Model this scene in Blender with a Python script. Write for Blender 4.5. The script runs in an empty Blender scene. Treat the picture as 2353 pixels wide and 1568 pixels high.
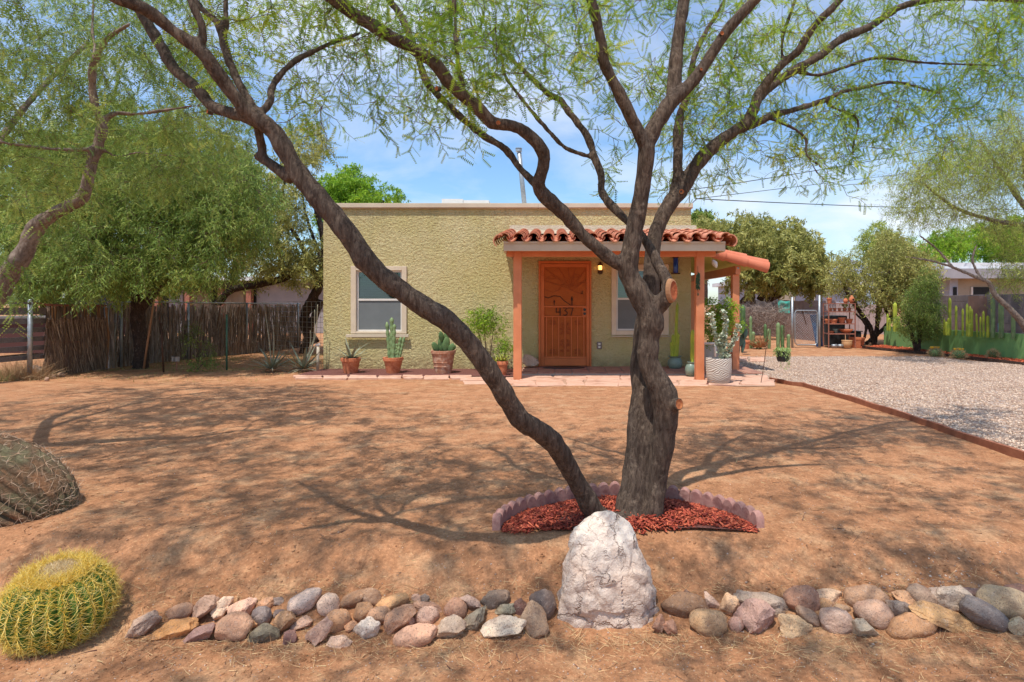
import bpy, bmesh, math, random
import numpy as np
from mathutils import Vector, Matrix, noise, Quaternion
R = math.radians; PI = math.pi
sc = bpy.context.scene
COL = sc.collection
# ------------------------------------------------------------------ camera, sky, sun, exposure
F = 1307.0; CX = 1270.0; HY = 700.0; CH = 1.24      # focal length, principal point, camera height
cam = bpy.data.cameras.new('camera'); camo = bpy.data.objects.new('camera', cam); COL.objects.link(camo)
cam.sensor_width = 36; cam.lens = 36*F/2353
cam.shift_x = -(CX-1176.5)/2353; cam.shift_y = -(784-HY)/2353
cam.clip_start = 0.05; cam.clip_end = 20000
camo.location = (0, 0, CH); camo.rotation_euler = (R(90), 0, 0)
sc.camera = camo
SUN = Vector((-0.17, -0.33, 0.93)).normalized()       # towards the sun
sun_el = math.asin(SUN.z); sun_az = math.atan2(SUN.x, SUN.y)
w = bpy.data.worlds.new('World'); sc.world = w; w.use_nodes = True
nt = w.node_tree; nt.nodes.clear(); N = nt.nodes; L = nt.links
sky = N.new('ShaderNodeTexSky'); sky.sky_type = 'NISHITA'; sky.sun_disc = False
sky.sun_elevation = sun_el; sky.sun_rotation = sun_az; sky.air_density = 1.3; sky.dust_density = 0.4; sky.ozone_density = 3.0
tc = N.new('ShaderNodeTexCoord')
sep = N.new('ShaderNodeSeparateXYZ'); L.new(tc.outputs['Generated'], sep.inputs[0])
# cloud sheet: project the direction on a high plane so clouds flatten toward the horizon
mz = N.new('ShaderNodeMath'); mz.operation = 'MAXIMUM'; mz.inputs[1].default_value = 0.0; L.new(sep.outputs['Z'], mz.inputs[0])
ad = N.new('ShaderNodeMath'); ad.operation = 'ADD'; ad.inputs[1].default_value = 0.16; L.new(mz.outputs[0], ad.inputs[0])
dx = N.new('ShaderNodeMath'); dx.operation = 'DIVIDE'; L.new(sep.outputs['X'], dx.inputs[0]); L.new(ad.outputs[0], dx.inputs[1])
dy = N.new('ShaderNodeMath'); dy.operation = 'DIVIDE'; L.new(sep.outputs['Y'], dy.inputs[0]); L.new(ad.outputs[0], dy.inputs[1])
cb = N.new('ShaderNodeCombineXYZ'); L.new(dx.outputs[0], cb.inputs[0]); L.new(dy.outputs[0], cb.inputs[1]); cb.inputs[2].default_value = 3.7
n1 = N.new('ShaderNodeTexNoise'); n1.inputs['Scale'].default_value = 0.85; n1.inputs['Detail'].default_value = 9; n1.inputs['Roughness'].default_value = 0.55
n1.inputs['Distortion'].default_value = 0.5; L.new(cb.outputs[0], n1.inputs['Vector'])
rp = N.new('ShaderNodeValToRGB'); rp.color_ramp.elements[0].position = 0.43; rp.color_ramp.elements[1].position = 0.76; L.new(n1.outputs['Fac'], rp.inputs[0])
mx = N.new('ShaderNodeMixRGB'); L.new(rp.outputs[0], mx.inputs[0]); tn = N.new('ShaderNodeMixRGB'); tn.blend_type = 'MULTIPLY'; tn.inputs[0].default_value = 1; tn.inputs[2].default_value = (0.70, 0.86, 1.02, 1); L.new(sky.outputs[0], tn.inputs[1]); L.new(tn.outputs[0], mx.inputs[1]); mx.inputs[2].default_value = (5.4, 5.7, 6.2, 1)
bg = N.new('ShaderNodeBackground'); bg.inputs['Strength'].default_value = 0.15; L.new(mx.outputs[0], bg.inputs[0])
wo = N.new('ShaderNodeOutputWorld'); L.new(bg.outputs[0], wo.inputs[0])
sl = bpy.data.lights.new('sun', 'SUN'); sl.energy = 4.0; sl.angle = R(0.6); sl.color = (1, 0.95, 0.87)
so = bpy.data.objects.new('sun', sl); COL.objects.link(so)
so.rotation_euler = SUN.to_track_quat('Z', 'Y').to_euler(); so.location = (0, 0, 20)
sc.view_settings.view_transform = 'Standard'; sc.view_settings.look = 'None'; sc.view_settings.gamma = 1
sc.view_settings.use_curve_mapping = False; sc.view_settings.exposure = 0.30
rng = np.random.default_rng(7); rnd = random.Random(11)

# ------------------------------------------------------------------ placing helpers
def P(x, y, Y): return Vector(((x-CX)/F*Y, Y, CH-(y-HY)/F*Y))
def sst(a, b, t):
    t = min(1, max(0, (t-a)/(b-a))); return t*t*(3-2*t)
def gz(x, y):
    z = -0.08*sst(7, 10.2, y)
    e = 3.12+0.05*math.sin(x*2.1)+0.08*sst(0.8, 2.5, x)
    z -= 0.25*sst(0, 1, (e-y)/(0.62+0.3*sst(0.6, 2.2, x)))
    z += 0.012*noise.noise((x*1.3, y*1.3, 0))*1.5+0.006*noise.noise((x*5, y*5, 2))
    if y < 3.3: z += 0.012*noise.noise((x*7, y*7, 5))*sst(3.3, 2.9, y)
    return z
def hit(x, y, dz=0.0):
    "the point of the ground seen at (x, y) of the photograph"
    Y = 1.9
    while Y < 60:
        p = P(x, y, Y)
        if p.z <= gz(p.x, p.y)+dz: return p
        Y += 0.01
    return p
# ------------------------------------------------------------------ object helpers
WL = {}
def tag(o, label=None, cat=None, group=None, kind=None):
    if label: o['label'] = label
    if cat: o['category'] = cat
    if group: o['group'] = group
    if kind: o['kind'] = kind
    return o
def thing(name, label, cat, loc=(0, 0, 0), group=None, rz=0):
    o = bpy.data.objects.new(name, None); o.empty_display_size = 0.1; COL.objects.link(o)
    o.location = loc; o.rotation_euler = (0, 0, rz); WL[o.name] = Vector(loc)
    return tag(o, label, cat, group)
def link(name, me, parent=None, loc=(0, 0, 0), rot=(0, 0, 0), scale=(1, 1, 1), rel=True):
    o = bpy.data.objects.new(name, me); COL.objects.link(o)
    loc = Vector(loc)
    if parent is not None:
        o.parent = parent
        if rel: loc = loc-WL.get(parent.name, Vector())
    o.location = loc; o.rotation_euler = rot; o.scale = scale
    WL[o.name] = Vector((0, 0, 0)) if parent is None else WL.get(parent.name, Vector())+loc
    return o
def npmesh(name, V, Fc, mat=None, smooth=False, attr=None, fattr=None):
    V = np.asarray(V, np.float32); Fc = np.asarray(Fc, np.int32)
    me = bpy.data.meshes.new(name); n, k = Fc.shape
    me.vertices.add(len(V)); me.vertices.foreach_set('co', V.ravel())
    me.loops.add(n*k); me.loops.foreach_set('vertex_index', Fc.ravel())
    me.polygons.add(n); me.polygons.foreach_set('loop_start', np.arange(0, n*k, k, dtype=np.int32))
    me.polygons.foreach_set('loop_total', np.full(n, k, np.int32))
    if smooth: me.polygons.foreach_set('use_smooth', np.ones(n, bool))
    if attr is not None:
        a = me.attributes.new('tint', 'FLOAT', 'POINT'); a.data.foreach_set('value', np.asarray(attr, np.float32))
    me.update(calc_edges=True)
    if mat: me.materials.append(mat)
    return me
class MB:
    def __init__(s): s.v = []; s.f = []
    def add(s, vs, fs):
        b = len(s.v); s.v += [tuple(p) for p in vs]; s.f += [tuple(b+i for i in f) for f in fs]; return s
    def box(s, x0, x1, y0, y1, z0, z1, rot=None, c=None, bev=0):
        vs = [(x, y, z) for z in (z0, z1) for y in (y0, y1) for x in (x0, x1)]
        fs = [(0, 2, 3, 1), (4, 5, 7, 6), (0, 1, 5, 4), (2, 6, 7, 3), (0, 4, 6, 2), (1, 3, 7, 5)]
        if rot is not None:
            c = Vector(c) if c is not None else Vector(((x0+x1)/2, (y0+y1)/2, (z0+z1)/2))
            vs = [rot @ (Vector(p)-c)+c for p in vs]
        return s.add(vs, fs)
    def beam(s, a, b, wd, ht, up=(0, 0, 1)):
        a = Vector(a); b = Vector(b); t = (b-a).normalized(); u = Vector(up); r = t.cross(u)
        if r.length < 1e-4: r = t.cross(Vector((1, 0, 0)))
        r.normalize(); u = r.cross(t)
        vs = [p+r*(wd/2*i)+u*(ht/2*j) for p in (a, b) for i, j in ((-1, -1), (1, -1), (1, 1), (-1, 1))]
        return s.add(vs, [(3, 2, 1, 0), (4, 5, 6, 7), (0, 1, 5, 4), (1, 2, 6, 5), (2, 3, 7, 6), (3, 0, 4, 7)])
    def tube(s, pts, rad, n=6, cap=True):
        pts = [Vector(p) for p in pts]; m = len(pts)
        if not hasattr(rad, '__len__'): rad = [rad]*m
        t0 = (pts[1]-pts[0]).normalized(); u = t0.orthogonal().normalized(); vs = []
        for i, p in enumerate(pts):
            t = (pts[min(i+1, m-1)]-pts[max(i-1, 0)]).normalized()
            u = (u-t*u.dot(t)).normalized(); v = t.cross(u)
            for k in range(n):
                a = 2*PI*k/n; vs.append(p+(u*math.cos(a)+v*math.sin(a))*rad[i])
        fs = [(i*n+k, i*n+(k+1) % n, (i+1)*n+(k+1) % n, (i+1)*n+k) for i in range(m-1) for k in range(n)]
        if cap: fs += [tuple(range(n-1, -1, -1)), tuple((m-1)*n+k for k in range(n))]
        return s.add(vs, fs)
    def lathe(s, prof, n=20, c=(0, 0, 0), fn=None, sx=1, sy=1):
        vs = []; m = len(prof)
        for r, z in prof:
            for k in range(n):
                a = 2*PI*k/n; rr = r*(fn(a, z) if fn else 1)
                vs.append((c[0]+rr*math.cos(a)*sx, c[1]+rr*math.sin(a)*sy, c[2]+z))
        fs = [(i*n+k, i*n+(k+1) % n, (i+1)*n+(k+1) % n, (i+1)*n+k) for i in range(m-1) for k in range(n)]
        if prof[0][0] > 1e-4: fs.append(tuple(range(n-1, -1, -1)))
        if prof[-1][0] > 1e-4: fs.append(tuple((m-1)*n+k for k in range(n)))
        return s.add(vs, fs)
    def build(s, name, mat, parent=None, smooth=False, rel=True, kind=None, bevel=0, auto=None):
        off = WL.get(parent.name, Vector()) if (parent is not None and rel) else Vector()
        me = bpy.data.meshes.new(name)
        me.from_pydata([(p[0]-off.x, p[1]-off.y, p[2]-off.z) for p in s.v], [], s.f)
        if smooth: me.polygons.foreach_set('use_smooth', [True]*len(me.polygons))
        me.update()
        if mat: me.materials.append(mat)
        if bevel:
            bm = bmesh.new(); bm.from_mesh(me)
            bmesh.ops.bevel(bm, geom=bm.edges[:], offset=bevel, segments=1, affect='EDGES')
            bm.to_mesh(me); bm.free()
        o = bpy.data.objects.new(name, me); COL.objects.link(o)
        if parent is not None: o.parent = parent
        WL[o.name] = off
        if auto: me.set_sharp_from_angle(angle=R(auto))
        if kind: o['kind'] = kind
        return o
def dup(o, loc, rz=0, label=None, parent=None, scale=None):
    c = o.copy(); COL.objects.link(c)
    if parent is not None: c.parent = parent
    else:
        c.location = loc; c.rotation_euler = (0, 0, rz)
        if scale: c.scale = scale
        WL[c.name] = Vector(loc)
        if label: c['label'] = label
    for ch in o.children: dup(ch, None, parent=c)
    return c
def clist(o): return list(o.children)
# ------------------------------------------------------------------ materials
def M(name, c1, c2=None, c3=None, scale=6, rough=0.8, bump=0.2, bscale=40, bdist=0.01, detail=6, spec=0.25, metal=0, stretch=None, attr=False, coord='Object', lo=0.35, hi=0.65, trans=0, world=False):
    m = bpy.data.materials.new(name); m.use_nodes = True; nt = m.node_tree; N = nt.nodes; L = nt.links
    b = N['Principled BSDF']; b.inputs['Roughness'].default_value = rough; b.inputs['Metallic'].default_value = metal
    b.inputs['Specular IOR Level'].default_value = spec
    c2 = c2 or tuple(x*0.75 for x in c1)
    if world:
        g = N.new('ShaderNodeNewGeometry'); vec = g.outputs['Position']
    else:
        t = N.new('ShaderNodeTexCoord'); vec = t.outputs[coord]
    if stretch:
        mp = N.new('ShaderNodeMapping'); mp.inputs['Scale'].default_value = stretch; L.new(vec, mp.inputs[0]); vec = mp.outputs[0]
    if attr:
        a = N.new('ShaderNodeAttribute'); a.attribute_name = 'tint'; fac = a.outputs['Fac']
    else:
        n = N.new('ShaderNodeTexNoise'); n.inputs['Scale'].default_value = scale; n.inputs['Detail'].default_value = detail; n.inputs['Roughness'].default_value = 0.6
        L.new(vec, n.inputs['Vector']); fac = n.outputs['Fac']
    r = N.new('ShaderNodeValToRGB'); e = r.color_ramp.elements
    e[0].position = 0 if attr else lo; e[1].position = 1 if attr else hi
    e[0].color = (*c1, 1); e[1].color = (*c2, 1)
    if c3: x = e.new(0.5 if attr else (lo+hi)/2); x.color = (*c3, 1)
    L.new(fac, r.inputs[0]); L.new(r.outputs[0], b.inputs['Base Color'])
    if bump:
        n2 = N.new('ShaderNodeTexNoise'); n2.inputs['Scale'].default_value = bscale; n2.inputs['Detail'].default_value = 6; n2.inputs['Roughness'].default_value = 0.6
        L.new(vec, n2.inputs['Vector'])
        bp = N.new('ShaderNodeBump'); bp.inputs['Strength'].default_value = bump; bp.inputs['Distance'].default_value = bdist
        L.new(n2.outputs['Fac'], bp.inputs['Height']); L.new(bp.outputs[0], b.inputs['Normal'])
    if trans:
        tr = N.new('ShaderNodeBsdfTranslucent'); L.new(r.outputs[0], tr.inputs[0]); ms = N.new('ShaderNodeMixShader'); ms.inputs[0].default_value = trans
        L.new(b.outputs[0], ms.inputs[1]); L.new(tr.outputs[0], ms.inputs[2]); L.new(ms.outputs[0], N['Material Output'].inputs[0])
    return m
def nd(m, typ, **kw):
    n = m.node_tree.nodes.new(typ)
    for k, v in kw.items():
        if k in n.inputs: n.inputs[k].default_value = v
        else: setattr(n, k, v)
    return n
def mixc(m, fac, a, b, mode='MIX'):
    n = m.node_tree.nodes.new('ShaderNodeMixRGB'); n.blend_type = mode
    for i, v in enumerate((fac, a, b)):
        if isinstance(v, (int, float)): n.inputs[i].default_value = v
        elif isinstance(v, tuple): n.inputs[i].default_value = (*v, 1)
        else: m.node_tree.links.new(v, n.inputs[i])
    return n.outputs[0]
def ramp(m, src, stops):
    r = m.node_tree.nodes.new('ShaderNodeValToRGB'); e = r.color_ramp.elements
    while len(e) < len(stops): e.new(0.5)
    for x, (p, c) in zip(e, stops):
        x.position = p; x.color = (*c, 1) if isinstance(c, tuple) else (c, c, c, 1)
    m.node_tree.links.new(src, r.inputs[0]); return r.outputs[0]

def soil_mat(name, warm, dark, pale, gravel=0.0):  # soil tones blended at random by noise
    m = bpy.data.materials.new(name); m.use_nodes = True; N = m.node_tree.nodes; L = m.node_tree.links
    b = N['Principled BSDF']; b.inputs['Roughness'].default_value = 0.95; b.inputs['Specular IOR Level'].default_value = 0.1
    g = N.new('ShaderNodeNewGeometry'); pos = g.outputs['Position']
    def ns(s, d=8, r=0.65):
        n = nd(m, 'ShaderNodeTexNoise', Scale=s, Detail=d, Roughness=r); L.new(pos, n.inputs['Vector']); return n.outputs['Fac']
    big = ramp(m, ns(0.9), [(0.35, 0.0), (0.65, 1.0)])
    c = mixc(m, big, warm, dark)
    med = ramp(m, ns(7, 8, .7), [(0.45, 0.0), (0.62, 1.0)])
    c = mixc(m, med, c, tuple(x*0.8 for x in dark))
    med2 = ramp(m, ns(3.1, 10, .75), [(0.5, 0.0), (0.68, 0.75)])
    c = mixc(m, med2, c, pale)
    fine = ramp(m, ns(60, 6, .7), [(0.3, 0.62), (0.55, 1.0), (0.75, 1.35)])
    c = mixc(m, 1.0, c, fine, 'MULTIPLY')
    v = nd(m, 'ShaderNodeTexVoronoi', Scale=85.0 if not gravel else 42.0); L.new(pos, v.inputs['Vector'])
    sp = ramp(m, v.outputs['Distance'], [(0.12, 1.0), (0.2, 0.0)]); 
    cv = nd(m, 'ShaderNodeSeparateColor'); L.new(v.outputs['Color'], cv.inputs[0])
    sel = ramp(m, cv.outputs[0], [(0.80, 0.0), (0.86, 1.0)])
    mm = nd(m, 'ShaderNodeMath', operation='MULTIPLY'); L.new(sp, mm.inputs[0]); L.new(sel, mm.inputs[1])
    c = mixc(m, mm.outputs[0], c, tuple(min(1, x*1.5) for x in pale))
    if gravel:
        st = ramp(m, cv.outputs[1], [(0.0, (0.62, 0.45, 0.36)), (0.35, (0.50, 0.36, 0.28)), (0.6, (0.70, 0.58, 0.50)), (0.8, (0.36, 0.29, 0.26)), (1, (0.78, 0.70, 0.62))])
        ed = ramp(m, v.outputs['Distance'], [(0.3, 1.0), (0.75, 0.35)])
        st = mixc(m, 1.0, st, ed, 'MULTIPLY'); c = mixc(m, gravel, c, st)
    L.new(c, b.inputs['Base Color'])
    h1 = ns(9, 9, .75); h2 = ns(45, 8, .75)
    a = nd(m, 'ShaderNodeMath', operation='MULTIPLY_ADD'); L.new(h2, a.inputs[0]); a.inputs[1].default_value = 0.28; L.new(h1, a.inputs[2])
    a2 = nd(m, 'ShaderNodeMath', operation='MULTIPLY_ADD'); L.new(mm.outputs[0], a2.inputs[0]); a2.inputs[1].default_value = 0.12; L.new(a.outputs[0], a2.inputs[2])
    bp = nd(m, 'ShaderNodeBump', Strength=0.8, Distance=0.03); L.new(a2.outputs[0], bp.inputs['Height']); L.new(bp.outputs[0], b.inputs['Normal'])
    return m
m_soil = soil_mat('soil', (0.53, 0.258, 0.13), (0.42, 0.195, 0.095), (0.62, 0.38, 0.21))
m_gravelbed = soil_mat('gravel_bed', (0.50, 0.30, 0.18), (0.42, 0.25, 0.15), (0.6, 0.42, 0.3), 0.7)

def stucco_mat():
    m = bpy.data.materials.new('stucco'); m.use_nodes = True; N = m.node_tree.nodes; L = m.node_tree.links
    b = N['Principled BSDF']; b.inputs['Roughness'].default_value = 0.9; b.inputs['Specular IOR Level'].default_value = 0.15
    g = N.new('ShaderNodeNewGeometry'); pos = g.outputs['Position']
    n0 = nd(m, 'ShaderNodeTexNoise', Scale=1.2, Detail=8.0, Roughness=0.6); L.new(pos, n0.inputs['Vector'])
    c = mixc(m, ramp(m, n0.outputs['Fac'], [(0.38, 0.0), (0.62, 1.0)]), (0.64, 0.54, 0.245), (0.71, 0.60, 0.32))
    mp = nd(m, 'ShaderNodeMapping'); mp.inputs['Scale'].default_value = (1, 1, 1.25); L.new(pos, mp.inputs[0])
    n1 = nd(m, 'ShaderNodeTexNoise', Scale=21.0, Detail=7.0, Roughness=0.66, Distortion=1.6); L.new(mp.outputs[0], n1.inputs['Vector'])
    v = nd(m, 'ShaderNodeTexVoronoi', Scale=20.0, feature='SMOOTH_F1'); L.new(mp.outputs[0], v.inputs['Vector'])
    a = nd(m, 'ShaderNodeMath', operation='MULTIPLY_ADD'); L.new(v.outputs['Distance'], a.inputs[0]); a.inputs[1].default_value = 0.45; L.new(n1.outputs['Fac'], a.inputs[2])
    c = mixc(m, ramp(m, n1.outputs['Fac'], [(0.35, 0.25), (0.5, 0.0)]), c, (0.50, 0.42, 0.16))
    sz_ = nd(m, 'ShaderNodeSeparateXYZ'); L.new(pos, sz_.inputs[0])
    def st(src, stops, nsc, lo, hi, mapsc=(1, 1, 1)):
        mq = nd(m, 'ShaderNodeMapping'); mq.inputs['Scale'].default_value = mapsc; L.new(pos, mq.inputs[0]); nn = nd(m, 'ShaderNodeTexNoise', Scale=nsc, Detail=6.0, Roughness=0.65); L.new(mq.outputs[0], nn.inputs['Vector'])
        q = nd(m, 'ShaderNodeMath', operation='MULTIPLY'); L.new(ramp(m, src, stops), q.inputs[0]); L.new(ramp(m, nn.outputs['Fac'], [(lo, 0.0), (hi, 1.0)]), q.inputs[1]); return q.outputs[0]
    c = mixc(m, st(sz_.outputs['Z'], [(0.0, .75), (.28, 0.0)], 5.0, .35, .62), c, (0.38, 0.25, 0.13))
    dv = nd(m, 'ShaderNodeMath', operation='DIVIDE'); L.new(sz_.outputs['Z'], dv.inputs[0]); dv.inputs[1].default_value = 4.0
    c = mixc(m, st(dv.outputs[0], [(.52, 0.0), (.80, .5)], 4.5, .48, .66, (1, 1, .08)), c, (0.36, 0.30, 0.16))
    L.new(c, b.inputs['Base Color'])
    bp = nd(m, 'ShaderNodeBump', Strength=1.0, Distance=0.062); L.new(a.outputs[0], bp.inputs['Height']); L.new(bp.outputs[0], b.inputs['Normal'])
    return m
m_stucco = stucco_mat()
def bark_mat(name, c1, c2, c3, zs=0.2, sc_=1.0, bump=1.0):
    m = bpy.data.materials.new(name); m.use_nodes = True; N = m.node_tree.nodes; L = m.node_tree.links
    b = N['Principled BSDF']; b.inputs['Roughness'].default_value = 0.85; b.inputs['Specular IOR Level'].default_value = 0.2
    g = N.new('ShaderNodeNewGeometry'); mp = nd(m, 'ShaderNodeMapping'); mp.inputs['Scale'].default_value = (sc_, sc_, sc_*zs); L.new(g.outputs['Position'], mp.inputs[0])
    n1 = nd(m, 'ShaderNodeTexNoise', Scale=48.0, Detail=10.0, Roughness=0.78, Distortion=0.25); L.new(mp.outputs[0], n1.inputs['Vector'])
    n2 = nd(m, 'ShaderNodeTexNoise', Scale=5.0, Detail=6.0, Roughness=0.6); L.new(g.outputs['Position'], n2.inputs['Vector'])
    v = nd(m, 'ShaderNodeTexVoronoi', Scale=48.0, feature='DISTANCE_TO_EDGE'); L.new(mp.outputs[0], v.inputs['Vector'])
    c = mixc(m, ramp(m, n2.outputs['Fac'], [(0.38, 0.0), (0.62, 1.0)]), c1, c2)
    c = mixc(m, ramp(m, n1.outputs['Fac'], [(0.42, 0.75), (0.56, 0.0)]), c, c3)
    n3 = nd(m, 'ShaderNodeTexNoise', Scale=22.0, Detail=5.0, Roughness=0.7); L.new(g.outputs['Position'], n3.inputs['Vector'])
    c = mixc(m, ramp(m, n3.outputs['Fac'], [(0.56, 0.0), (0.68, 0.55)]), c, (0.27, 0.20, 0.145))
    L.new(c, b.inputs['Base Color'])
    a = nd(m, 'ShaderNodeMath', operation='MULTIPLY_ADD'); L.new(ramp(m, v.outputs['Distance'], [(0.0, 0.0), (0.25, 1.0)]), a.inputs[0]); a.inputs[1].default_value = 0.35; L.new(n1.outputs['Fac'], a.inputs[2])
    bp = nd(m, 'ShaderNodeBump', Strength=bump, Distance=0.012); L.new(a.outputs[0], bp.inputs['Height']); L.new(bp.outputs[0], b.inputs['Normal'])
    return m
m_bark = bark_mat('mesquite_bark', (0.15, 0.105, 0.076), (0.11, 0.077, 0.058), (0.034, 0.021, 0.015))
m_bark2 = bark_mat('smooth_grey_bark', (0.30, 0.23, 0.18), (0.20, 0.15, 0.12), (0.09, 0.06, 0.045), 0.5, 0.8, 0.5)
m_barkd = bark_mat('dark_bark', (0.09, 0.055, 0.04), (0.06, 0.04, 0.03), (0.02, 0.012, 0.01))
m_twig = M('twig_bark', (0.10, 0.06, 0.04), (0.17, 0.11, 0.07), bump=0)
m_cut = M('fresh_cut_wood', (0.55, 0.20, 0.07), (0.34, 0.10, 0.04), scale=60, bump=0.3, rough=0.8)
m_leaf = M('mesquite_leaf', (0.11, 0.23, 0.02), (0.62, 0.62, 0.06), (0.31, 0.46, 0.04), attr=True, rough=0.5, bump=0, trans=0.48)
m_leafb = M('dense_mesquite_leaf', (0.11, 0.19, 0.04), (0.50, 0.54, 0.14), (0.26, 0.36, 0.075), attr=True, rough=0.5, bump=0, trans=0.42)
m_olive = M('olive_leaf', (0.17, 0.19, 0.045), (0.66, 0.60, 0.20), (0.42, 0.41, 0.12), attr=True, rough=0.5, bump=0, trans=0.42)
m_pv = M('palo_verde_leaf', (0.20, 0.28, 0.05), (0.60, 0.62, 0.16), (0.40, 0.46, 0.10), attr=True, rough=0.6, bump=0, trans=0.4)
m_bright = M('bright_leaf', (0.13, 0.28, 0.02), (0.50, 0.62, 0.06), (0.28, 0.46, 0.035), attr=True, rough=0.55, bump=0, trans=0.4)
m_cream = M('cream_trim', (0.62, 0.52, 0.38), (0.55, 0.45, 0.33), scale=3, bump=0.05, bscale=60, rough=0.6)
m_win = M('window_cream', (0.66, 0.55, 0.40), (0.60, 0.49, 0.36), scale=5, bump=0.05, rough=0.5)
m_white = M('white_vinyl', (0.72, 0.68, 0.62), (0.66, 0.62, 0.56), scale=5, bump=0, rough=0.4)
m_orange = M('orange_paint', (0.70, 0.26, 0.12), (0.60, 0.205, 0.09), scale=4, bump=0.15, bscale=50, rough=0.55, spec=0.35)
m_dooror = M('door_orange', (0.60, 0.165, 0.05), (0.52, 0.135, 0.04), scale=3, bump=0.08, rough=0.5)
m_screen = M('door_screen', (0.42, 0.11, 0.022), (0.37, 0.09, 0.018), scale=8, bump=0.5, bscale=700, bdist=0.001, rough=0.7)
m_iron = M('dark_iron', (0.06, 0.028, 0.018), (0.09, 0.04, 0.02), scale=30, bump=0.1, rough=0.6)
m_ironor = M('iron_painted_orange', (0.42, 0.10, 0.03), (0.36, 0.085, 0.025), scale=30, bump=0.1, rough=0.6)
m_rtile = M('roof_clay', (0.52, 0.17, 0.085), (0.34, 0.095, 0.055), (0.62, 0.27, 0.16), scale=3.5, world=True, bump=0.3, bscale=50, rough=0.75, lo=.3, hi=.7)
m_rtile2 = M('salmon_roof_clay', (0.62, 0.20, 0.11), (0.55, 0.16, 0.085), scale=3, world=True, bump=0.2, rough=0.7)
m_terra = M('terracotta', (0.48, 0.135, 0.05), (0.40, 0.10, 0.04), (0.55, 0.20, 0.10), scale=9, bump=0.2, rough=0.8)
m_terraold = M('weathered_terracotta', (0.36, 0.15, 0.09), (0.55, 0.36, 0.26), (0.42, 0.2, 0.12), scale=14, bump=0.5, rough=0.9)
m_flag = M('flagstone', (0.54, 0.30, 0.20), (0.42, 0.215, 0.14), (0.62, 0.38, 0.27), scale=2.5, world=True, bump=0.4, bscale=22, rough=0.85)
m_saltillo = M('saltillo', (0.36, 0.17, 0.115), (0.27, 0.115, 0.08), (0.43, 0.22, 0.15), scale=2.6, world=True, bump=0.15, rough=0.6)
m_grout = M('grout', (0.42, 0.33, 0.27), (0.36, 0.28, 0.22), scale=10, world=True, rough=0.9)
m_mulchd = M('dark_red_gravel', (0.16, 0.05, 0.04), (0.08, 0.025, 0.022), (0.22, 0.09, 0.07), scale=60, world=True, bump=1, bscale=60, bdist=0.03, rough=0.9)
m_chip = M('red_bark_chip', (0.17, 0.025, 0.018), (0.62, 0.16, 0.08), (0.42, 0.075, 0.04), attr=True, rough=0.8, bump=0.3, bscale=200)
m_chip2 = M('orange_bark_chip', (0.30, 0.05, 0.02), (0.75, 0.22, 0.10), (0.55, 0.11, 0.045), attr=True, rough=0.8, bump=0.3, bscale=200)
m_edger = M('edging_concrete', (0.34, 0.16, 0.135), (0.25, 0.11, 0.095), (0.42, 0.23, 0.19), scale=14, bump=0.6, bscale=130, bdist=0.006, rough=0.95)
m_steel = M('galvanised_steel', (0.42, 0.44, 0.45), (0.30, 0.32, 0.33), scale=20, bump=0.05, rough=0.45, metal=0.6, spec=0.5)
m_wood = M('grey_board', (0.20, 0.175, 0.165), (0.12, 0.10, 0.10), scale=6, stretch=(1, 6, 14), bump=0.5, bscale=12, rough=0.9)
m_stick = M('dry_rib', (0.30, 0.235, 0.19), (0.15, 0.115, 0.095), (0.40, 0.32, 0.265), scale=9, world=True, stretch=(1, 1, .1), bump=0.6, bscale=40, rough=0.9)
m_rib = M('tan_rib', (0.42, 0.22, 0.11), (0.28, 0.13, 0.07), scale=12, stretch=(1, 1, .15), bump=0.5, rough=0.85)
m_greenpaint = M('green_wall_paint', (0.22, 0.41, 0.14), (0.19, 0.36, 0.125), scale=2, world=True, bump=0.2, bscale=30, rough=0.8)
m_block = M('grey_block', (0.215, 0.175, 0.175), (0.155, 0.13, 0.135), scale=4, world=True, bump=0.4, bscale=60, rough=0.95)
m_brown = M('brown_wall', (0.27, 0.165, 0.13), (0.21, 0.125, 0.10), scale=2, world=True, bump=0.3, rough=0.95)
m_pinkwall = M('pink_grey_wall', (0.42, 0.32, 0.29), (0.34, 0.25, 0.23), scale=3, world=True, bump=0.3, rough=0.95)
m_greyh = M('pale_grey_siding', (0.42, 0.44, 0.50), (0.36, 0.37, 0.43), scale=2, world=True, bump=0.1, rough=0.8)
m_tanh = M('tan_siding', (0.40, 0.33, 0.25), (0.33, 0.27, 0.2), scale=2, world=True, bump=0.1, rough=0.8)
m_whiteroof = M('white_roof_edge', (0.75, 0.75, 0.75), (0.65, 0.65, 0.66), scale=3, bump=0.05, rough=0.6)
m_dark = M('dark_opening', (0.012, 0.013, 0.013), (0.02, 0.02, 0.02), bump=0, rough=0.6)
m_black = M('black_plastic', (0.018, 0.02, 0.022), (0.03, 0.03, 0.03), scale=8, bump=0.05, rough=0.45, spec=0.4)
m_sage = M('sage_ceramic', (0.20, 0.27, 0.21), (0.15, 0.20, 0.16), scale=6, bump=0.05, rough=0.35, spec=0.5)
m_rust = M('rusty_metal', (0.30, 0.10, 0.06), (0.18, 0.06, 0.04), (0.38, 0.16, 0.11), scale=25, bump=0.3, rough=0.8)
m_plank = M('border_board', (0.34, 0.13, 0.07), (0.24, 0.085, 0.045), scale=9, world=True, bump=0.4, rough=0.85)
m_cactus = M('cactus_green', (0.12, 0.20, 0.07), (0.07, 0.13, 0.05), scale=14, bump=0.4, bscale=60, rough=0.6)
m_cactusy = M('yellow_green_cactus', (0.44, 0.47, 0.05), (0.25, 0.33, 0.05), scale=5, world=True, bump=0.4, bscale=60, rough=0.6)
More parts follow.
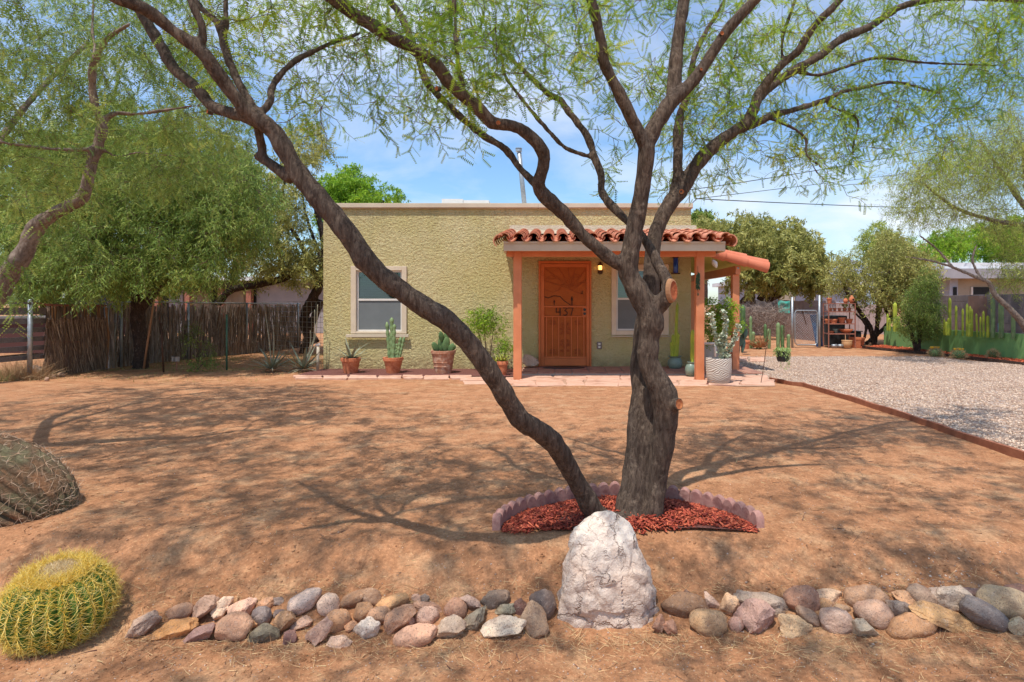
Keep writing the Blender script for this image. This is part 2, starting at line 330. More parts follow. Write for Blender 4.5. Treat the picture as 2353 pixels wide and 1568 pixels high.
m_cactusb = M('pale_blue_green_cactus', (0.22, 0.30, 0.13), (0.14, 0.21, 0.09), scale=9, bump=0.4, bscale=50, rough=0.6)
m_agave = M('agave_leaf', (0.27, 0.28, 0.19), (0.17, 0.18, 0.12), scale=8, bump=0.15, rough=0.6)
m_agavedry = M('dry_agave_leaf', (0.40, 0.30, 0.20), (0.25, 0.18, 0.13), (0.28, 0.28, 0.19), scale=5, world=True, bump=0.3, rough=0.85)
m_straw = M('straw', (0.72, 0.50, 0.26), (0.38, 0.21, 0.11), (0.58, 0.36, 0.18), attr=True, bump=0, rough=0.9)
m_spine = M('yellow_spine', (0.75, 0.50, 0.06), (0.85, 0.70, 0.28), (0.80, 0.58, 0.12), attr=True, bump=0, rough=0.5, trans=0.2)
m_pebble = M('pebble', (0.26, 0.16, 0.12), (0.66, 0.52, 0.42), (0.40, 0.27, 0.20), attr=True, bump=0.2, rough=0.9)
m_gravel = M('driveway_stone', (0.30, 0.19, 0.135), (0.70, 0.55, 0.42), (0.50, 0.335, 0.235), attr=True, bump=0.2, rough=0.9)
m_grass = M('dry_grass', (0.16, 0.20, 0.05), (0.45, 0.36, 0.16), (0.30, 0.30, 0.10), attr=True, bump=0, rough=0.9, trans=0.2)
m_glaze = M('grey_house_wall', (0.36, 0.33, 0.34), (0.30, 0.28, 0.29), scale=2, world=True, bump=0.1)
def flat(name, c, rough=0.5, emit=None, es=1.0):
    m = bpy.data.materials.new(name); m.use_nodes = True; b = m.node_tree.nodes['Principled BSDF']
    b.inputs['Base Color'].default_value = (*c, 1); b.inputs['Roughness'].default_value = rough
    if emit: b.inputs['Emission Color'].default_value = (*emit, 1); b.inputs['Emission Strength'].default_value = es
    return m
def glass_mat(name, tint):
    m = bpy.data.materials.new(name); m.use_nodes = True; N = m.node_tree.nodes; L = m.node_tree.links
    N.remove(N['Principled BSDF']); g = N.new('ShaderNodeBsdfGlossy'); g.inputs['Roughness'].default_value = 0.03; g.inputs[0].default_value = (0.8, 0.9, 0.95, 1)
    t = N.new('ShaderNodeBsdfTransparent'); t.inputs[0].default_value = (*tint, 1)
    fr = N.new('ShaderNodeFresnel'); fr.inputs[0].default_value = 1.9
    x = N.new('ShaderNodeMixShader'); L.new(fr.outputs[0], x.inputs[0]); L.new(t.outputs[0], x.inputs[1]); L.new(g.outputs[0], x.inputs[2]); L.new(x.outputs[0], N['Material Output'].inputs[0])
    return m
m_glass = glass_mat('window_glass', (0.50, 0.62, 0.60))
m_blueglass = flat('blue_glass', (0.01, 0.06, 0.35), 0.08)
m_blind = M('window_blind', (0.36, 0.40, 0.38), (0.31, 0.35, 0.34), scale=3, bump=0, rough=0.7)
m_blindlow = M('window_insect_screen', (0.17, 0.185, 0.185), (0.15, 0.165, 0.165), scale=5, bump=0, rough=0.9)
# ------------------------------------------------------------------ ground
def axis(segs):
    out = []
    for a, b, st in segs: out += list(np.arange(a, b, st))
    return np.array(out+[segs[-1][1]])
xs = np.concatenate([[-3000, -600, -120, -40, -20], axis([(-12, -4, .2), (-4, 3.6, .035), (3.6, 12, .2)]), [20, 40, 120, 600, 3000]])
ys = np.concatenate([[-60, -10, 0], axis([(1, 1.9, .15), (1.9, 3.5, .025), (3.5, 6, .06), (6, 14, .2)]), [18, 25, 40, 80, 200, 800, 3000]])
gv = np.array([(x, y, gz(x, y) if -13 < x < 13 and 0 < y < 15 else (-.08 if y > 10 else gz(max(-12, min(12, x)), y))) for y in ys for x in xs])
nx, ny = len(xs), len(ys)
ii = (np.arange(ny-1)[:, None]*nx+np.arange(nx-1)[None]).ravel()
gme = npmesh('ground', gv, np.stack([ii, ii+1, ii+nx+1, ii+nx], 1), m_soil, True)
tag(link('ground', gme), kind='structure')
# the gravel driveway, a sheet laid over the ground
def bx(y): return 3.86+0.05*math.sin(y*0.9)+0.03*math.sin(y*2.3)-(0.08 if y > 9 else 0)
gb = MB(); rows = list(np.arange(1.0, 9.86, .2))+[9.86, 9.9]+list(np.arange(10.1, 14.5, .2))
prev = None
for k, y in enumerate(rows):
    x0 = bx(y) if y < 9.88 else 3.2
    row = []
    for j in range(44):
        t = j/43; x = x0+(max(9.7, 12.0-max(0, y-10.5)*.9)+.12*math.sin(y*3)-x0)*t
        row.append((x, y, gz(x, y)+0.012))
    gb.v += row
for k in range(len(rows)-1):
    for j in range(43): gb.f.append((k*44+j, k*44+j+1, (k+1)*44+j+1, (k+1)*44+j))
gb.build('driveway', m_gravelbed, smooth=True, kind='structure')
# the border boards between yard and driveway: a thing with boards
bt = thing('border_edging', 'low reddish board edging between the dirt yard and the gravel driveway', 'edging', (3.85, 7, -.05))
yy = [9.85, 8.9, 7.4, 5.9, 4.4, 2.9, 1.4]
for a, b in zip(yy, yy[1:]):
    m_ = MB(); n_ = 5
    pts = [Vector((bx(a+(b-a)*t/n_)-.02, a+(b-a)*t/n_-.004*t, gz(bx(a), a+(b-a)*t/n_)+.02+.006*math.sin(t*2+a))) for t in range(n_+1)]
    for p, q in zip(pts, pts[1:]): m_.beam(p, q+(q-p)*.01, .036, .085)
    m_.build('board', m_plank, bt)
sk = MB(); sk.beam(P(1773, 880, 9.86), P(1773, 868, 9.86), .02, .02); sk.build('stake', m_iron, bt)

def pebbles(name, pts, smin, smax, mat, seed=1, flat_=0.6, kind='stuff', tint=None):
    r = np.random.default_rng(seed); n = len(pts)
    T = np.array([(1, 0, 0), (0, 1, 0), (-1, 0, 0), (0, -1, 0), (0, 0, 1), (0, 0, -1)], float)
    Fc = np.array([(0, 1, 4), (1, 2, 4), (2, 3, 4), (3, 0, 4), (1, 0, 5), (2, 1, 5), (3, 2, 5), (0, 3, 5)])
    s = r.uniform(smin, smax, (n, 1, 1))*r.uniform(.6, 1.3, (n, 1, 3))*np.array([1, 1, flat_])
    V = T[None]*s*r.uniform(.75, 1.25, (n, 6, 1)); a = r.uniform(0, 6.28, n); c, d = np.cos(a), np.sin(a)
    X = V[:, :, 0]*c[:, None]-V[:, :, 1]*d[:, None]; Yv = V[:, :, 0]*d[:, None]+V[:, :, 1]*c[:, None]
    tl = r.uniform(-.4, .4, (n, 1)); V = np.stack([X, Yv, V[:, :, 2]+X*tl], 2)+np.asarray(pts)[:, None, :]
    FF = (Fc[None]+np.arange(n)[:, None, None]*6).reshape(-1, 3)
    tt = np.repeat(r.uniform(0, 1, n) if tint is None else tint, 6)
    o = link(name, npmesh(name, V.reshape(-1, 3), FF, mat, False, tt)); return tag(o, kind=kind)
pp = []
while len(pp) < 29000:
    y = 3.6+10.9*rng.random()**1.5; x = rng.uniform(3.0, 11.9)
    if y > 10.5 and x > max(9.7, 12.0-(y-10.5)*.9): continue
    if x < (bx(y)+.03 if y < 9.9 else 3.2): continue
    if x/y*F+CX > 2420: continue
    if y > 13 and rng.random() < (y-13)/1.7: continue
    pp.append((x, y, gz(x, y)+.012+.004*rng.random()))
tag(pebbles('driveway_gravel', pp, .007, .018, m_gravel, 3, .7), 'pale pinkish loose gravel covering the driveway', 'gravel')
# small stones, clods and litter on the dirt
pp = []
for _ in range(9000):
    y = 2.0+6*rng.random()**2; x = rng.uniform(-1.02, .86)*y
    if x > 3.7: continue
    pp.append((x, y, gz(x, y)+.001))
tag(pebbles('dirt_grit', pp, .0015, .0045, m_pebble, 4, .7), 'fine pale grit and tiny clods scattered over the dirt yard', 'grit')
cl = []
for _ in range(420):
    p = hit(rnd.gauss(2150, 90), rnd.gauss(1360, 35)); cl.append((p.x, p.y, p.z+.003))
for _ in range(260):
    p = hit(rnd.uniform(900, 2353), rnd.uniform(1260, 1560)); cl.append((p.x, p.y, p.z+.002))
tag(pebbles('small_stones', cl, .003, .0085, m_pebble, 5, .7), 'small grey and pale pebbles on the slope above the stone row', 'pebbles')

def blades(name, base, dirs, length, width, mat, seed=2, curl=.5, up=0.25, kind='stuff', tint=None, seg=2):
    "thin curved blades: base (n,3), dirs (n,3)"
    r = np.random.default_rng(seed); base = np.asarray(base, float); n = len(base); dirs = np.asarray(dirs, float)
    Ln = length*r.uniform(.5, 1.3, (n, 1)); side = np.cross(dirs, r.normal(size=(n, 3))); side /= np.linalg.norm(side, axis=1, keepdims=True)+1e-9
    bend = np.cross(dirs, side)*curl*r.uniform(-1, 1, (n, 1))
    rowsv = []
    for k in range(seg+1):
        t = k/seg; p = base+dirs*Ln*t+bend*Ln*t*t; wv = width*(1-t*.85)/2
        rowsv += [p-side*wv, p+side*wv]
    V = np.stack(rowsv, 1); nv = 2*(seg+1)
    Fc = np.array([(2*k, 2*k+1, 2*k+3, 2*k+2) for k in range(seg)])
    FF = (Fc[None]+np.arange(n)[:, None, None]*nv).reshape(-1, 4)
    tt = np.repeat(r.uniform(0, 1, n) if tint is None else tint, nv)
    return npmesh(name, V.reshape(-1, 3), FF, mat, False, tt)
def randdir(n, zlo, zhi, r=rng):
    a = r.uniform(0, 2*PI, n); z = r.uniform(zlo, zhi, n); c = np.sqrt(1-z*z); return np.stack([np.cos(a)*c, np.sin(a)*c, z], 1)
bs = []
for _ in range(9000):
    x = rnd.uniform(250, 2353); y = rnd.gauss(1480, 22) if rnd.random() < .55 else rnd.gauss(1365, 18)
    if rnd.random() < .18: y = rnd.uniform(1300, 1560)
    p = hit(x, y+ (6*math.sin(x/70))); bs.append((p.x, p.y, p.z+.001+.004*rng.random()))
me = blades('straw', bs, randdir(len(bs), -.02, .25), .055, .0024, m_straw, 9, .8)
tag(link('straw_litter', me), 'dry straw and leaf litter lying around the row of stones', 'straw', kind='stuff')
pp = []
for _ in range(5200):
    y = 2.05+3.2*rng.random()**1.6; x = rng.uniform(-1.02, .86)*y
    if noise.noise((x*2.3, y*2.3, 8)) < -.05 and rng.random() < .7: continue
    pp.append((x, y, gz(x, y)+.001))
tag(pebbles('dirt_clods', pp, .003, .009, m_soil, 6, .7), 'crumbled clods of earth lying on the dirt slope', 'clods')
bs = []
for _ in range(700):
    y = 2.1+5*rng.random(); x = rng.uniform(-1.0, .85)*y
    if x < 3.7: bs.append((x, y, gz(x, y)+.002))
tag(link('fallen_twigs', blades('tw', bs, randdir(len(bs), -.01, .12), .09, .0028, m_twig, 14, .5, seg=4)), 'thin fallen twigs scattered over the dirt', 'twigs', kind='stuff')
bs = []
for _ in range(900):
    y = 2.1+6*rng.random(); x = rng.uniform(-1.0, .85)*y
    if x < 3.7: bs.append((x, y, gz(x, y)+.003))
tag(link('fallen_pods', blades('pd', bs, randdir(len(bs), -.01, .08), .055, .006, M('seed_pod', (.50, .34, .17), (.12, .05, .04), attr=True, bump=0), 15, .5, seg=3)), 'fallen mesquite pods and curled leaves on the dirt', 'pods', kind='stuff')
bs = []
for _ in range(16000):
    y = 2.1+7*rng.random()**1.4; x = rng.uniform(-1.0, .85)*y
    if x > 3.7: continue
    if noise.noise((x*1.1, y*1.1, 3)) < -.05 and rng.random() < .8: continue
    bs.append((x, y, gz(x, y)+.001))
me = blades('litter', bs, randdir(len(bs), -.02, .1), .027, .0021, m_straw, 10, .6)
tag(link('leaf_litter', me), 'scattered dry leaf litter over the bare dirt yard', 'leaf litter', kind='stuff')
# distant hill behind the trees on the right
hm = MB(); n_ = 60; x0, x1 = 900, 3600
hv = []
for j in range(2):
    for i in range(n_+1):
        x = x0+(x1-x0)*i/n_; h = 235*math.exp(-((x-1540)/260)**2)+60*math.exp(-((x-2300)/500)**2)+22*noise.noise((x*.006, 2, 0))
        hv.append((x, 3000+(0 if j else -700), h if j else -5))
hm.add(hv, [(i, i+1, n_+2+i, n_+1+i) for i in range(n_)])
m_hill = M('hazy_hill_rock', (0.26, 0.29, 0.36), (0.21, 0.24, 0.32), scale=.01, bump=0)  # blue-grey haze of distance is put into the hill colour
hm.build('hills', m_hill, kind='structure')

# ------------------------------------------------------------------ the house
W = 11.41; S_ = W/F
def wx(x): return (x-CX)*S_
def wz(y): return CH-(y-HY)*S_
HX0, HX1, HT = wx(743), wx(1588), wz(479)
house = thing('stucco_house', 'flat-roofed house of rough yellow-green stucco with an orange porch', 'house', ((HX0+HX1)/2, W+4, 0))
holes = [(wx(812), wx(931), wz(768), wz(616)), (wx(1243), wx(1355), wz(843), wz(604)), (wx(1410), wx(1531), wz(768), wz(613))]
xc = sorted({HX0, HX1} | {h[0] for h in holes} | {h[1] for h in holes}); zc = sorted({-.15, HT} | {h[2] for h in holes} | {h[3] for h in holes})
wm = MB()
for a, b in zip(xc, xc[1:]):
    for c, d in zip(zc, zc[1:]):
        cx_, cz_ = (a+b)/2, (c+d)/2
        if any(h[0] < cx_ < h[1] and h[2] < cz_ < h[3] for h in holes): continue
        wm.add([(a, W, c), (b, W, c), (b, W, d), (a, W, d)], [(0, 1, 2, 3)])
for h in holes:
    a, b, c, d = h
    for q in (((a, c), (b, c)), ((b, c), (b, d)), ((b, d), (a, d)), ((a, d), (a, c))):
        (x0, z0), (x1, z1) = q; wm.add([(x0, W, z0), (x1, W, z1), (x1, W+.18, z1), (x0, W+.18, z0)], [(0, 3, 2, 1)])
D_ = 9.0
wm.add([(HX0, W, -.15), (HX0, W, HT), (HX0, W+D_, HT), (HX0, W+D_, -.15)], [(0, 3, 2, 1)])
wm.add([(HX1, W, -.15), (HX1, W, HT), (HX1, W+D_, HT), (HX1, W+D_, -.15)], [(0, 1, 2, 3)])
wm.add([(HX0, W+D_, -.15), (HX1, W+D_, -.15), (HX1, W+D_, HT), (HX0, W+D_, HT)], [(0, 3, 2, 1)])
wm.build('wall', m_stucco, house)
# lighter hand-trowelled strips of stucco above the porch roof and the window
rb = MB(); rb.box(HX0+.02, HX1-.02, W+.02, W+D_-.02, HT-.12, HT-.1); rb.build('roof_deck', m_white, house)
cx3 = [HX0-.03, wx(1237), HX1+.03]
for a, b in zip(cx3, cx3[1:]):
    c_ = MB(); c_.box(a, b-.004, W-.045, W+.14, HT-.005, wz(468)); c_.box(a, b-.004, W-.058, W-.0455, HT+.012, wz(470)); c_.build('roof_fascia', m_cream, house)
c_ = MB()
c_.box(HX0-.03, HX0+.14, W+.145, W+D_, HT-.005, wz(468)); c_.box(HX1-.14, HX1+.03, W+.145, W+D_, HT-.005, wz(468)); c_.build('parapet_cap', m_cream, house)

def window(x0, x1, z0, z1, sx0, sx1, sz0, sz1, mid, slx, slz, blind=False):
    "outer casing, sash opening, meeting rail"
    f = MB(); Y = W-.035; e = .002
    f.box(x0, sx0, Y, W+.06, z0, z1); f.box(sx1, x1, Y, W+.06, z0, z1)
    f.box(sx0, sx1, Y+e, W+.06, sz1, z1); f.box(sx0, sx1, Y+e, W+.06, z0, sz0)
    o = f.build('window', m_win, house, bevel=.004)
    s = MB(); t = .035; y0, y1 = W+.02, W+.065
    s.box(sx0+e, sx0+t, y0, y1, sz0+e, sz1-e); s.box(sx1-t, sx1-e, y0, y1, sz0+e, sz1-e); s.box(sx0+t, sx1-t, y0+e, y1, sz1-t, sz1-e)
    s.box(sx0+t, sx1-t, y0+e, y1, sz0+e, sz0+t); s.box(sx0+t, sx1-t, y0-.006, y1, mid-.02, mid+.02); s.build('sash', m_white, o)
    g = MB(); g.box(sx0+t, sx1-t, W+.045, W+.049, mid+.02, sz1-t); g.build('upper_pane', m_glass, o)
    g = MB(); g.box(sx0+t, sx1-t, W+.040, W+.044, sz0+t, mid-.02); g.build('lower_pane', m_glass, o)
    g = MB(); g.box(sx0+t, sx1-t, W+.030, W+.033, sz0+t, mid-.02); g.build('insect_screen', m_blindlow, o)
    b = MB(); n_ = 26
    for k in range(n_):
        z = sz0+(sz1-sz0)*(k+.5)/n_; b.box(sx0+.01, sx1-.01, W+.10, W+.104, z-(sz1-sz0)/n_*.46, z+(sz1-sz0)/n_*.46, rot=Matrix.Rotation(R(8), 3, 'X'))
    b.build('blind', m_blind, o)
    k = MB(); k.box(sx0-.02, sx1+.02, W+.15, W+.17, sz0, sz1); k.build('backing', m_dark, o)
    sl_ = MB(); sl_.box(slx[0], slx[1], W-.085, W-.036, slz[0], slz[1]); sl_.build('sill', m_cream, o, bevel=.004)
    return o
w1 = window(wx(807), wx(935), wz(767), wz(612), wx(819), wx(924), wz(762), wz(622), wz(689), (wx(798), wx(941)), (wz(775), wz(768.5)))
w2 = window(wx(1405), wx(1536), wz(770), wz(608), wx(1416), wx(1525), wz(760), wz(619), wz(687), (wx(1404), wx(1537)), (wz(774), wz(771.5)))
# the security door
def dq(u, v, dy=0): return (wx(1223.6+u*.18), W+dy, wz(583.5+v*.18))
def dbox(m_, u0, u1, v0, v1, ya, yb):
    m_.box(dq(u0, 0)[0], dq(u1, 0)[0], W+ya, W+yb, dq(0, v1)[2], dq(0, v0)[2])
f = MB(); dbox(f, 78, 104, 95, 1435, -.05, .04); dbox(f, 730, 750, 95, 1435, -.05, .04); dbox(f, 104, 730, 95, 126, -.048, .04)
door = f.build('security_door', m_dooror, house, bevel=.004)
f = MB(); dbox(f, 107, 150, 130, 1430, -.04, -.005); dbox(f, 688, 727, 130, 1430, -.04, -.005); dbox(f, 150, 688, 130, 172, -.038, -.007)
dbox(f, 150, 688, 665, 686, -.038, -.007); dbox(f, 150, 688, 795, 808, -.038, -.007); dbox(f, 150, 688, 1312, 1330, -.038, -.007); dbox(f, 634, 640, 686, 795, -.036, -.007)
f.build('door_leaf', m_dooror, door, bevel=.003)
f = MB(); dbox(f, 150, 688, 172, 665, -.012, -.008); dbox(f, 150, 634, 686, 795, -.012, -.008); dbox(f, 150, 688, 808, 1312, -.012, -.008); f.build('screen', m_screen, door)
f = MB(); dbox(f, 152, 686, 1332, 1427, -.026, -.01); f.build('kick_panel', m_dooror, door)
f = MB(); dbox(f, 640, 688, 686, 795, -.034, -.01); f.build('lock_plate', m_dooror, door)
for v in (713, 765):
    f = MB(); c = Vector(dq(664, v, -.06)); f.tube([c, c+Vector((0, .03, 0))], .028, 14); f.build('knob' if v > 740 else 'deadbolt', m_black, door, smooth=False)
for u in (178, 255, 335, 415, 495, 575, 655):
    f = MB(); dbox(f, u-6, u+6, 808, 1312, -.034, -.014); f.build('bar', m_dooror, door)
def wires(name, polys, r, mat, ya=-.022):
    f = MB()
    for pl in polys: f.tube([Vector(dq(u, v, ya)) for u, v in pl], r, 6)
    return f.build(name, mat, door)
sun_c = (497, 440)
ray = []
for e in ((165, 192), (325, 175), (450, 174), (545, 174), (684, 192), (688, 330), (150, 350)):
    d = Vector((e[0]-497, e[1]-440)); n_ = Vector((-d.y, d.x)).normalized()*9
    for s in (-1, 1): ray.append([(497+d.x*.12+n_.x*s*1.6, 440+d.y*.12+n_.y*s*1.6), (e[0]-n_.x*s*.3, e[1]-n_.y*s*.3)])
ray.append([(497+26*math.cos(a), 440+26*math.sin(a)) for a in np.linspace(0, 2*PI, 12)])
wires('sun_ornament', ray, .0035, m_ironor)
wires('mountain_ornament', [[(150, 460), (210, 478), (260, 495), (340, 465), (365, 400), (410, 385), (460, 430), (497, 468)], [(500, 470), (560, 490), (640, 522)], [(540, 455), (620, 382), (650, 372), (688, 378)], [(180, 325), (205, 300), (230, 288), (265, 285), (290, 302), (300, 325), (180, 325)], [(490, 305), (520, 275), (550, 262), (580, 272), (600, 290), (560, 305), (490, 305)]], .004, m_ironor)
wires('hill_ornament', [[(150, 550), (200, 565), (240, 550), (270, 538), (350, 545), (400, 600), (440, 625), (485, 657)]], .0075, m_iron, -.026)
sg = MB()
for u, v0, v1, r in ((277, 590, 660, .016), (503, 545, 662, .024)):
    sg.tube([dq(u, v1, -.026), dq(u, (v0+v1)/2+8, -.026), dq(u, (v0*.7+v1*.3), -.026), dq(u, v0, -.026)], [r*.4, r*.4, r, r*.3], 8)
sg.tube([dq(632, 515, -.026), dq(632, 472, -.026)], [.012, .007], 6)
sg.build('cactus_ornament', m_iron, door)
wires('house_number', [[(305, 690), (300, 745), (362, 745)], [(352, 690), (352, 788)], [(390, 692), (442, 692), (412, 730), (436, 738), (444, 756), (438, 778), (412, 788), (390, 780)], [(455, 694), (516, 690), (490, 787)]], .011, m_iron, -.028)
def scroll(u, v, s, fu=1, fv=1): return [(u+fu*s*(1-.045*k)*math.cos(k*.55)*(.9), v+fv*s*(1-.045*k)*math.sin(k*.55)) for k in range(15)]
scr = []
for u in (255, 575):
    for v in (858, 893, 1228, 1262):
        for s in (-1, 1): scr.append(scroll(u+s*26, v, 14, s, 1))
for s in (-1, 1):
    for v, q in ((890, 16), (955, 24), (1005, 20), (1110, 20), (1155, 24), (1232, 18)): scr.append(scroll(415+s*(26+q*.6), v, q, s, 1))
    scr.append([(415, 1010), (415+s*50, 960), (415+s*30, 900)]); scr.append([(415, 1230), (415+s*20, 1180), (415+s*52, 1130)])
for q in scr: wires('scroll', [q], .005, m_ironor, -.026)
f = MB()
for v in (255, 765, 1290): f.tube([dq(128, v-32, -.045), dq(128, v+32, -.045)], .012, 8)
f.build('hinge', m_dooror, door)
# roof things
f = MB(); f.tube([P(1206, 480, 14.2), P(1193, 352, 14.2)], [.06, .058], 14); vp = f.build('vent_pipe', m_steel, house, smooth=True)
f = MB(); p = P(1192, 350, 14.2); f.lathe([(.05, 0), (.078, .01), (.078, .07), (.07, .075)], 16, p); f.lathe([(.085, .08), (.085, .095), (.02, .11)], 16, p); f.build('pipe_cap', m_steel, vp)
f = MB(); a = P(1015, 468, 15.5); b = P(1123, 457.5, 15.5); f.box(a.x, b.x*.45+a.x*.55, 15.5, 16.5, a.z-.3, b.z); f.box(b.x*.45+a.x*.55+.005, b.x, 15.52, 16.5, a.z-.3, b.z-.03); f.build('roof_cooler', m_white, house)
f = MB(); p = P(1584, 470, 11.7); f.tube([p, p+Vector((0, 0, .5))], .014, 8); f.build('service_mast', m_steel, house)
f = MB(); c = Vector((wx(1377), W-.012, wz(794))); f.box(c.x-.05, c.x+.05, W-.035, W-.001, c.z-.072, c.z+.072); ob = f.build('outlet_box', M('outlet_plate', (.25, .2, .17), (.2, .16, .14), bump=0), house, bevel=.006)
for s in (-1, 1):
    f = MB(); f.box(c.x-.022, c.x+.022, W-.041, W-.034, c.z+s*.03-.018, c.z+s*.03+.018); f.build('socket', m_white, ob, bevel=.004)
# wall lantern (lit)
lt = thing('wall_lantern', 'small brown wall lantern glowing orange right of the door', 'lamp', (wx(1378.5), W-.07, wz(618)))
c = Vector((wx(1378.5), W-.075, wz(618)))
f = MB(); f.lathe([(.03, -.11), (.05, -.095), (.055, -.04), (.05, -.03)], 12, c); f.lathe([(.05, .06), (.058, .07), (.03, .10), (.008, .135)], 12, c)
for k in range(4):
    a = PI/4+k*PI/2; f.tube([c+Vector((.047*math.cos(a), .047*math.sin(a), -.03)), c+Vector((.05*math.cos(a), .05*math.sin(a), .062))], .004, 5)
f.build('lantern_frame', m_iron, lt)
f = MB(); f.box(c.x-.035, c.x+.035, W-.02, W-.001, c.z-.1, c.z+.09); f.box(c.x-.012, c.x+.012, W-.06, W-.02, c.z+.06, c.z+.075); f.build('bracket', m_iron, lt)
f = MB(); f.lathe([(.036, -.028), (.042, .0), (.042, .058)], 12, c); f.build('lamp_glass', flat('lit_glass', (.9, .5, .2), .4, (1, .42, .10), 3.0), lt, smooth=True)

# ------------------------------------------------------------------ porch
YP, YF = 9.80, 9.42
porch = MB()
def px(x, Y): return (x-CX)*Y/F
def pz(y, Y): return CH-(y-HY)*Y/F
porch.box(px(1157, YF), px(1667, YF), YF, YF+.04, pz(577, YF), pz(561, YF)); porch.box(px(1157, YF), px(1667, YF), YF-.012, YF+.04, pz(560.7, YF), pz(555, YF))
po = porch.build('porch', m_cream, house, bevel=.004)
f = MB(); f.box(px(1164, YP), px(1643, YP), YP-.06, YP+.08, pz(590, YP), pz(577, YP)+.01); f.build('beam', m_orange, po, bevel=.005)
PX0, PX1 = px(1157, YF), px(1667, YF)
for x in (1189.5, 1607):
    xx = px(x, YP); f = MB(); f.box(xx-.07, xx+.07, YP-.07, YP+.07, -.06, pz(590, YP)-.002); 
    f.tube([(xx, YP-.0715, pz(586, YP)), (xx, YP-.0605, pz(586, YP))], .07, 16)
    f.build('post', m_orange, po, bevel=.006)
zE, zW = 2.285, wz(541)
f = MB()    # roof deck and rafters
f.add([(PX0, YF, zE-.03), (PX1, YF, zE-.03), (PX1, W-.003, zW-.03), (PX0, W-.003, zW-.03)], [(0, 1, 2, 3)])
f.add([(PX0, YF, zE-.055), (PX1, YF, zE-.055), (PX1, W-.003, zW-.055), (PX0, W-.003, zW-.055)], [(3, 2, 1, 0)])
f.build('roof_deck', m_orange, po)
for k in range(8):
    x = PX0+.1+(PX1-PX0-.2)*k/7; f = MB(); f.beam((x, YF+.05, zE-.105), (x, W-.01, zW-.105), .045, .1); f.build('rafter', m_orange, po)
f = MB()    # closed gable ends
for x0, x1 in ((PX0-.0, PX0+.03), (PX1-.03, PX1)):
    f.add([(x, y, z) for x in (x0, x1) for y, z in ((YF+.045, zE-.17), (W-.004, zE-.17+.02), (W-.004, zW-.057), (YF+.045, zE-.057))], [(0, 1, 2, 3), (7, 6, 5, 4), (0, 4, 5, 1), (1, 5, 6, 2), (2, 6, 7, 3), (3, 7, 4, 0)])
f.build('gable_board', m_cream, po)
def barrel(r0, r1, ln, th, up=True, n=8):
    "half-round clay tile along +Y, narrow end r1 at the back"
    m_ = MB(); sg_ = 1 if up else -1; vs = []
    for (rr, y) in ((r0, 0), (r1, ln)):
        for off in (0, -th):
            for k in range(n+1):
                a = PI*(k/n); r = rr+off; vs.append((r*math.cos(a), y, sg_*r*math.sin(a)*.95))
    q = n+1; fs = []
    for k in range(n):
        fs += [(k, k+1, 2*q+k+1, 2*q+k), (q+k+1, q+k, 3*q+k, 3*q+k+1), (k+1, k, q+k, q+k+1), (2*q+k, 2*q+k+1, 3*q+k+1, 3*q+k)]
    fs += [(0, 2*q, 3*q, q), (n, q+n, 3*q+n, 2*q+n)]
    m_.add(vs, fs); me = bpy.data.meshes.new('clay_tile'); me.from_pydata(m_.v, [], m_.f); me.polygons.foreach_set('use_smooth', [True]*len(me.polygons)); me.update(); me.set_sharp_from_angle(angle=R(40)); return me
cap = barrel(.098, .078, .42, .016); pan = barrel(.085, .09, .42, .014, up=False); cap.materials.append(m_rtile); pan.materials.append(m_rtile)
slope = math.atan2(zW-zE, W-YF); nrow = 6; ln = (W-YF+.10)/math.cos(slope); ex = (ln-.42)/(nrow-1); pit = .243
ncol = int((PX1-PX0)/pit)+1; x00 = (PX0+PX1)/2-(ncol-1)*pit/2
for j in range(nrow):
    s = j*ex; y = YF-.09+s*math.cos(slope); z = zE-.03+s*math.sin(slope)
    for i in range(ncol):
        x = x00+i*pit; jx, jr, jz = rnd.gauss(0, .004), rnd.gauss(0, .012), rnd.gauss(0, .003)
        if i < ncol-1: link('roof_tile', pan, po, (x+pit/2+jx, y+.02, z+.095+jz), (slope-.015, 0, jr))
        link('roof_tile', cap, po, (x-jx, y, z+.075+jz), (slope-.03, 0, jr))
for s, x in ((-1, PX0-.055), (1, PX1+.055)):      # rake tiles along both sides
    for j in range(nrow):
        q = j*ex; link('roof_tile', cap, po, (x, YF-.11+q*math.cos(slope), zE+.0+q*math.sin(slope)), (slope-.03, s*R(62), 0), (1.15, 1, 1.15))
f = MB(); f.add([(PX0-.05, W-.03, zW+.10), (PX1+.02, W-.03, zW+.10), (PX1+.02, W-.002, zW+.20), (PX0-.05, W-.002, zW+.20), (PX0-.05, W-.10, zW+.02), (PX1+.02, W-.10, zW+.02)], [(0, 1, 2, 3), (4, 5, 1, 0)]); f.build('mortar_flashing', M('mortar', (.5, .42, .32), (.42, .36, .24), scale=12, bump=.8, bscale=30, bdist=.03), po)
# side porch, sloping down to the right
YS = 10.9; sp = MB()
fx, bxk = px(1690, YS), px(1626, 14.6)
YB = 14.2
zs0, zs1 = pz(583, YS), pz(607, YS)                  # top of beam line: roof falls from the wall to the right
sx0, sx1 = HX1+.005, px(1752, YS-.35)
postx = px(1689, YS)
sp.beam((postx+.02, YS-.12, 1.89), (postx+.02, YB+.2, 1.89), .09, .16)
so_ = sp.build('side_porch', m_orange, house)
for y in (YS, YB):
    f = MB(); f.box(postx-.065, postx+.065, y-.065, y+.065, -.08, 1.81); f.build('post', m_orange, so_, bevel=.005)
f = MB(); f.tube([(postx+.02, YS-.123, 1.93), (postx+.02, YS-.119, 1.93)], .02, 10); f.build('bolt', m_steel, so_)
za, zb = 2.24, 1.93; xa, xb = HX1+.003, px(1742, YS)
f = MB(); f.box(xa, xb, YS-.16, YS-.12, 0, 0.002)
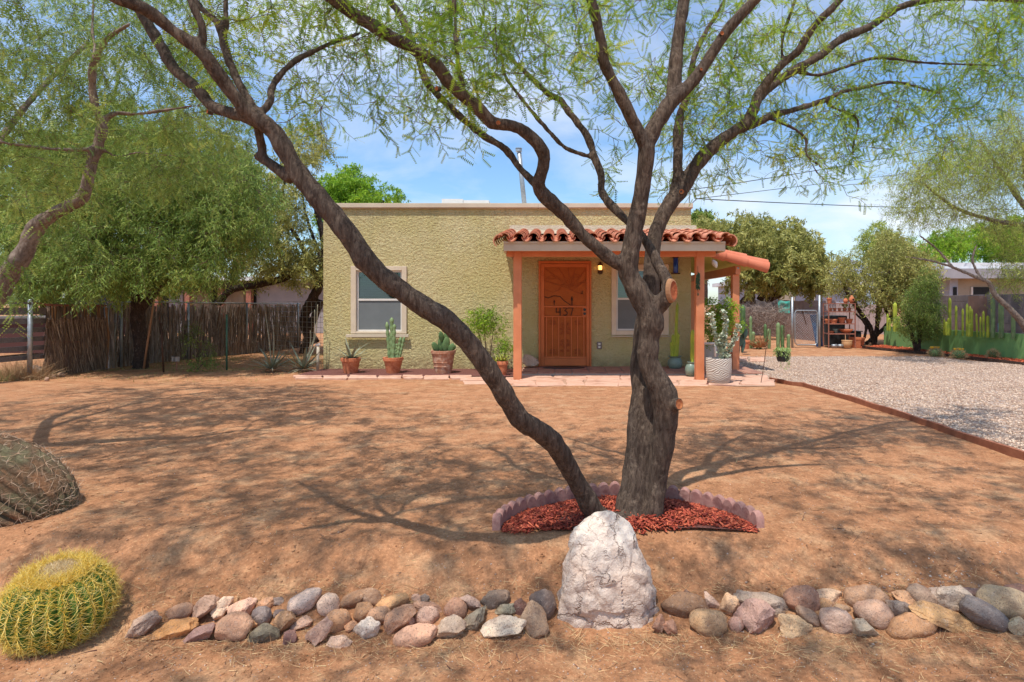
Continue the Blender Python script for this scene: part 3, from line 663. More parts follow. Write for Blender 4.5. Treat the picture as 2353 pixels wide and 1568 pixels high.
def sheet(m_, dz, th):
    nn = 26
    for k in range(nn):      # ribbed decking running down the slope
        y0 = YS-.1+(YB+.3-YS)*k/nn; y1 = YS-.1+(YB+.3-YS)*(k+.5)/nn; y2 = YS-.1+(YB+.3-YS)*(k+1)/nn
        m_.add([(xa, y0, za+dz), (xb, y0, zb+dz), (xb, y1, zb+dz), (xa, y1, za+dz), (xb, y1, zb+dz+.03), (xa, y1, za+dz+.03), (xb, y2, zb+dz+.03), (xa, y2, za+dz+.03), (xb, y2, zb+dz), (xa, y2, za+dz)],
               [(0, 1, 2, 3), (3, 2, 4, 5), (5, 4, 6, 7), (7, 6, 8, 9)])
f = MB(); sheet(f, 0, .01); f.build('ribbed_decking', M('yellow_decking', (.62, .56, .16), (.52, .46, .14), bump=.05), so_)
sl2 = math.atan2(zb-za, xb-xa); ln2 = math.hypot(zb-za, xb-xa)
cap2 = barrel(.118, .088, .46, .017); cap2.materials.append(m_rtile2)
ncol2 = 14; nr2 = 3; ex2 = (ln2+.08-.44)/(nr2-1)
for i in range(ncol2):
    y = YS-.16+i*.25
    for j in range(nr2):
        s = j*ex2; x = xb+.09-s*math.cos(sl2); z = zb+.05-s*math.sin(sl2)
        o = link('roof_tile', cap2, so_, (x, y, z)); o.rotation_mode = 'QUATERNION'
        # local +Y runs up the slope towards the wall
        yv = Vector((-math.cos(sl2), 0, -math.sin(sl2))); zv = Vector((-math.sin(sl2)*-1, 0, math.cos(sl2))); zv = (Vector((0, 0, 1))-yv*yv.z).normalized(); xv = yv.cross(zv)
        o.rotation_quaternion = Matrix((xv, yv, zv)).transposed().to_quaternion()
for j in range(nr2):      # rake tiles on the front edge, lying over the edge
    s = j*ex2; yv = Vector((-math.cos(sl2), 0, -math.sin(sl2))); zv = Vector((0, -.85, .45)); zv = (zv-yv*yv.dot(zv)).normalized(); xv = yv.cross(zv)
    o = link('roof_tile', cap2, so_, (xb+.10-s*math.cos(sl2), YS-.2, zb-.0-s*math.sin(sl2)+.0)); o.rotation_mode = 'QUATERNION'; o.rotation_quaternion = Matrix((xv, yv, zv)).transposed().to_quaternion()
# ------------------------------------------------------------------ patio tiles, flagstones, bed
f = MB(); f.box(px(1195, 10.3)-.0, HX1+.9, 10.30, W-.004, -.2, -.012); pf = f.build('porch_floor', m_grout, kind='structure')
tm = MB(); tm.box(0, .30, 0, .30, 0, .014); tme = tm.build('tmp', m_saltillo, bevel=.004).data
bpy.data.objects.remove(bpy.data.objects['tmp'])
x = px(1195, 10.3)+.01
for i in range(14):
    for j in range(4):
        yy0 = W-.32-j*.316
        link('floor_tile', tme, pf, (x+i*.316+rnd.gauss(0, .002), yy0 if j < 3 else yy0+.155, -.0125+rnd.gauss(0, .0008)), (0, 0, rnd.gauss(0, .006)), (1, 1 if j < 3 else .48, 1))
mo = MB(); mo.add([(px(1180, 9.6), 8.98, -.052), (px(1775, 9.0)+.05, 9.0, -.052), (3.72, 10.295, -.052), (px(1195, 10.3), 10.295, -.052)], [(0, 1, 2, 3)]); mo.build('path_bedding', M('sandy_mortar', (.48, .30, .21), (.40, .23, .15), scale=8, world=True, bump=.5), kind='structure')
fl = thing('flagstone_path', None, None, (0, 9.8, -.08)); fl['kind'] = 'structure'
def flag(poly, z, th=.04):
    n = len(poly); cx_ = sum(p[0] for p in poly)/n; cy_ = sum(p[1] for p in poly)/n; out = []
    for k in range(n):       # ragged outline
        a = Vector(poly[k]); b = Vector(poly[(k+1) % n])
        for t in (0, .33, .67):
            q = a.lerp(b, t); out.append((q.x+rnd.gauss(0, .012), q.y+rnd.gauss(0, .012)))
    m_ = MB(); k = len(out); ins = [(cx_+(p[0]-cx_)*.97, cy_+(p[1]-cy_)*.95) for p in out]
    m_.add([(p[0], p[1], z-th) for p in out]+[(p[0], p[1], z-.008) for p in out]+[(p[0], p[1], z+rnd.gauss(0, .0012)) for p in ins], [tuple(range(2*k, 3*k))]+[(i, (i+1) % k, k+(i+1) % k, k+i) for i in range(k)]+[(k+i, k+(i+1) % k, 2*k+(i+1) % k, 2*k+i) for i in range(k)])
    m_.build('flagstone', m_flag, fl)
def gp(x, y, z): Y = F*(CH-z)/(y-HY); return ((x-CX)/F*Y, Y)
def flagrow(xl, yb, yf, z, jit=6, skew=0):
    for a, b in zip(xl, xl[1:]):
        j = lambda: rnd.uniform(-1, 1)
        flag([gp(a+1+skew, yf+j()*.8, z), gp(b-1+skew, yf+j()*.8, z), gp(b-1+j()*jit*.4, yb+j()*.5, z), gp(a+1+j()*jit*.4, yb+j()*.5, z)], z+rnd.uniform(-.004, .004))
flagrow([675, 742, 800, 868, 925, 972, 1035, 1085], 862, 868.5, -.045)
flagrow([1058, 1118, 1160, 1192], 867, 873, -.045); flagrow([1065, 1125, 1190], 874.5, 881, -.045)
flagrow([1192, 1270, 1350, 1425, 1520, 1600], 860, 871.5, -.035, 14); flagrow([1180, 1235, 1300, 1345, 1420, 1500, 1560, 1625], 873, 886, -.04, 20)
flagrow([1600, 1690, 1765], 861.5, 871, -.04, 14); flagrow([1628, 1700, 1782], 872.5, 883.5, -.04, 14); flagrow([1604, 1650, 1735], 852, 860, -.04, 10)
flagrow([1600, 1660, 1705], 838, 845, -.04, 8); flagrow([1660, 1720, 1760], 821, 829, -.04, 8)
# dark red gravel bed along the wall
f = MB(); n_ = 50; xa_, xb_ = px(676, 10.3), px(1195, 10.3)
for i in range(n_+1):
    x = xa_+(xb_-xa_)*i/n_
    f.v += [(x, 10.22, -.052), (x, 10.8, -.05+.01*noise.noise((x*4, 1, 1))), (x, W+.01 if x > HX0 else W-.3, -.05)]
for i in range(n_): f.f += [(3*i, 3*i+3, 3*i+4, 3*i+1), (3*i+1, 3*i+4, 3*i+5, 3*i+2)]
f.build('planting_bed', m_mulchd, kind='structure', smooth=True)
# ------------------------------------------------------------------ trees
def catmull(pts, step):
    "pts: list of (Vector, r) -> dense list"
    out = []
    n = len(pts)
    for i in range(n-1):
        p0 = pts[max(i-1, 0)]; p1 = pts[i]; p2 = pts[i+1]; p3 = pts[min(i+2, n-1)]
        k = max(1, int((p2[0]-p1[0]).length/step))
        for j in range(k):
            t = j/k; t2, t3 = t*t, t*t*t
            v = 0.5*((2*p1[0])+(p2[0]-p0[0])*t+(2*p0[0]-5*p1[0]+4*p2[0]-p3[0])*t2+(3*p1[0]-p0[0]-3*p2[0]+p3[0])*t3)
            out.append((v, p1[1]*(1-t)+p2[1]*t))
    out.append(pts[-1]); return out
def limb(px_, Y0=None):
    "list of (x, y, r, Y) in photograph units"
    return catmull([(P(x, y, Y), r*Y/F) for x, y, r, Y in px_], .03)
class Twigs:
    "batches many thin tubes into one mesh with numpy"
    def __init__(s): s.b = {}
    def add(s, pts, rad): s.b.setdefault(len(pts), []).append((pts, rad))
    def mesh(s, name, mat, n=3):
        VV, FF, off = [], [], 0
        ang = np.arange(n)*2*PI/n; ca, sa = np.cos(ang), np.sin(ang)
        for m, lst in s.b.items():
            Pn = np.array([a for a, _ in lst]); Rn = np.array([b for _, b in lst]); k = len(lst)
            T = np.empty_like(Pn); T[:, 1:-1] = Pn[:, 2:]-Pn[:, :-2]; T[:, 0] = Pn[:, 1]-Pn[:, 0]; T[:, -1] = Pn[:, -1]-Pn[:, -2]
            T /= np.linalg.norm(T, axis=2, keepdims=True)+1e-9
            ref = np.where(np.abs(T[:, :, 2:3]) > .9, np.array([1., 0, 0]), np.array([0, 0, 1.]))
            U = np.cross(T, ref); U /= np.linalg.norm(U, axis=2, keepdims=True)+1e-9; Vv = np.cross(T, U)
            ring = Pn[:, :, None]+(U[:, :, None]*ca[None, None, :, None]+Vv[:, :, None]*sa[None, None, :, None])*Rn[:, :, None, None]
            VV.append(ring.reshape(-1, 3))
            i = np.arange(m-1)[:, None]*n; q = np.arange(n)[None]
            fc = np.stack([i+q, i+(q+1) % n, i+n+(q+1) % n, i+n+q], 2).reshape(-1, 4)
            FF.append((fc[None]+(np.arange(k)*m*n)[:, None, None]).reshape(-1, 4)+off); off += k*m*n
        return npmesh(name, np.concatenate(VV), np.concatenate(FF), mat, True)
def grow(limbs, targets, r, step=.08, rtip=.0013, kr=.0045, droop=.12, wig=.09, rmax=.02, spread=.55, sub=2, sublen=.18, sag=.35):
    "connect each target to the growing skeleton; returns (Twigs, leaf points, leaf tangents)"
    cap_ = 400000; nodes = np.zeros((cap_, 3)); dirs_ = np.zeros((cap_, 3)); rads = np.zeros(cap_); n = 0
    for lb in limbs:
        for i in range(0, len(lb), 2):
            if i+1 >= len(lb): continue
            nodes[n] = lb[i][0]; d = lb[i+1][0]-lb[i][0]; dirs_[n] = d/(d.length+1e-9); rads[n] = lb[i][1]; n += 1
    targets = np.asarray(targets); base = nodes[:n].copy()
    d0 = np.array([np.min(((base-t)**2).sum(1)) for t in targets]); order = np.argsort(d0)
    tw = Twigs(); LP, LT = [], []
    for ti in order:
        t = targets[ti]; dv = t-nodes[:n]; d2 = (dv**2).sum(1)
        cosn = (dv*dirs_[:n]).sum(1)/np.sqrt(d2+1e-9)
        i = int(np.argmin(d2*(1.6-spread*cosn)+rads[:n]*.4)); p0 = nodes[i]; d = math.sqrt(d2[i])
        if d < .05: continue
        m = max(4, min(14, int(d/step))); ts = np.linspace(0, 1, m)[:, None]
        c = p0+dirs_[i]*d*.45+r.normal(size=3)*wig*d+np.array([0, 0, droop*d])
        pts = (1-ts)**2*p0+2*ts*(1-ts)*c+ts**2*t; pts[1:-1] += r.normal(size=(m-2, 3))*wig*.22*min(d, .6)
        r0 = min(rads[i]*.75, rtip+kr*d, rmax); rr = r0+(rtip-r0)*ts[:, 0]
        tw.add(pts, rr)
        T = np.gradient(pts, axis=0); T /= np.linalg.norm(T, axis=1, keepdims=True)+1e-9
        k = m-1; nodes[n:n+k] = pts[1:]; dirs_[n:n+k] = T[1:]; rads[n:n+k] = np.maximum(rr[1:], .003); n += k
        LP.append(pts[max(1, m//4):]); LT.append(T[max(1, m//4):])
        for _ in range(sub):
            j = r.integers(m//2, m); q = pts[j]; dd = T[j]+r.normal(size=3)*.9; dd[2] -= .25*sag/.35; dd /= np.linalg.norm(dd); l = sublen*r.uniform(.5, 1.4)
            s = np.linspace(0, 1, 4)[:, None]; sp_ = q+dd*l*s+np.array([0, 0, -sag])*l*s*s+r.normal(size=(4, 3))*.012*(s > 0)
            tw.add(sp_, np.linspace(rtip*1.2, rtip*.7, 4)); T2 = np.gradient(sp_, axis=0); T2 /= np.linalg.norm(T2, axis=1, keepdims=True)+1e-9
            LP.append(sp_[1:]); LT.append(T2[1:])
    return tw, LP, LT
def resample(LP, LT, sp_, r):
    A, B = [], []
    for p, t in zip(LP, LT):
        seg = np.linalg.norm(np.diff(p, axis=0), axis=1); L_ = seg.sum()
        if L_ <= 0: continue
        cum = np.concatenate([[0], np.cumsum(seg)]); k = max(1, int(L_/sp_)); s = (np.arange(k)+r.uniform(0, 1, k))*L_/k
        A.append(np.stack([np.interp(s, cum, p[:, j]) for j in range(3)], 1)); B.append(np.stack([np.interp(s, cum, t[:, j]) for j in range(3)], 1))
    return np.concatenate(A), np.concatenate(B)
def pinna(n=11, wl=.16, ww=.055):
    "feather of leaflets along +X, unit length; two rows of narrow triangles"
    V = [(0, -.006, 0), (0, .006, 0), (1, 0, 0)]; Fc = [(0, 1, 2)]
    for k in range(n):
        t = .12+.86*k/(n-1); l = wl*(1-.55*abs(t-.5)**1.5)
        for s in (-1, 1):
            b = len(V); V += [(t-ww/2, 0, 0), (t+ww/2, 0, 0), (t+.05, s*l, -.02)]; Fc.append((b, b+1, b+2) if s > 0 else (b+1, b, b+2))
    return np.array(V, float), np.array(Fc)
def tri(): return np.array([(0, -.5, 0), (1, 0, 0), (0, .5, 0)], float), np.array([(0, 1, 2)])
def strip(): return np.array([(0, 0, 0), (.5, -.5, 0), (1, 0, 0), (.5, .5, 0)], float), np.array([(0, 1, 2), (0, 2, 3)])
def foliage(name, pos, tan, r, mat, tmpl, size, width=1.0, droop=.3, out=.9, along=.35, jit=0.01, tintf=None):
    V0, F0 = tmpl; n = len(pos)
    side = r.normal(size=(n, 3)); side -= (side*tan).sum(1)[:, None]*tan; side /= np.linalg.norm(side, axis=1, keepdims=True)+1e-9
    X = tan*along+side*out+np.array([0, 0, -droop]); X /= np.linalg.norm(X, axis=1, keepdims=True)
    up = r.normal(size=(n, 3))*.6+np.array([0, 0, 1.]); Y_ = np.cross(up, X); Y_ /= np.linalg.norm(Y_, axis=1, keepdims=True)+1e-9; Z = np.cross(X, Y_)
    s = size*r.uniform(.55, 1.25, (n, 1, 1))
    V = (V0[None, :, 0:1]*X[:, None]+V0[None, :, 1:2]*Y_[:, None]*width+V0[None, :, 2:3]*Z[:, None])*s+pos[:, None]+r.normal(size=(n, 1, 3))*jit
    FF = (F0[None]+np.arange(n)[:, None, None]*len(V0)).reshape(-1, 3)
    big = np.array([noise.noise(Vector(p)*1.6) for p in pos[:: max(1, n//4000)]]); bi = np.interp(np.arange(n), np.arange(len(big))*max(1, n//4000), big)
    tint = np.clip(.42+bi*.45+r.normal(size=n)*.22, 0, 1)
    return npmesh(name, V.reshape(-1, 3), FF, mat, False, np.repeat(tint, len(V0)))
def solid(name, limbs, mat, parent, vox=.009, lump=.12, nr=14):
    "join overlapping tubes with a voxel remesh so forks read as one surface"
    m_ = MB()
    for lb in limbs:
        sm = MB(); pts = []; rad = []
        for i, (p, rr) in enumerate(lb):
            pts.append(p); rad.append(rr*(1+lump*noise.noise(p*9)+lump*.6*noise.noise(p*23)))
        m_.tube(pts, rad, nr)
    o = m_.build(name, mat, parent)
    md = o.modifiers.new('r', 'REMESH'); md.mode = 'VOXEL'; md.voxel_size = vox; md.use_smooth_shade = True
    dg = bpy.context.evaluated_depsgraph_get(); me = bpy.data.meshes.new_from_object(o.evaluated_get(dg)); o.modifiers.clear(); o.data = me
    n = len(me.vertices); co = np.empty(n*3, np.float32); no = np.empty(n*3, np.float32)
    me.vertices.foreach_get('co', co); me.vertices.foreach_get('normal', no); co = co.reshape(-1, 3); no = no.reshape(-1, 3)
    off = np.array(WL[parent.name]) if parent else 0
    for i in range(n):
        c = Vector(co[i]+off); k = .0032*noise.noise(Vector((c.x*34, c.y*34, c.z*9)))+.0035*noise.noise(c*14)
        co[i] += no[i]*k*(vox/.009)
    me.vertices.foreach_set('co', co.ravel()); me.polygons.foreach_set('use_smooth', np.ones(len(me.polygons), bool)); me.update()
    return o
def crown_objs(parent, tw, leafme, twmat=m_twig):
    off = -WL[parent.name]
    a = link('twigs', tw.mesh('twigs', twmat), parent, (0, 0, 0)); b = link('crown', leafme, parent, (0, 0, 0)); return a, b
def pxtargets(boxes, r):
    out = []
    for x0, x1, y0, y1, Y0, Y1, n in boxes:
        for _ in range(n):
            x, y, Y = r.uniform(x0, x1), r.uniform(y0, y1), r.uniform(Y0, Y1); out.append(tuple(P(x, y, Y)))
    return out
def cut(c, nrm, r, parent, name='pruning_cut'):
    n_ = Vector(nrm).normalized(); q = n_.to_track_quat('Z', 'Y'); m_ = MB(); vs = []
    for rr, z in ((r*1.12, -.02), (r*1.12, 0), (r*.96, .004)):
        for k in range(16): a = 2*PI*k/16; vs.append(c+q @ Vector((rr*math.cos(a), rr*math.sin(a), z)))
    m_.add(vs, [(i*16+k, i*16+(k+1) % 16, i*16+16+(k+1) % 16, i*16+16+k) for i in range(2) for k in range(16)]); m_.build('cut_bark', m_bark, parent)
    m_ = MB(); vs = [c+q @ Vector((rr*math.cos(2*PI*k/16), rr*math.sin(2*PI*k/16), z)) for rr, z in ((r*.95, .003), (r*.5, -.001)) for k in range(16)]
    m_.add(vs, [(k, (k+1) % 16, 16+(k+1) % 16, 16+k) for k in range(16)]+[tuple(range(16, 32))]); m_.build(name, m_cut, parent)

# ---- the big mesquite in the middle of the yard
tree = thing('mesquite_tree', 'big multi-trunked mesquite in the scalloped ring, leaning limb crossing the house front', 'tree', P(1440, 1195, 3.3))
front = [(1490, 1215, 34, 3.32), (1505, 1150, 23, 3.3), (1513, 1095, 21, 3.3), (1521, 1045, 24, 3.29), (1527, 998, 27, 3.28), (1530, 950, 29, 3.27), (1524, 905, 30, 3.26), (1503, 862, 27, 3.26), (1489, 826, 25, 3.26), (1492, 778, 26, 3.26), (1497, 740, 31, 3.26), (1485, 706, 29, 3.26), (1463, 665, 25, 3.26), (1444, 628, 24, 3.26), (1445, 596, 23, 3.25), (1452, 560, 22, 3.25), (1459, 520, 20, 3.25), (1470, 470, 19, 3.24), (1480, 403, 18, 3.22), (1487, 336, 20, 3.2)]
rear = [(1440, 1218, 44, 3.36), (1452, 1165, 39, 3.38), (1464, 1095, 34, 3.4), (1470, 1000, 30, 3.42), (1474, 902, 23, 3.46), (1471, 830, 22, 3.5), (1478, 758, 22, 3.52), (1491, 700, 22, 3.55), (1496, 638, 20, 3.56), (1499, 590, 19, 3.58), (1508, 533, 17, 3.6), (1538, 470, 18, 3.62), (1571, 431, 17, 3.65), (1599, 381, 16, 3.7), (1640, 337, 15, 3.75), (1686, 303, 14, 3.8), (1714, 287, 13, 3.85)]
mainl = [front, rear,
 [(1450, 610, 20, 3.26), (1420, 605, 18, 3.25), (1380, 577, 15, 3.22), (1346, 548, 14, 3.2), (1318, 516, 16, 3.18), (1290, 485, 17, 3.15), (1261, 460, 17, 3.12), (1240, 437, 16, 3.1), (1238, 420, 15, 3.08), (1245, 396, 14, 3.06), (1251, 366, 15, 3.04), (1241, 339, 15, 3.02), (1214, 309, 14, 3.0), (1177, 289, 13, 2.97), (1130, 282, 14, 2.95), (1104, 255, 15, 2.93), (1067, 222, 15, 2.9), (1030, 188, 15, 2.87), (1009, 158, 15, 2.85), (969, 124, 15, 2.83), (892, 81, 15, 2.78), (831, 44, 15, 2.74), (781, 10, 15, 2.7), (700, -50, 13, 2.6), (600, -110, 10, 2.5), (500, -160, 6, 2.4)],
 [(1240, 430, 13, 3.1), (1218, 410, 9, 3.12), (1194, 386, 8, 3.15), (1161, 343, 8, 3.2), (1117, 316, 8, 3.25), (1073, 282, 8, 3.3), (1030, 242, 8, 3.35), (996, 208, 8, 3.4), (976, 181, 8, 3.45), (960, 130, 8, 3.5), (925, 44, 8, 3.6), (895, 0, 7, 3.65), (850, -80, 5, 3.7)],
 [(1063, 205, 8, 2.9), (1056, 168, 6, 2.92), (1048, 101, 5, 2.95), (1046, 44, 5, 3.0), (1043, 0, 5, 3.0), (1050, -80, 3, 3.0)],
 [(1484, 740, 20, 3.27), (1505, 708, 22, 3.26), (1526, 690, 20, 3.24), (1537, 668, 16, 3.22), (1534, 650, 13, 3.24), (1526, 633, 13, 3.26), (1510, 602, 12.5, 3.3), (1489, 563, 10.5, 3.36), (1474, 540, 9.5, 3.4), (1444, 510, 10, 3.45), (1402, 470, 10, 3.52), (1382, 437, 9.5, 3.58), (1382, 403, 9, 3.63), (1366, 363, 9, 3.7), (1352, 319, 9, 3.76), (1332, 289, 8, 3.8), (1305, 255, 8, 3.86), (1285, 228, 7.5, 3.9), (1258, 215, 7, 3.93), (1190, 150, 5, 4.05), (1120, 90, 3.5, 4.2)],
 [(1366, 363, 6, 3.7), (1332, 353, 5, 3.72), (1298, 339, 5, 3.75), (1268, 309, 5, 3.8), (1241, 279, 5, 3.85), (1184, 208, 4, 3.95), (1157, 161, 3.5, 4.0), (1150, 60, 3, 4.1)],
 [(1487, 345, 17, 3.2), (1463, 296, 15, 3.18), (1440, 249, 14, 3.16), (1409, 188, 13, 3.14), (1386, 141, 13, 3.12), (1382, 101, 12.5, 3.1), (1372, 54, 12, 3.08), (1359, 0, 12, 3.05), (1330, -80, 10, 3.0), (1290, -180, 7, 2.95)],
 [(1485, 345, 17, 3.2), (1500, 300, 19, 3.22), (1515, 275, 18, 3.23), (1540, 237, 18, 3.25), (1571, 209, 15, 3.26), (1602, 175, 14.5, 3.27), (1630, 134, 13, 3.28), (1661, 84, 13, 3.28), (1693, 44, 12, 3.28), (1733, 3, 12, 3.28), (1800, -70, 10, 3.25), (1880, -160, 7, 3.2)],
 [(1543, 230, 14, 3.26), (1549, 190, 16, 3.3), (1556, 109, 15, 3.33), (1565, 47, 14, 3.35), (1571, 0, 14, 3.37), (1580, -100, 11, 3.4), (1585, -200, 7, 3.4)],
 [(1545, 462, 13, 3.62), (1553, 430, 12, 3.64), (1557, 400, 11.5, 3.66), (1558, 359, 11, 3.7), (1558, 312, 11.5, 3.75), (1563, 265, 10, 3.82), (1580, 215, 7.5, 3.9), (1593, 140, 7, 4.0), (1615, 87, 6, 4.1), (1655, 19, 4, 4.25), (1680, -40, 3, 4.3)],
 [(1711, 290, 12, 3.84), (1730, 255, 13, 3.86), (1743, 218, 12, 3.9), (1764, 187, 10, 3.9), (1799, 147, 9, 3.88), (1833, 119, 9, 3.86), (1852, 87, 9, 3.84), (1874, 56, 8, 3.82), (1930, 0, 8, 3.8), (2000, -90, 6, 3.75), (2060, -180, 4, 3.7)],
 [(1741, 228, 11, 3.9), (1770, 200, 10, 3.98), (1796, 181, 10, 4.05), (1836, 156, 10, 4.12), (1889, 125, 9, 4.22), (1932, 91, 9, 4.32), (2002, 60, 8.5, 4.45), (2049, 27, 8, 4.55), (2100, 7, 7.5, 4.65), (2200, -5, 6, 4.8), (2353, 5, 5, 5.0), (2450, 30, 3, 5.1)],
 [(1714, 290, 10, 3.85), (1740, 283, 9, 3.88), (1768, 268, 8, 3.95), (1811, 256, 7, 4.0), (1858, 243, 6, 4.1), (1902, 228, 6, 4.2), (1936, 212, 5, 4.3), (1990, 200, 4, 4.4), (2060, 190, 3.5, 4.5), (2160, 215, 2.5, 4.7)],
 [(1799, 147, 5, 3.88), (1797, 94, 4, 3.9), (1805, 62, 4, 3.9), (1827, 0, 4, 3.9), (1840, -60, 3, 3.9)],
 [(1827, 163, 5, 4.1), (1881, 173, 4, 4.2), (1932, 158, 4, 4.3), (2016, 134, 4, 4.45), (2133, 145, 3, 4.6), (2300, 151, 2, 4.8)],
 [(1765, 270, 5, 3.95), (1817, 292, 4, 3.9), (1851, 319, 3.4, 3.9), (1854, 356, 2.6, 3.85), (1888, 386, 2, 3.8), (1905, 420, 1.5, 3.8)],
 [(1900, 228, 5, 4.2), (1911, 245, 3.5, 4.2), (1965, 269, 3, 4.2), (1972, 292, 3, 4.2), (1962, 329, 2.4, 4.2), (1960, 370, 1.8, 4.2)],
 # the leaning limb and its forks
 [(1405, 1215, 30, 3.27), (1368, 1180, 26, 3.24), (1337, 1127, 22, 3.18), (1303, 1068, 21, 3.08), (1272, 1018, 24, 2.98), (1237, 990, 24, 2.9), (1196, 965, 24, 2.83), (1172, 928, 23, 2.78), (1141, 878, 23, 2.72), (1103, 822, 22, 2.68), (1066, 775, 24, 2.65), (1020, 733, 25, 2.62), (968, 700, 23, 2.6), (905, 656, 23, 2.58), (850, 610, 25, 2.56), (813, 558, 25, 2.55), (779, 511, 24, 2.55), (737, 461, 23, 2.55), (695, 411, 22, 2.55), (661, 356, 21, 2.55), (632, 306, 21, 2.55), (598, 276, 18, 2.54), (571, 262, 17, 2.53), (544, 228, 16, 2.5), (504, 175, 16, 2.46), (470, 128, 16, 2.43), (447, 104, 16, 2.42), (403, 74, 15, 2.4), (353, 34, 15, 2.36), (302, 7, 15, 2.32), (262, -8, 14, 2.3), (200, -50, 9, 2.25), (130, -90, 5, 2.2)],
 [(590, 276, 16, 2.54), (551, 265, 14, 2.56), (510, 255, 13, 2.6), (480, 238, 12.5, 2.63), (450, 202, 13, 2.66), (403, 161, 13, 2.7), (373, 111, 13, 2.73), (343, 60, 12, 2.76), (310, 10, 11, 2.8), (260, -60, 9, 2.85), (200, -150, 6, 2.9)],
 [(456, 115, 11, 2.42), (466, 90, 9.5, 2.43), (464, 60, 9, 2.43), (450, 27, 8.5, 2.43), (437, 0, 8, 2.43), (420, -60, 6, 2.4), (410, -140, 4, 2.4)],
 [(592, 268, 12, 2.56), (578, 240, 10, 2.6), (554, 202, 10, 2.63), (524, 134, 9.5, 2.68), (511, 84, 9, 2.72), (497, 50, 8, 2.75), (460, 17, 7, 2.8), (420, -40, 5, 2.85)],
 [(517, 85, 6.5, 2.72), (519, 40, 6, 2.75), (519, 0, 5.5, 2.78), (530, -80, 4, 2.8)],
 [(592, 272, 10, 2.56), (608, 252, 8, 2.6), (622, 232, 8, 2.64), (625, 202, 7, 2.7), (648, 168, 7, 2.78), (682, 138, 7, 2.86), (722, 118, 6, 2.95), (766, 97, 5, 3.05), (800, 88, 4.5, 3.1), (830, 75, 3, 3.2)],
 [(672, 412, 14, 2.57), (640, 390, 13, 2.6), (612, 370, 12, 2.62), (590, 356, 9, 2.62)],
 [(606, 366, 10, 2.62), (602, 340, 9.5, 2.62), (597, 312, 10, 2.6), (592, 286, 9, 2.57)],
 # root flare
 [(1400, 1205, 30, 3.22), (1425, 1212, 34, 3.25), (1465, 1212, 34, 3.3)],
 [(1484, 1190, 24, 3.35), (1490, 1120, 20, 3.35), (1494, 1050, 19, 3.36), (1497, 990, 20, 3.37), (1498, 940, 18, 3.38), (1490, 890, 14, 3.40)],
 # stubs
 [(1528, 940, 22, 3.27), (1545, 933, 17, 3.22), (1556, 929, 14, 3.19)]]
Lm = [limb(l) for l in mainl]
solid('trunk', Lm, m_bark, tree, .0105)
cut(P(1560, 929, 3.175), (.55, -.8, .12), .030, tree)
# long oval cut where a limb was taken off
q = P(1546, 668, 3.19); e_ = MB(); vs = []
nq = Vector((.62, -.78, .05)).normalized(); rr_ = nq.cross(Vector((0, 0, 1))).normalized(); uu = rr_.cross(nq)
for s, z in ((1.2, -.02), (1.12, .004), (.92, .008)): vs += [q+rr_*(.033*s*math.cos(2*PI*k/20))+uu*(.058*s*math.sin(2*PI*k/20))+nq*z for k in range(20)]
e_.add(vs, [(i*20+k, i*20+(k+1) % 20, i*20+20+(k+1) % 20, i*20+20+k) for i in range(2) for k in range(20)]); e_.build('cut_bark', m_rib, tree)
e_ = MB(); vs = []
for s, z in ((.93, .0075), (.55, .002)): vs += [q+rr_*(.033*s*math.cos(2*PI*k/20))+uu*(.058*s*math.sin(2*PI*k/20))+nq*z for k in range(20)]
e_.add(vs, [(k, (k+1) % 20, 20+(k+1) % 20, 20+k) for k in range(20)]+[tuple(range(20, 40))]); e_.build('pruning_cut', M('red_heartwood', (.30, .06, .025), (.42, .13, .05), scale=30, bump=.6, bscale=60), tree)
for x, y, Y, r_, nn in ((1004, 204, 2.84, .011, (-.5, -.8, -.2)), (1145, 283, 2.915, .012, (.1, -1, .1)), (1566, 441, 3.59, .017, (.1, -1, .1)), (1659, 77, 3.245, .011, (0, -1, 0)), (478, 257, 2.58, .009, (-.5, -.8, .1)), (1611, 160, 3.23, .008, (0, -1, .1))):
    cut(P(x, y, Y), nn, r_, tree)
r1 = np.random.default_rng(21)
boxes = [  # x0 x1 y0 y1 Y0 Y1 n : where the photograph shows this tree's leaves
 (600, 840, -20, 130, 2.7, 3.8, 34), (640, 800, 120, 250, 2.8, 3.8, 12), (440, 640, -20, 180, 2.6, 3.6, 30), (620, 760, 230, 330, 3.0, 3.8, 8),
 (825, 880, 120, 300, 3.2, 3.5, 5), (860, 930, 270, 300, 3.3, 3.5, 2), (900, 1010, 150, 290, 3.2, 3.8, 10),
 (840, 1130, -20, 130, 2.6, 4.0, 56), (960, 1220, 60, 250, 2.7, 3.9, 50), (1100, 1420, -20, 150, 2.9, 4.4, 56), (1200, 1380, 120, 230, 3.2, 4.2, 20), (1000, 1130, 240, 300, 3.1, 3.5, 8),
 (1420, 1560, -20, 240, 3.4, 4.5, 34), (1560, 1700, -20, 300, 3.4, 4.6, 50), (1390, 1470, 250, 430, 3.5, 4.2, 7), (1500, 1560, 300, 480, 3.6, 4.2, 8),
 (1560, 1680, 280, 430, 3.7, 4.5, 20), (1700, 1900, -20, 130, 3.6, 4.8, 40), (1640, 1830, 120, 290, 3.8, 4.8, 34), (1790, 1960, 250, 400, 3.8, 4.4, 42), (1655, 1760, 300, 380, 3.8, 4.2, 9),
 (1900, 2353, -20, 110, 4.2, 5.4, 76), (1860, 2353, 110, 200, 4.1, 5.4, 76), (1900, 2250, 190, 290, 4.1, 5.2, 70), (1940, 2200, 280, 350, 4.1, 5.0, 28), (1860, 2000, 390, 430, 3.8, 4.1, 2), (2250, 2400, -20, 230, 4.6, 5.6, 26)]
tg = pxtargets(boxes, r1)
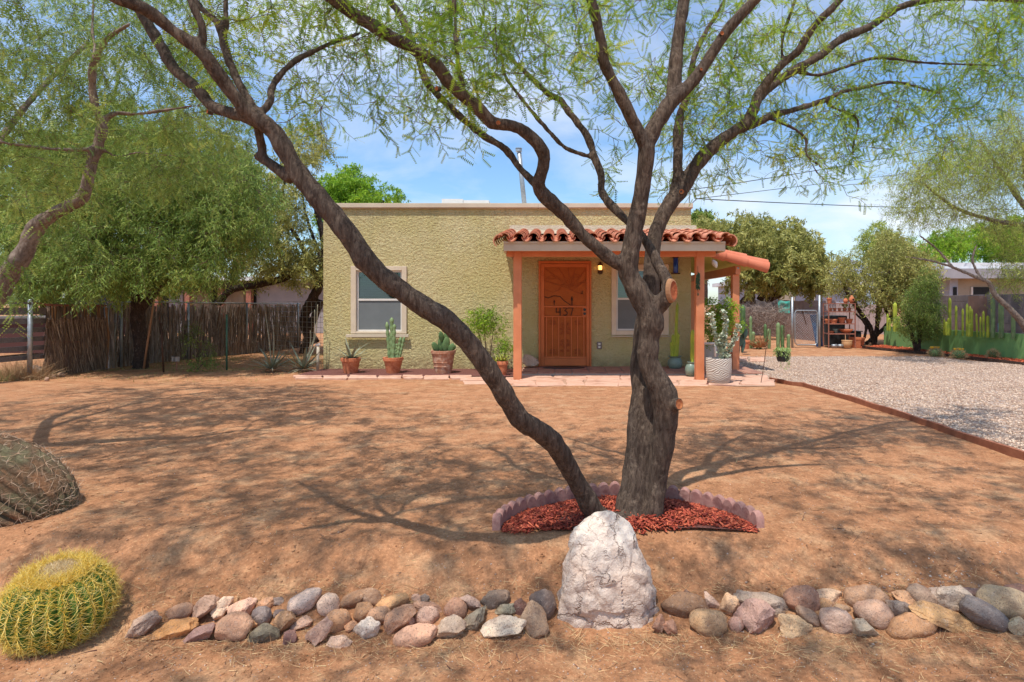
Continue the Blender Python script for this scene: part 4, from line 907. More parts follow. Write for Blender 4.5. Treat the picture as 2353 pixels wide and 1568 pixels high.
for _ in range(230):  # unseen crown over the leaning limb, added to break up its shadow
    a = (r1.uniform(-3.4, -.3), r1.uniform(1.6, 2.7), r1.uniform(3.0, 4.4)); tg.append(a)
for _ in range(120):  # more unseen crown, added to shade the foreground
    a = (r1.uniform(-2.5, 2.5), r1.uniform(.2, 1.7), r1.uniform(2.9, 4.2)); tg.append(a)
while len(tg) < 1700:      # the part of the crown above the frame
    a = r1.normal(size=3); a /= np.linalg.norm(a); a *= r1.uniform(.35, 1)**.5
    p = np.array([.2+4.2*a[0], 3.4+3.3*a[1], 3.9+1.1*a[2]])
    if p[1] > .4:
        yy_ = HY-(p[2]-CH)*F/p[1]; xx_ = CX+p[0]*F/p[1]
        if yy_ > -60 and -200 < xx_ < 2550: continue
    if p[2] < 2.6: continue
    if noise.noise((p[0]*.75, p[1]*.75, 4)) < -.12: continue
    tg.append(tuple(p))
tw, LP, LT = grow(Lm[:16]+Lm[18:24], tg, r1, rtip=.0017, kr=.005, sag=.08)
pos, tan = resample(LP, LT, .0128, r1)
print('main leaves', len(pos))
crown_objs(tree, tw, foliage('crown', pos, tan, r1, m_leaf, pinna(8, .14, .09), .078, droop=.12, along=.55))

# ---- mesquite at the left edge, trunk leaning in from the corner
ltree = thing('mesquite_tree', 'mesquite at the left edge with a pale trunk leaning into the picture, dense fine foliage', 'tree', (-5.2, 4.7, 0))
ll = [[(-170, 1060, 34, 4.75), (-110, 880, 29, 4.7), (-50, 740, 26, 4.62), (-20, 690, 25, 4.6), (23, 625, 21, 4.6), (59, 575, 19, 4.6), (82, 524, 16.5, 4.6), (123, 492, 14, 4.6), (182, 460, 13.5, 4.6), (200, 424, 12, 4.6), (210, 378, 11.5, 4.6), (226, 333, 11, 4.6), (235, 290, 10, 4.6), (222, 258, 8.5, 4.58), (213, 205, 8, 4.55), (214, 155, 7.5, 4.5), (232, 109, 6.5, 4.45), (255, 82, 5, 4.4), (300, 55, 3.5, 4.35)],
 [(235, 292, 8, 4.6), (244, 272, 6.5, 4.62), (269, 260, 5, 4.65), (319, 262, 4.2, 4.7), (395, 251, 3.4, 4.8), (470, 240, 2.5, 4.9)],
 [(224, 338, 6, 4.6), (200, 343, 5, 4.55), (137, 344, 4.5, 4.5), (55, 335, 4, 4.45), (0, 326, 4, 4.4), (-100, 300, 3, 4.3)],
 [(226, 336, 4, 4.62), (250, 352, 3.2, 4.65), (274, 360, 3, 4.7), (319, 351, 2.6, 4.8), (395, 358, 2, 4.9)],
 [(214, 160, 5, 4.5), (218, 110, 4, 4.6), (212, 60, 3.5, 4.7), (220, -40, 3, 4.8)],
 [(-60, 750, 16, 4.65), (-130, 560, 14, 5.0), (-180, 380, 11, 5.4), (-150, 180, 8, 5.8), (-50, 40, 5, 6.2)],
 [(-130, 560, 10, 5.0), (-40, 380, 8, 5.7), (80, 220, 6, 6.4), (200, 100, 4, 7.0)]]
Ll = [limb(l) for l in ll]
solid('trunk', Ll, m_bark2, ltree, .014)
r2 = np.random.default_rng(22)
tg = pxtargets([(-150, 250, -40, 200, 4.7, 7.4, 150), (200, 480, -40, 180, 4.7, 7.4, 110), (-150, 220, 180, 420, 4.8, 7.6, 120), (220, 520, 160, 330, 4.8, 7.6, 90), (460, 620, 120, 300, 5.2, 7.4, 26),
 (-150, 260, 0, 420, 4.0, 4.5, 34), (-100, 200, 400, 520, 4.9, 6.4, 36), (200, 480, 340, 440, 5.0, 7.2, 34), (60, 200, 440, 540, 4.3, 4.7, 8), (-60, 560, 230, 430, 6.0, 8.2, 90), (-20, 60, 570, 640, 4.4, 4.7, 7)], r2)
while len(tg) < 1080:
    a = r2.normal(size=3); a /= np.linalg.norm(a); a *= r2.uniform(.3, 1)**.5
    p = np.array([-4.6+3.2*a[0], 5.6+3.4*a[1], 3.9+1.2*a[2]])
    yy_ = HY-(p[2]-CH)*F/p[1]; xx_ = CX+p[0]*F/p[1]
    if yy_ > -50 and -150 < xx_: continue
    if noise.noise((p[0]*.8, p[1]*.8, 9)) < -.15: continue
    tg.append(tuple(p))
tw, LP, LT = grow(Ll, tg, r2, sublen=.24)
pos, tan = resample(LP, LT, .0165, r2)
print('left leaves', len(pos))
crown_objs(ltree, tw, foliage('crown', pos, tan, r2, m_leafb, pinna(6, .15, .12), .10, droop=.4, along=.5))

# ---- background trees
def bgtree(name, label, trunks, blobs, ntg, mat, size, width, sp_, seed, bark=m_barkd, tmpl=None, droop=.35, vox=.035, group=None, sub=2, sublen=.3, step=.16, rtip=.003, hollow=.45, twmat=m_twig, wig=.12, cat='tree', spread=.6, along=.4, out=.9):
    r = np.random.default_rng(seed); Lb = [limb(t) for t in trunks]
    b0 = trunks[0][0]; base = P(b0[0], b0[1], b0[3]); t = thing(name, label, cat, base, group)
    solid('trunk', Lb, bark, t, vox, nr=9)
    wts = np.array([b[3]*b[4] for b in blobs], float); wts /= wts.sum(); tg = []
    for _ in range(ntg):
        b = blobs[r.choice(len(blobs), p=wts)]; a = r.normal(size=3); a /= np.linalg.norm(a); a *= r.uniform(hollow**3, 1)**(1/3)
        x, y, Y = b[0]+a[0]*b[3], b[1]+a[2]*b[4], b[2]+a[1]*b[5]; p = P(x, y, Y)
        p.z = max(p.z, .05)
        tg.append(tuple(p))
    tw, LP, LT = grow(Lb, tg, r, step=step, rtip=rtip, kr=.008, rmax=.03, sub=sub, sublen=sublen, wig=wig, spread=spread)
    pos, tan = resample(LP, LT, sp_, r)
    crown_objs(t, tw, foliage('crown', pos, tan, r, mat, tmpl or tri(), size, width*1.15, droop=droop, jit=.045, along=along, out=out), twmat)
    print(name, 'leaves', len(pos)); return t
bgtree('mesquite_tree', 'dark-trunked mesquite standing in front of the stick screen fence', [[(322, 860, 17, 11.7), (325, 800, 15, 11.7), (317, 740, 15, 11.7), (318, 700, 15, 11.7), (312, 665, 10, 11.7), (290, 620, 8, 11.7), (260, 560, 6, 11.7), (240, 480, 4, 11.6)], [(322, 710, 12, 11.7), (345, 685, 9, 11.7), (352, 655, 8, 11.7), (335, 615, 7, 11.7), (340, 560, 6, 11.6), (380, 480, 5, 11.5), (420, 400, 3, 11.3)], [(300, 640, 7, 11.7), (250, 600, 5, 11.3), (180, 560, 4, 11)], [(345, 690, 6, 11.7), (420, 600, 5, 11.2), (500, 520, 4, 10.8)]],
 [(330, 470, 11.4, 260, 140, 1.8), (150, 520, 11.0, 170, 110, 1.5), (520, 480, 11.2, 120, 130, 1.4), (400, 590, 10.6, 150, 55, 1.0), (230, 610, 10.6, 130, 50, 1.0), (80, 600, 11, 110, 70, 1.2), (300, 370, 11.8, 300, 100, 1.8)], 1000, m_leafb, .105, .16, .0095, 31, sub=4, droop=.6, sublen=.42, hollow=.1)
bgtree('mesquite_tree', 'yellowish mesquite behind the fence beside the left house corner', [[(722, 790, 13, 15.5), (700, 730, 12, 15.5), (735, 650, 10, 15.5), (745, 560, 8, 15.5), (720, 460, 5, 15.5)], [(500, 700, 8, 15.0), (530, 668, 8, 15), (590, 655, 8, 15), (650, 640, 9, 15.2), (700, 610, 10, 15.4), (760, 590, 9, 15.5)], [(650, 640, 5, 15.2), (640, 560, 4.5, 15.2), (610, 480, 4, 15), (590, 400, 3, 15)], [(735, 650, 6, 15.5), (690, 560, 5, 15.5), (650, 480, 4, 15.6), (660, 380, 3, 15.6)], [(740, 600, 5, 15.5), (700, 480, 3, 15.8), (690, 350, 2, 15.8), (720, 300, 1.6, 15.8)], [(690, 830, 9, 15.3), (715, 750, 9, 15.4), (738, 690, 8, 15.5)]],
 [(600, 540, 15.2, 80, 110, 1.8), (520, 440, 15, 90, 120, 1.6), (690, 560, 15.4, 60, 60, 1.3), (670, 620, 15.3, 90, 35, 1.4), (700, 330, 15.8, 60, 60, 1.2), (650, 460, 15.5, 60, 100, 1.2)], 520, m_olive, .11, .26, .011, 32, sub=3)
bgtree('flowering_tree', 'bright green tree rising behind the flat roof left of the chimney', [[(840, 700, 12, 22), (840, 560, 10, 22), (830, 450, 7, 22)], [(840, 560, 7, 22), (880, 460, 5, 22)], [(838, 560, 7, 22), (780, 440, 5, 22)]],
 [(850, 470, 22, 85, 50, 2), (790, 440, 22, 50, 60, 1.6), (760, 470, 22, 50, 70, 1.6), (820, 410, 22, 40, 32, 1.2)], 340, m_bright, .13, .34, .011, 33, sub=3, hollow=.2)
bgtree('shade_tree', 'dense dark green mass of trees behind the left fence', [[(120, 800, 20, 17), (110, 600, 18, 17), (90, 400, 10, 17)], [(110, 620, 12, 17), (200, 480, 9, 17)], [(110, 640, 12, 17), (10, 480, 9, 17)]],
 [(60, 480, 17, 200, 200, 3), (300, 420, 17.5, 200, 200, 3), (500, 500, 18, 130, 150, 2.5), (120, 640, 16.5, 200, 60, 2), (330, 630, 17, 150, 50, 2)], 800, m_leafb, .16, .28, .0105, 34, sub=3, hollow=.1)
bgtree('olive_tree', 'broad dense olive tree behind the brown wall right of the house', [[(1760, 690, 9, 26), (1800, 670, 9, 26), (1840, 640, 8, 26), (1860, 600, 6, 26), (1850, 540, 4, 26)], [(1700, 700, 7, 26), (1745, 655, 8, 26), (1780, 620, 7, 26), (1790, 560, 5, 26)], [(1745, 690, 8, 26), (1770, 640, 7, 26), (1740, 580, 5, 26)], [(1730, 700, 7, 26), (1720, 600, 5, 26)]],
 [(1720, 550, 26, 85, 62, 3), (1800, 560, 26, 80, 65, 3), (1850, 600, 25.5, 60, 55, 2.4), (1730, 620, 25, 60, 45, 2), (1790, 620, 24.5, 60, 40, 2), (1640, 560, 26, 60, 60, 2.5), (1868, 640, 25.5, 38, 30, 1.6)], 760, m_olive, .18, .34, .017, 35, sub=3, hollow=.2, sublen=.5)
bgtree('cypress_tree', 'dark green cypress tops poking up behind the roof corner', [[(1600, 700, 5, 34), (1600, 480, 2, 34)], [(1622, 700, 5, 34), (1622, 480, 2, 34)]],
 [(1600, 520, 34, 12, 40, .8), (1622, 515, 34, 12, 36, .8), (1640, 535, 34, 14, 30, 1)], 160, m_leafb, .22, .4, .013, 36, hollow=.1)
bgtree('olive_tree', 'open multi-stemmed tree beside the metal shelf', [[(2010, 797, 6, 18.6), (2000, 755, 6, 18.6), (1975, 715, 5, 18.6), (1950, 680, 4, 18.5), (1935, 640, 3, 18.5)], [(2008, 797, 5, 18.7), (2016, 745, 5, 18.7), (2020, 700, 5, 18.7), (2035, 655, 4, 18.7), (2050, 600, 3, 18.7)], [(1990, 790, 4, 18.6), (2040, 745, 5, 18.8), (2060, 700, 4, 18.9), (2080, 650, 4, 19), (2075, 590, 3, 19)], [(2045, 745, 4, 18.8), (2030, 700, 3, 18.8), (1995, 660, 3, 18.6)], [(1980, 795, 3, 18.5), (1990, 750, 3, 18.5), (1965, 720, 2.5, 18.5)]],
 [(1945, 620, 18.5, 42, 42, 1.3), (1990, 650, 18.5, 60, 50, 1.4), (2055, 610, 18.8, 65, 60, 1.6), (2110, 620, 18.9, 50, 60, 1.4), (2045, 560, 19, 40, 38, 1.2), (2060, 680, 18.6, 60, 40, 1.2)], 420, m_olive, .10, .34, .0165, 37, sub=3, hollow=.1, sublen=.4, bark=m_barkd, vox=.026)
bgtree('feathery_tree', 'grey-green feathery tree rising above the open tree right of the hill', [[(2020, 700, 8, 30), (2025, 600, 6, 30), (2020, 540, 4, 30)]], [(2020, 560, 30, 45, 45, 2), (2060, 600, 30, 60, 60, 2)], 220, m_pv, .2, .2, .015, 38, sub=3, hollow=.1, sublen=.5)
bgtree('round_shrub', 'dense round dark green shrub in front of the green planter wall', [[(2110, 812, 5, 15.4), (2112, 780, 5, 15.4), (2118, 740, 4, 15.4), (2120, 700, 3, 15.4)], [(2106, 812, 4, 15.4), (2095, 770, 4, 15.4), (2080, 730, 3, 15.4)]],
 [(2120, 700, 15.4, 44, 52, .8), (2110, 740, 15.4, 52, 40, .8), (2128, 650, 15.4, 26, 36, .5)], 360, m_leafb, .06, .32, .009, 39, sub=3, hollow=.2, sublen=.18, vox=.02, cat='shrub', step=.1)
bgtree('palo_verde', 'pale yellow-green palo verde with thin branches filling the right edge', [[(2395, 860, 8, 12.6), (2362, 765, 7.5, 12.6), (2325, 715, 6.5, 12.6), (2288, 680, 5.5, 12.6), (2272, 650, 5, 12.6), (2250, 640, 4.5, 12.6), (2190, 615, 3.2, 12.6), (2140, 600, 3, 12.5), (2080, 590, 2, 12.4)], [(2365, 775, 8, 12.6), (2400, 640, 8, 13), (2380, 520, 7, 13.4), (2330, 440, 6, 13.6), (2290, 380, 4, 13.6), (2250, 320, 3, 13.6)], [(2380, 520, 6, 13.4), (2300, 510, 5, 13.2), (2200, 480, 4, 13), (2120, 420, 3, 12.8)], [(2400, 600, 6, 13), (2360, 440, 5, 14), (2350, 330, 3, 14)], [(2255, 642, 3.5, 12.6), (2235, 600, 3, 12.7), (2245, 560, 2, 12.8)], [(2190, 615, 3, 12.6), (2150, 570, 2.5, 12.6), (2110, 540, 2, 12.5)]],
 [(2230, 380, 13.2, 170, 80, 2.0), (2320, 330, 13.6, 110, 100, 2.0), (2170, 480, 13, 130, 36, 1.4), (2310, 500, 13.4, 90, 40, 1.4), (2110, 420, 12.9, 90, 40, 1.2), (2330, 600, 13.2, 50, 60, 1.0)], 600, m_pv, .11, .10, .0215, 40, sub=4, hollow=.05, sublen=.45, rtip=.0022, bark=m_bark2, vox=.026, droop=.25)
bgtree('mesquite_tree', 'bright yellow-green tree spilling over the block wall on the far right', [[(2360, 740, 10, 26), (2350, 640, 10, 26), (2300, 560, 7, 26)], [(2355, 650, 8, 26), (2400, 560, 6, 26)]],
 [(2250, 555, 26, 95, 40, 2.4), (2330, 550, 26, 90, 55, 2.4), (2345, 620, 26, 40, 50, 2.0), (2160, 565, 26, 60, 35, 2)], 420, m_bright, .15, .26, .0125, 41, sub=3, hollow=.1, sublen=.4)
# ------------------------------------------------------------------ rocks
def rock_mat():
    m = bpy.data.materials.new('rock'); m.use_nodes = True; N = m.node_tree.nodes; L = m.node_tree.links
    b = N['Principled BSDF']; b.inputs['Roughness'].default_value = 0.85; b.inputs['Specular IOR Level'].default_value = 0.2
    oi = N.new('ShaderNodeObjectInfo'); g = N.new('ShaderNodeNewGeometry')
    def ns(s, d=8, r=.65, di=0): n = nd(m, 'ShaderNodeTexNoise', Scale=s, Detail=d, Roughness=r, Distortion=di); L.new(g.outputs['Position'], n.inputs['Vector']); return n.outputs['Fac']
    c = mixc(m, 1.0, oi.outputs['Color'], ramp(m, ns(14), [(.3, (.72, .66, .66)), (.5, (1, 1, 1)), (.7, (1.25, 1.15, 1.05))]), 'MULTIPLY')
    c = mixc(m, ramp(m, ns(30, 8, .7, 1.5), [(.58, 0.0), (.72, .55)]), c, (.62, .50, .42))
    c = mixc(m, ramp(m, ns(9, 5, .6, 2), [(.60, 0.0), (.75, .5)]), c, (.40, .20, .10))
    c = mixc(m, ramp(m, ns(150, 5, .7), [(.36, .75), (.46, 0.0)]), c, (.10, .07, .06)); c = mixc(m, ramp(m, ns(60, 6, .8), [(.56, 0.0), (.66, .45)]), c, (.60, .44, .33)); c = mixc(m, ramp(m, ns(2.5, 5, .6), [(.5, 0.0), (.7, .35)]), c, (.50, .28, .16))
    L.new(c, b.inputs['Base Color'])
    a = nd(m, 'ShaderNodeMath', operation='MULTIPLY_ADD'); L.new(ns(90), a.inputs[0]); a.inputs[1].default_value = .3; L.new(ns(24, 8, .65, 1), a.inputs[2])
    bp = nd(m, 'ShaderNodeBump', Strength=.7, Distance=.02); L.new(a.outputs[0], bp.inputs['Height']); L.new(bp.outputs[0], b.inputs['Normal'])
    return m
m_rock = rock_mat()
def ico(sub):
    bm = bmesh.new(); bmesh.ops.create_icosphere(bm, subdivisions=sub, radius=1); bm.verts.ensure_lookup_table()
    v = np.array([q.co[:] for q in bm.verts]); f = np.array([[x.index for x in q.verts] for q in bm.faces]); bm.free(); return v, f
ICO3, ICO5 = ico(4), ico(6)
ICO3 = ico(3) if False else ICO3
def rockmesh(seed, dims, angular, mat, rough=.09):
    r = np.random.default_rng(seed); V = ICO3[0].copy()
    for _ in range(18 if angular else 8):
        n_ = r.normal(size=3); n_ /= np.linalg.norm(n_); d = r.uniform(.50, .84) if angular else r.uniform(.70, .92)
        e = V@n_-d; V -= np.where(e > 0, e*(.93 if angular else .7), 0)[:, None]*n_
    V /= np.abs(V).max(0)
    o = r.uniform(0, 50, 3); k = np.array([noise.fractal(Vector(v*1.7+o), .7, 2.1, 5) for v in V])
    k2 = np.array([noise.fractal(Vector(v*6+o), .8, 2.1, 4) for v in V]); V *= (1+k[:, None]*rough*(1.5 if angular else .9)+k2[:, None]*(.045 if angular else .018)); V *= np.array(dims)/2
    me = npmesh('stone', V, ICO3[1], mat, True); 
    if angular: me.set_sharp_from_angle(angle=R(32))
    return me
def stone(seed, x, y, wpx, hpx, rot, ang, col, label, group='stones lined up along the foot of the dirt slope', name='stone', sink=.12, depth=None, Y=None, cat='stone'):
    h = hit(x, y+max(hpx, 8)*.5) if Y is None else P(x, y+hpx*.5, Y)
    dpt = depth or .75*min(wpx, hpx*1.3)*h.y/F
    Yc = h.y+dpt*.33
    c = P(x, y, Yc); a = R(rot); ca, sa = abs(math.cos(a)), abs(math.sin(a))
    s = Yc/F
    # bounding box (wpx,hpx) -> axes of a rotated ellipsoid
    if abs(rot) > 24: Wd, Hd = 1.08*max(wpx, hpx), .66*min(wpx, hpx)
    elif rot != 0:
        A = np.array([[ca*ca, sa*sa], [sa*sa, ca*ca]]); q = np.linalg.solve(A, np.array([wpx**2, hpx**2])); Wd, Hd = math.sqrt(max(q[0], (hpx*.6)**2)), math.sqrt(max(q[1], (min(wpx, hpx)*.45)**2))
    else: Wd, Hd = wpx, hpx
    o = link(name, rockmesh(seed, (Wd*s*1.12, dpt*1.15, Hd*s*1.2), ang, m_rock), None, c, (rnd.uniform(-.2, .2), -a*-1 if False else a*-1*-1*-1 if False else 0, 0))
    o.rotation_euler = (0, a, rnd.uniform(-.15, .15)); lum = sum(col)/3; col = [x*.78+lum*.22*w_ for x, w_ in zip(col, (1.15, 1, .86))]; o.color = (min(1, col[0]*1.30), col[1]*1.10, col[2]*.92, 1)
    return tag(o, label, cat, group)
A1, A2, A3 = (273, 1298.9, .24), (828.3, 1298.9, .24), (1487, 1298.9, .368)
PK, TN, GY, WH, OC, PU, SL, DG, GN, MR, BR = (.50, .30, .23), (.46, .27, .15), (.30, .26, .25), (.72, .60, .52), (.55, .27, .08), (.26, .15, .17), (.20, .19, .22), (.13, .13, .12), (.30, .33, .26), (.20, .09, .09), (.30, .17, .11)
ST = [(A1, 215, 575, 320, 260, -38, 1, (.40, .32, .29), 'speckled pinkish grey angular stone at the left end of the stone row'),
(A1, 590, 450, 240, 150, -15, 0, (.36, .22, .16), 'smooth brown oblong stone just above the ochre stone'),
(A1, 830, 415, 320, 260, -42, 1, (.44, .31, .26), 'pinkish grey slab leaning left against the white wedge'),
(A1, 975, 435, 220, 210, -48, 1, (.74, .64, .54), 'narrow cream-white wedge stone standing diagonally'),
(A1, 1190, 425, 270, 200, -20, 1, (.62, .42, .36), 'rough pink pebbly stone behind the salmon stone'),
(A1, 1410, 375, 180, 110, -10, 1, (.48, .27, .16), 'tan-orange stone in the back beside a tiny grey one'),
(A1, 1530, 350, 120, 80, 0, 1, (.26, .22, .22), 'small grey-brown stone in the back row, left of the big pale lilac stone'),
(A1, 1540, 470, 120, 90, 0, 1, (.18, .16, .18), 'dark grey stone half hidden under the pale lilac stone'),
(A1, 1365, 490, 170, 180, 15, 0, (.24, .22, .24), 'smooth blue-grey stone wedged upright between pink and tan stones'),
(A1, 1590, 540, 260, 260, -45, 1, (.38, .24, .14), 'tan-brown pointed wedge leaning right'),
(A1, 1765, 355, 310, 240, -28, 0, (.56, .47, .45), 'large smooth pale lilac-grey stone on top of the left group'),
(A1, 2010, 385, 190, 190, 0, 0, (.68, .54, .46), 'round whitish pink stone right of the large pale lilac one'),
(A1, 530, 625, 400, 180, -12, 1, (.58, .29, .09), 'long ochre-orange stone in the front row'),
(A1, 800, 640, 310, 180, -25, 1, (.30, .19, .20), 'purple-brown stone right of the ochre one'),
(A1, 1090, 605, 370, 240, -8, 0, (.48, .29, .20), 'big rounded salmon-tan stone in the front row'),
(A1, 1285, 575, 75, 85, 20, 1, (.66, .40, .20), 'tiny orange-cream stone on the salmon stone'),
(A1, 1385, 665, 270, 180, -5, 1, (.15, .15, .12), 'dark greenish grey triangular stone in the front row'),
(A1, 1745, 565, 270, 140, -28, 1, (.52, .37, .31), 'flat pale pink slab below the large pale lilac stone'),
(A1, 1640, 690, 150, 125, 0, 1, (.22, .12, .12), 'small purple-brown stone at the front'),
(A1, 1915, 640, 220, 260, -45, 1, (.48, .33, .28), 'pinkish grey pitted stone standing diagonally at the front'),
(A1, 2090, 545, 230, 200, -20, 0, (.48, .28, .16), 'tan-orange stone behind the pitted pinkish one'),
(A1, 2090, 740, 240, 120, -8, 1, (.68, .53, .44), 'small cream-white flat stone lying lowest at the front'),
(A1, 2215, 600, 120, 120, -30, 1, (.60, .34, .20), 'small orange stone left of the white-blue block'),
(A2, 60, 625, 230, 210, 12, 1, (.60, .58, .56), 'white-blue blocky stone with a pale face'),
(A2, -70, 330, 260, 170, -25, 0, (.30, .18, .11), 'brown rounded stone at the back of the left group'),
(A2, 70, 320, 240, 160, 5, 0, (.26, .17, .12), 'dark brown round stone beside the golden one'),
(A2, 25, 460, 190, 170, 0, 0, (.38, .22, .12), 'tan-orange rounded stone above the white-blue block'),
(A2, 290, 365, 310, 160, -22, 0, (.55, .33, .15), 'golden tan oblong stone leaning on the pinkish round one'),
(A2, 175, 490, 225, 165, -8, 0, (.48, .30, .20), 'pinkish tan round stone under the golden oblong one'),
(A2, 385, 505, 270, 310, -42, 1, (.46, .27, .18), 'large pinkish brown wedge leaning right'),
(A2, 470, 545, 120, 105, 0, 1, (.66, .44, .36), 'small pale pink stone in front of the wedge'),
(A2, 640, 495, 205, 175, 0, 0, (.55, .38, .32), 'round pink speckled stone in the middle of the row'),
(A2, 660, 405, 300, 90, 8, 1, (.44, .27, .20), 'flat pinkish stone lying over the speckled one'),
(A2, 610, 325, 90, 85, 0, 1, (.20, .18, .18), 'small dark grey pointed stone in the back row'),
(A2, 535, 320, 100, 90, 0, 1, (.58, .38, .30), 'small pale pink stone left of the dark pointed one'),
(A2, 530, 680, 390, 190, -12, 0, (.52, .32, .24), 'long salmon oblong stone lying at the very front'),
(A2, 870, 600, 270, 230, 5, 1, (.46, .40, .34), 'grey-white pitted block in the front row'),
(A2, 910, 430, 200, 190, -20, 0, (.42, .24, .17), 'salmon-brown stone behind the grey-white block'),
(A2, 1050, 350, 165, 195, 28, 1, (.36, .27, .25), 'grey-pink block standing upright in the back'),
(A2, 1270, 345, 290, 165, 0, 1, (.17, .15, .14), 'dark grey slab at the back left of the round slate stone'),
(A2, 1100, 520, 260, 230, -40, 1, (.22, .22, .19), 'grey-green slanted stone left of the banded stone'),
(A2, 1370, 430, 220, 120, -15, 1, (.30, .31, .24), 'pale green-grey stone behind the banded stone'),
(A2, 1530, 400, 130, 150, 0, 1, (.18, .09, .09), 'maroon stone in the back beside the round slate one'),
(A2, 1350, 585, 430, 260, -24, 1, (.55, .52, .46), 'large white-green banded stone in the front row'),
(A2, 1660, 545, 250, 300, 8, 1, (.36, .27, .20), 'tan-grey triangular stone in front of the round slate stone'),
(A2, 1735, 400, 250, 285, 0, 0, (.15, .135, .145), 'smooth dark blue-grey round stone beside the white boulder'),
(A3, 235, 255, 280, 140, 5, 0, (.26, .16, .10), 'wide flat brown stone just right of the white boulder'),
(A3, 230, 215, 82, 104, 0, 1, (.17, .10, .08), 'dark brown pointed stone standing on the flat brown one'),
(A3, 145, 388, 90, 115, 0, 1, (.40, .22, .16), 'pink block at the right foot of the white boulder'),
(A3, 75, 378, 80, 125, 0, 1, (.28, .16, .12), 'brown stone wedged under the right side of the boulder'),
(A3, 400, 225, 100, 120, 45, 1, (.60, .45, .38), 'small pale pink stone leaning against the cream-orange one'),
(A3, 510, 262, 130, 145, 15, 1, (.60, .42, .27), 'cream-orange stone in the back, right of the boulder'),
(A3, 380, 358, 210, 152, 0, 0, (.42, .29, .17), 'yellow-tan round stone in front of the flat brown one'),
(A3, 572, 238, 60, 70, 0, 1, (.24, .15, .17), 'small purple stone left of the long grey slab'),
(A3, 730, 245, 345, 140, 14, 1, (.36, .32, .29), 'long grey slab with an orange patch in the back row'),
(A3, 670, 335, 235, 195, 0, 1, (.40, .27, .27), 'large pink-purple rough stone in the front row'),
(A3, 555, 375, 90, 84, 0, 0, (.40, .25, .23), 'small pinkish stone at the left of the pink-purple one'),
(A3, 855, 185, 85, 75, 0, 1, (.42, .24, .12), 'small orange-brown stone in the back row right of the grey slab'),
(A3, 970, 222, 215, 148, 0, 0, (.34, .19, .14), 'reddish brown round stone in the back row'),
(A3, 1110, 212, 200, 95, 0, 1, (.50, .38, .28), 'pale pinkish tan stone between two brown round ones'),
(A3, 1115, 250, 78, 78, 0, 0, (.42, .26, .14), 'small tan-orange round stone resting on the pale tan one'),
(A3, 915, 375, 245, 138, 8, 1, (.50, .38, .24), 'cream-tan flat rough stone at the front'),
(A3, 1010, 320, 180, 110, 35, 0, (.32, .23, .18), 'brown-grey stone behind the cream-tan one'),
(A3, 1180, 350, 185, 145, 15, 0, (.44, .34, .31), 'pinkish grey stone with a white streak'),
(A3, 1210, 278, 110, 56, 0, 0, (.42, .30, .20), 'small flat tan stone above the streaked one'),
(A3, 1365, 212, 245, 145, 0, 0, (.34, .22, .15), 'big brown round stone in the middle of the right back row'),
(A3, 1340, 392, 160, 115, 20, 1, (.40, .38, .32), 'grey-white narrow slab at the front'),
(A3, 1425, 312, 245, 160, 12, 0, (.40, .28, .23), 'pink-brown rounded stone right of the streaked one'),
(A3, 1580, 277, 180, 145, 10, 1, (.23, .21, .21), 'grey speckled block with sharp edges'),
(A3, 1612, 207, 150, 120, 35, 1, (.56, .34, .20), 'orange stone with a white rim in the back row'),
(A3, 1712, 202, 190, 135, 20, 0, (.33, .25, .20), 'brown-grey round stone in the back row'),
(A3, 1655, 382, 290, 135, -10, 0, (.37, .21, .11), 'smooth brown loaf-shaped stone at the front right'),
(A3, 1860, 337, 380, 155, 18, 1, (.46, .29, .13), 'long tan-ochre stone sloping down to the right'),
(A3, 1900, 205, 270, 165, 10, 1, (.42, .39, .36), 'large grey block in the back right'),
(A3, 2070, 205, 230, 110, 25, 1, (.24, .16, .16), 'purple-brown slab lying on the slate stone'),
(A3, 2105, 308, 310, 200, 28, 0, (.16, .165, .19), 'large dark slate-blue stone near the right end'),
(A3, 2230, 238, 290, 195, 18, 0, (.36, .31, .22), 'olive-tan rounded stone near the right edge'),
(A3, 2310, 380, 130, 125, 10, 1, (.34, .34, .27), 'green-grey block cut by the right edge'),
(A3, 2290, 152, 150, 60, 0, 1, (.22, .13, .12), 'flat purple-brown stone at the back of the right end')]
for i, (A_, u, v, w_, h_, rt, an, col, lb) in enumerate(ST):
    stone(100+i, A_[0]+u*A_[2], A_[1]+v*A_[2], w_*A_[2], h_*A_[2], rt, an, col, lb)
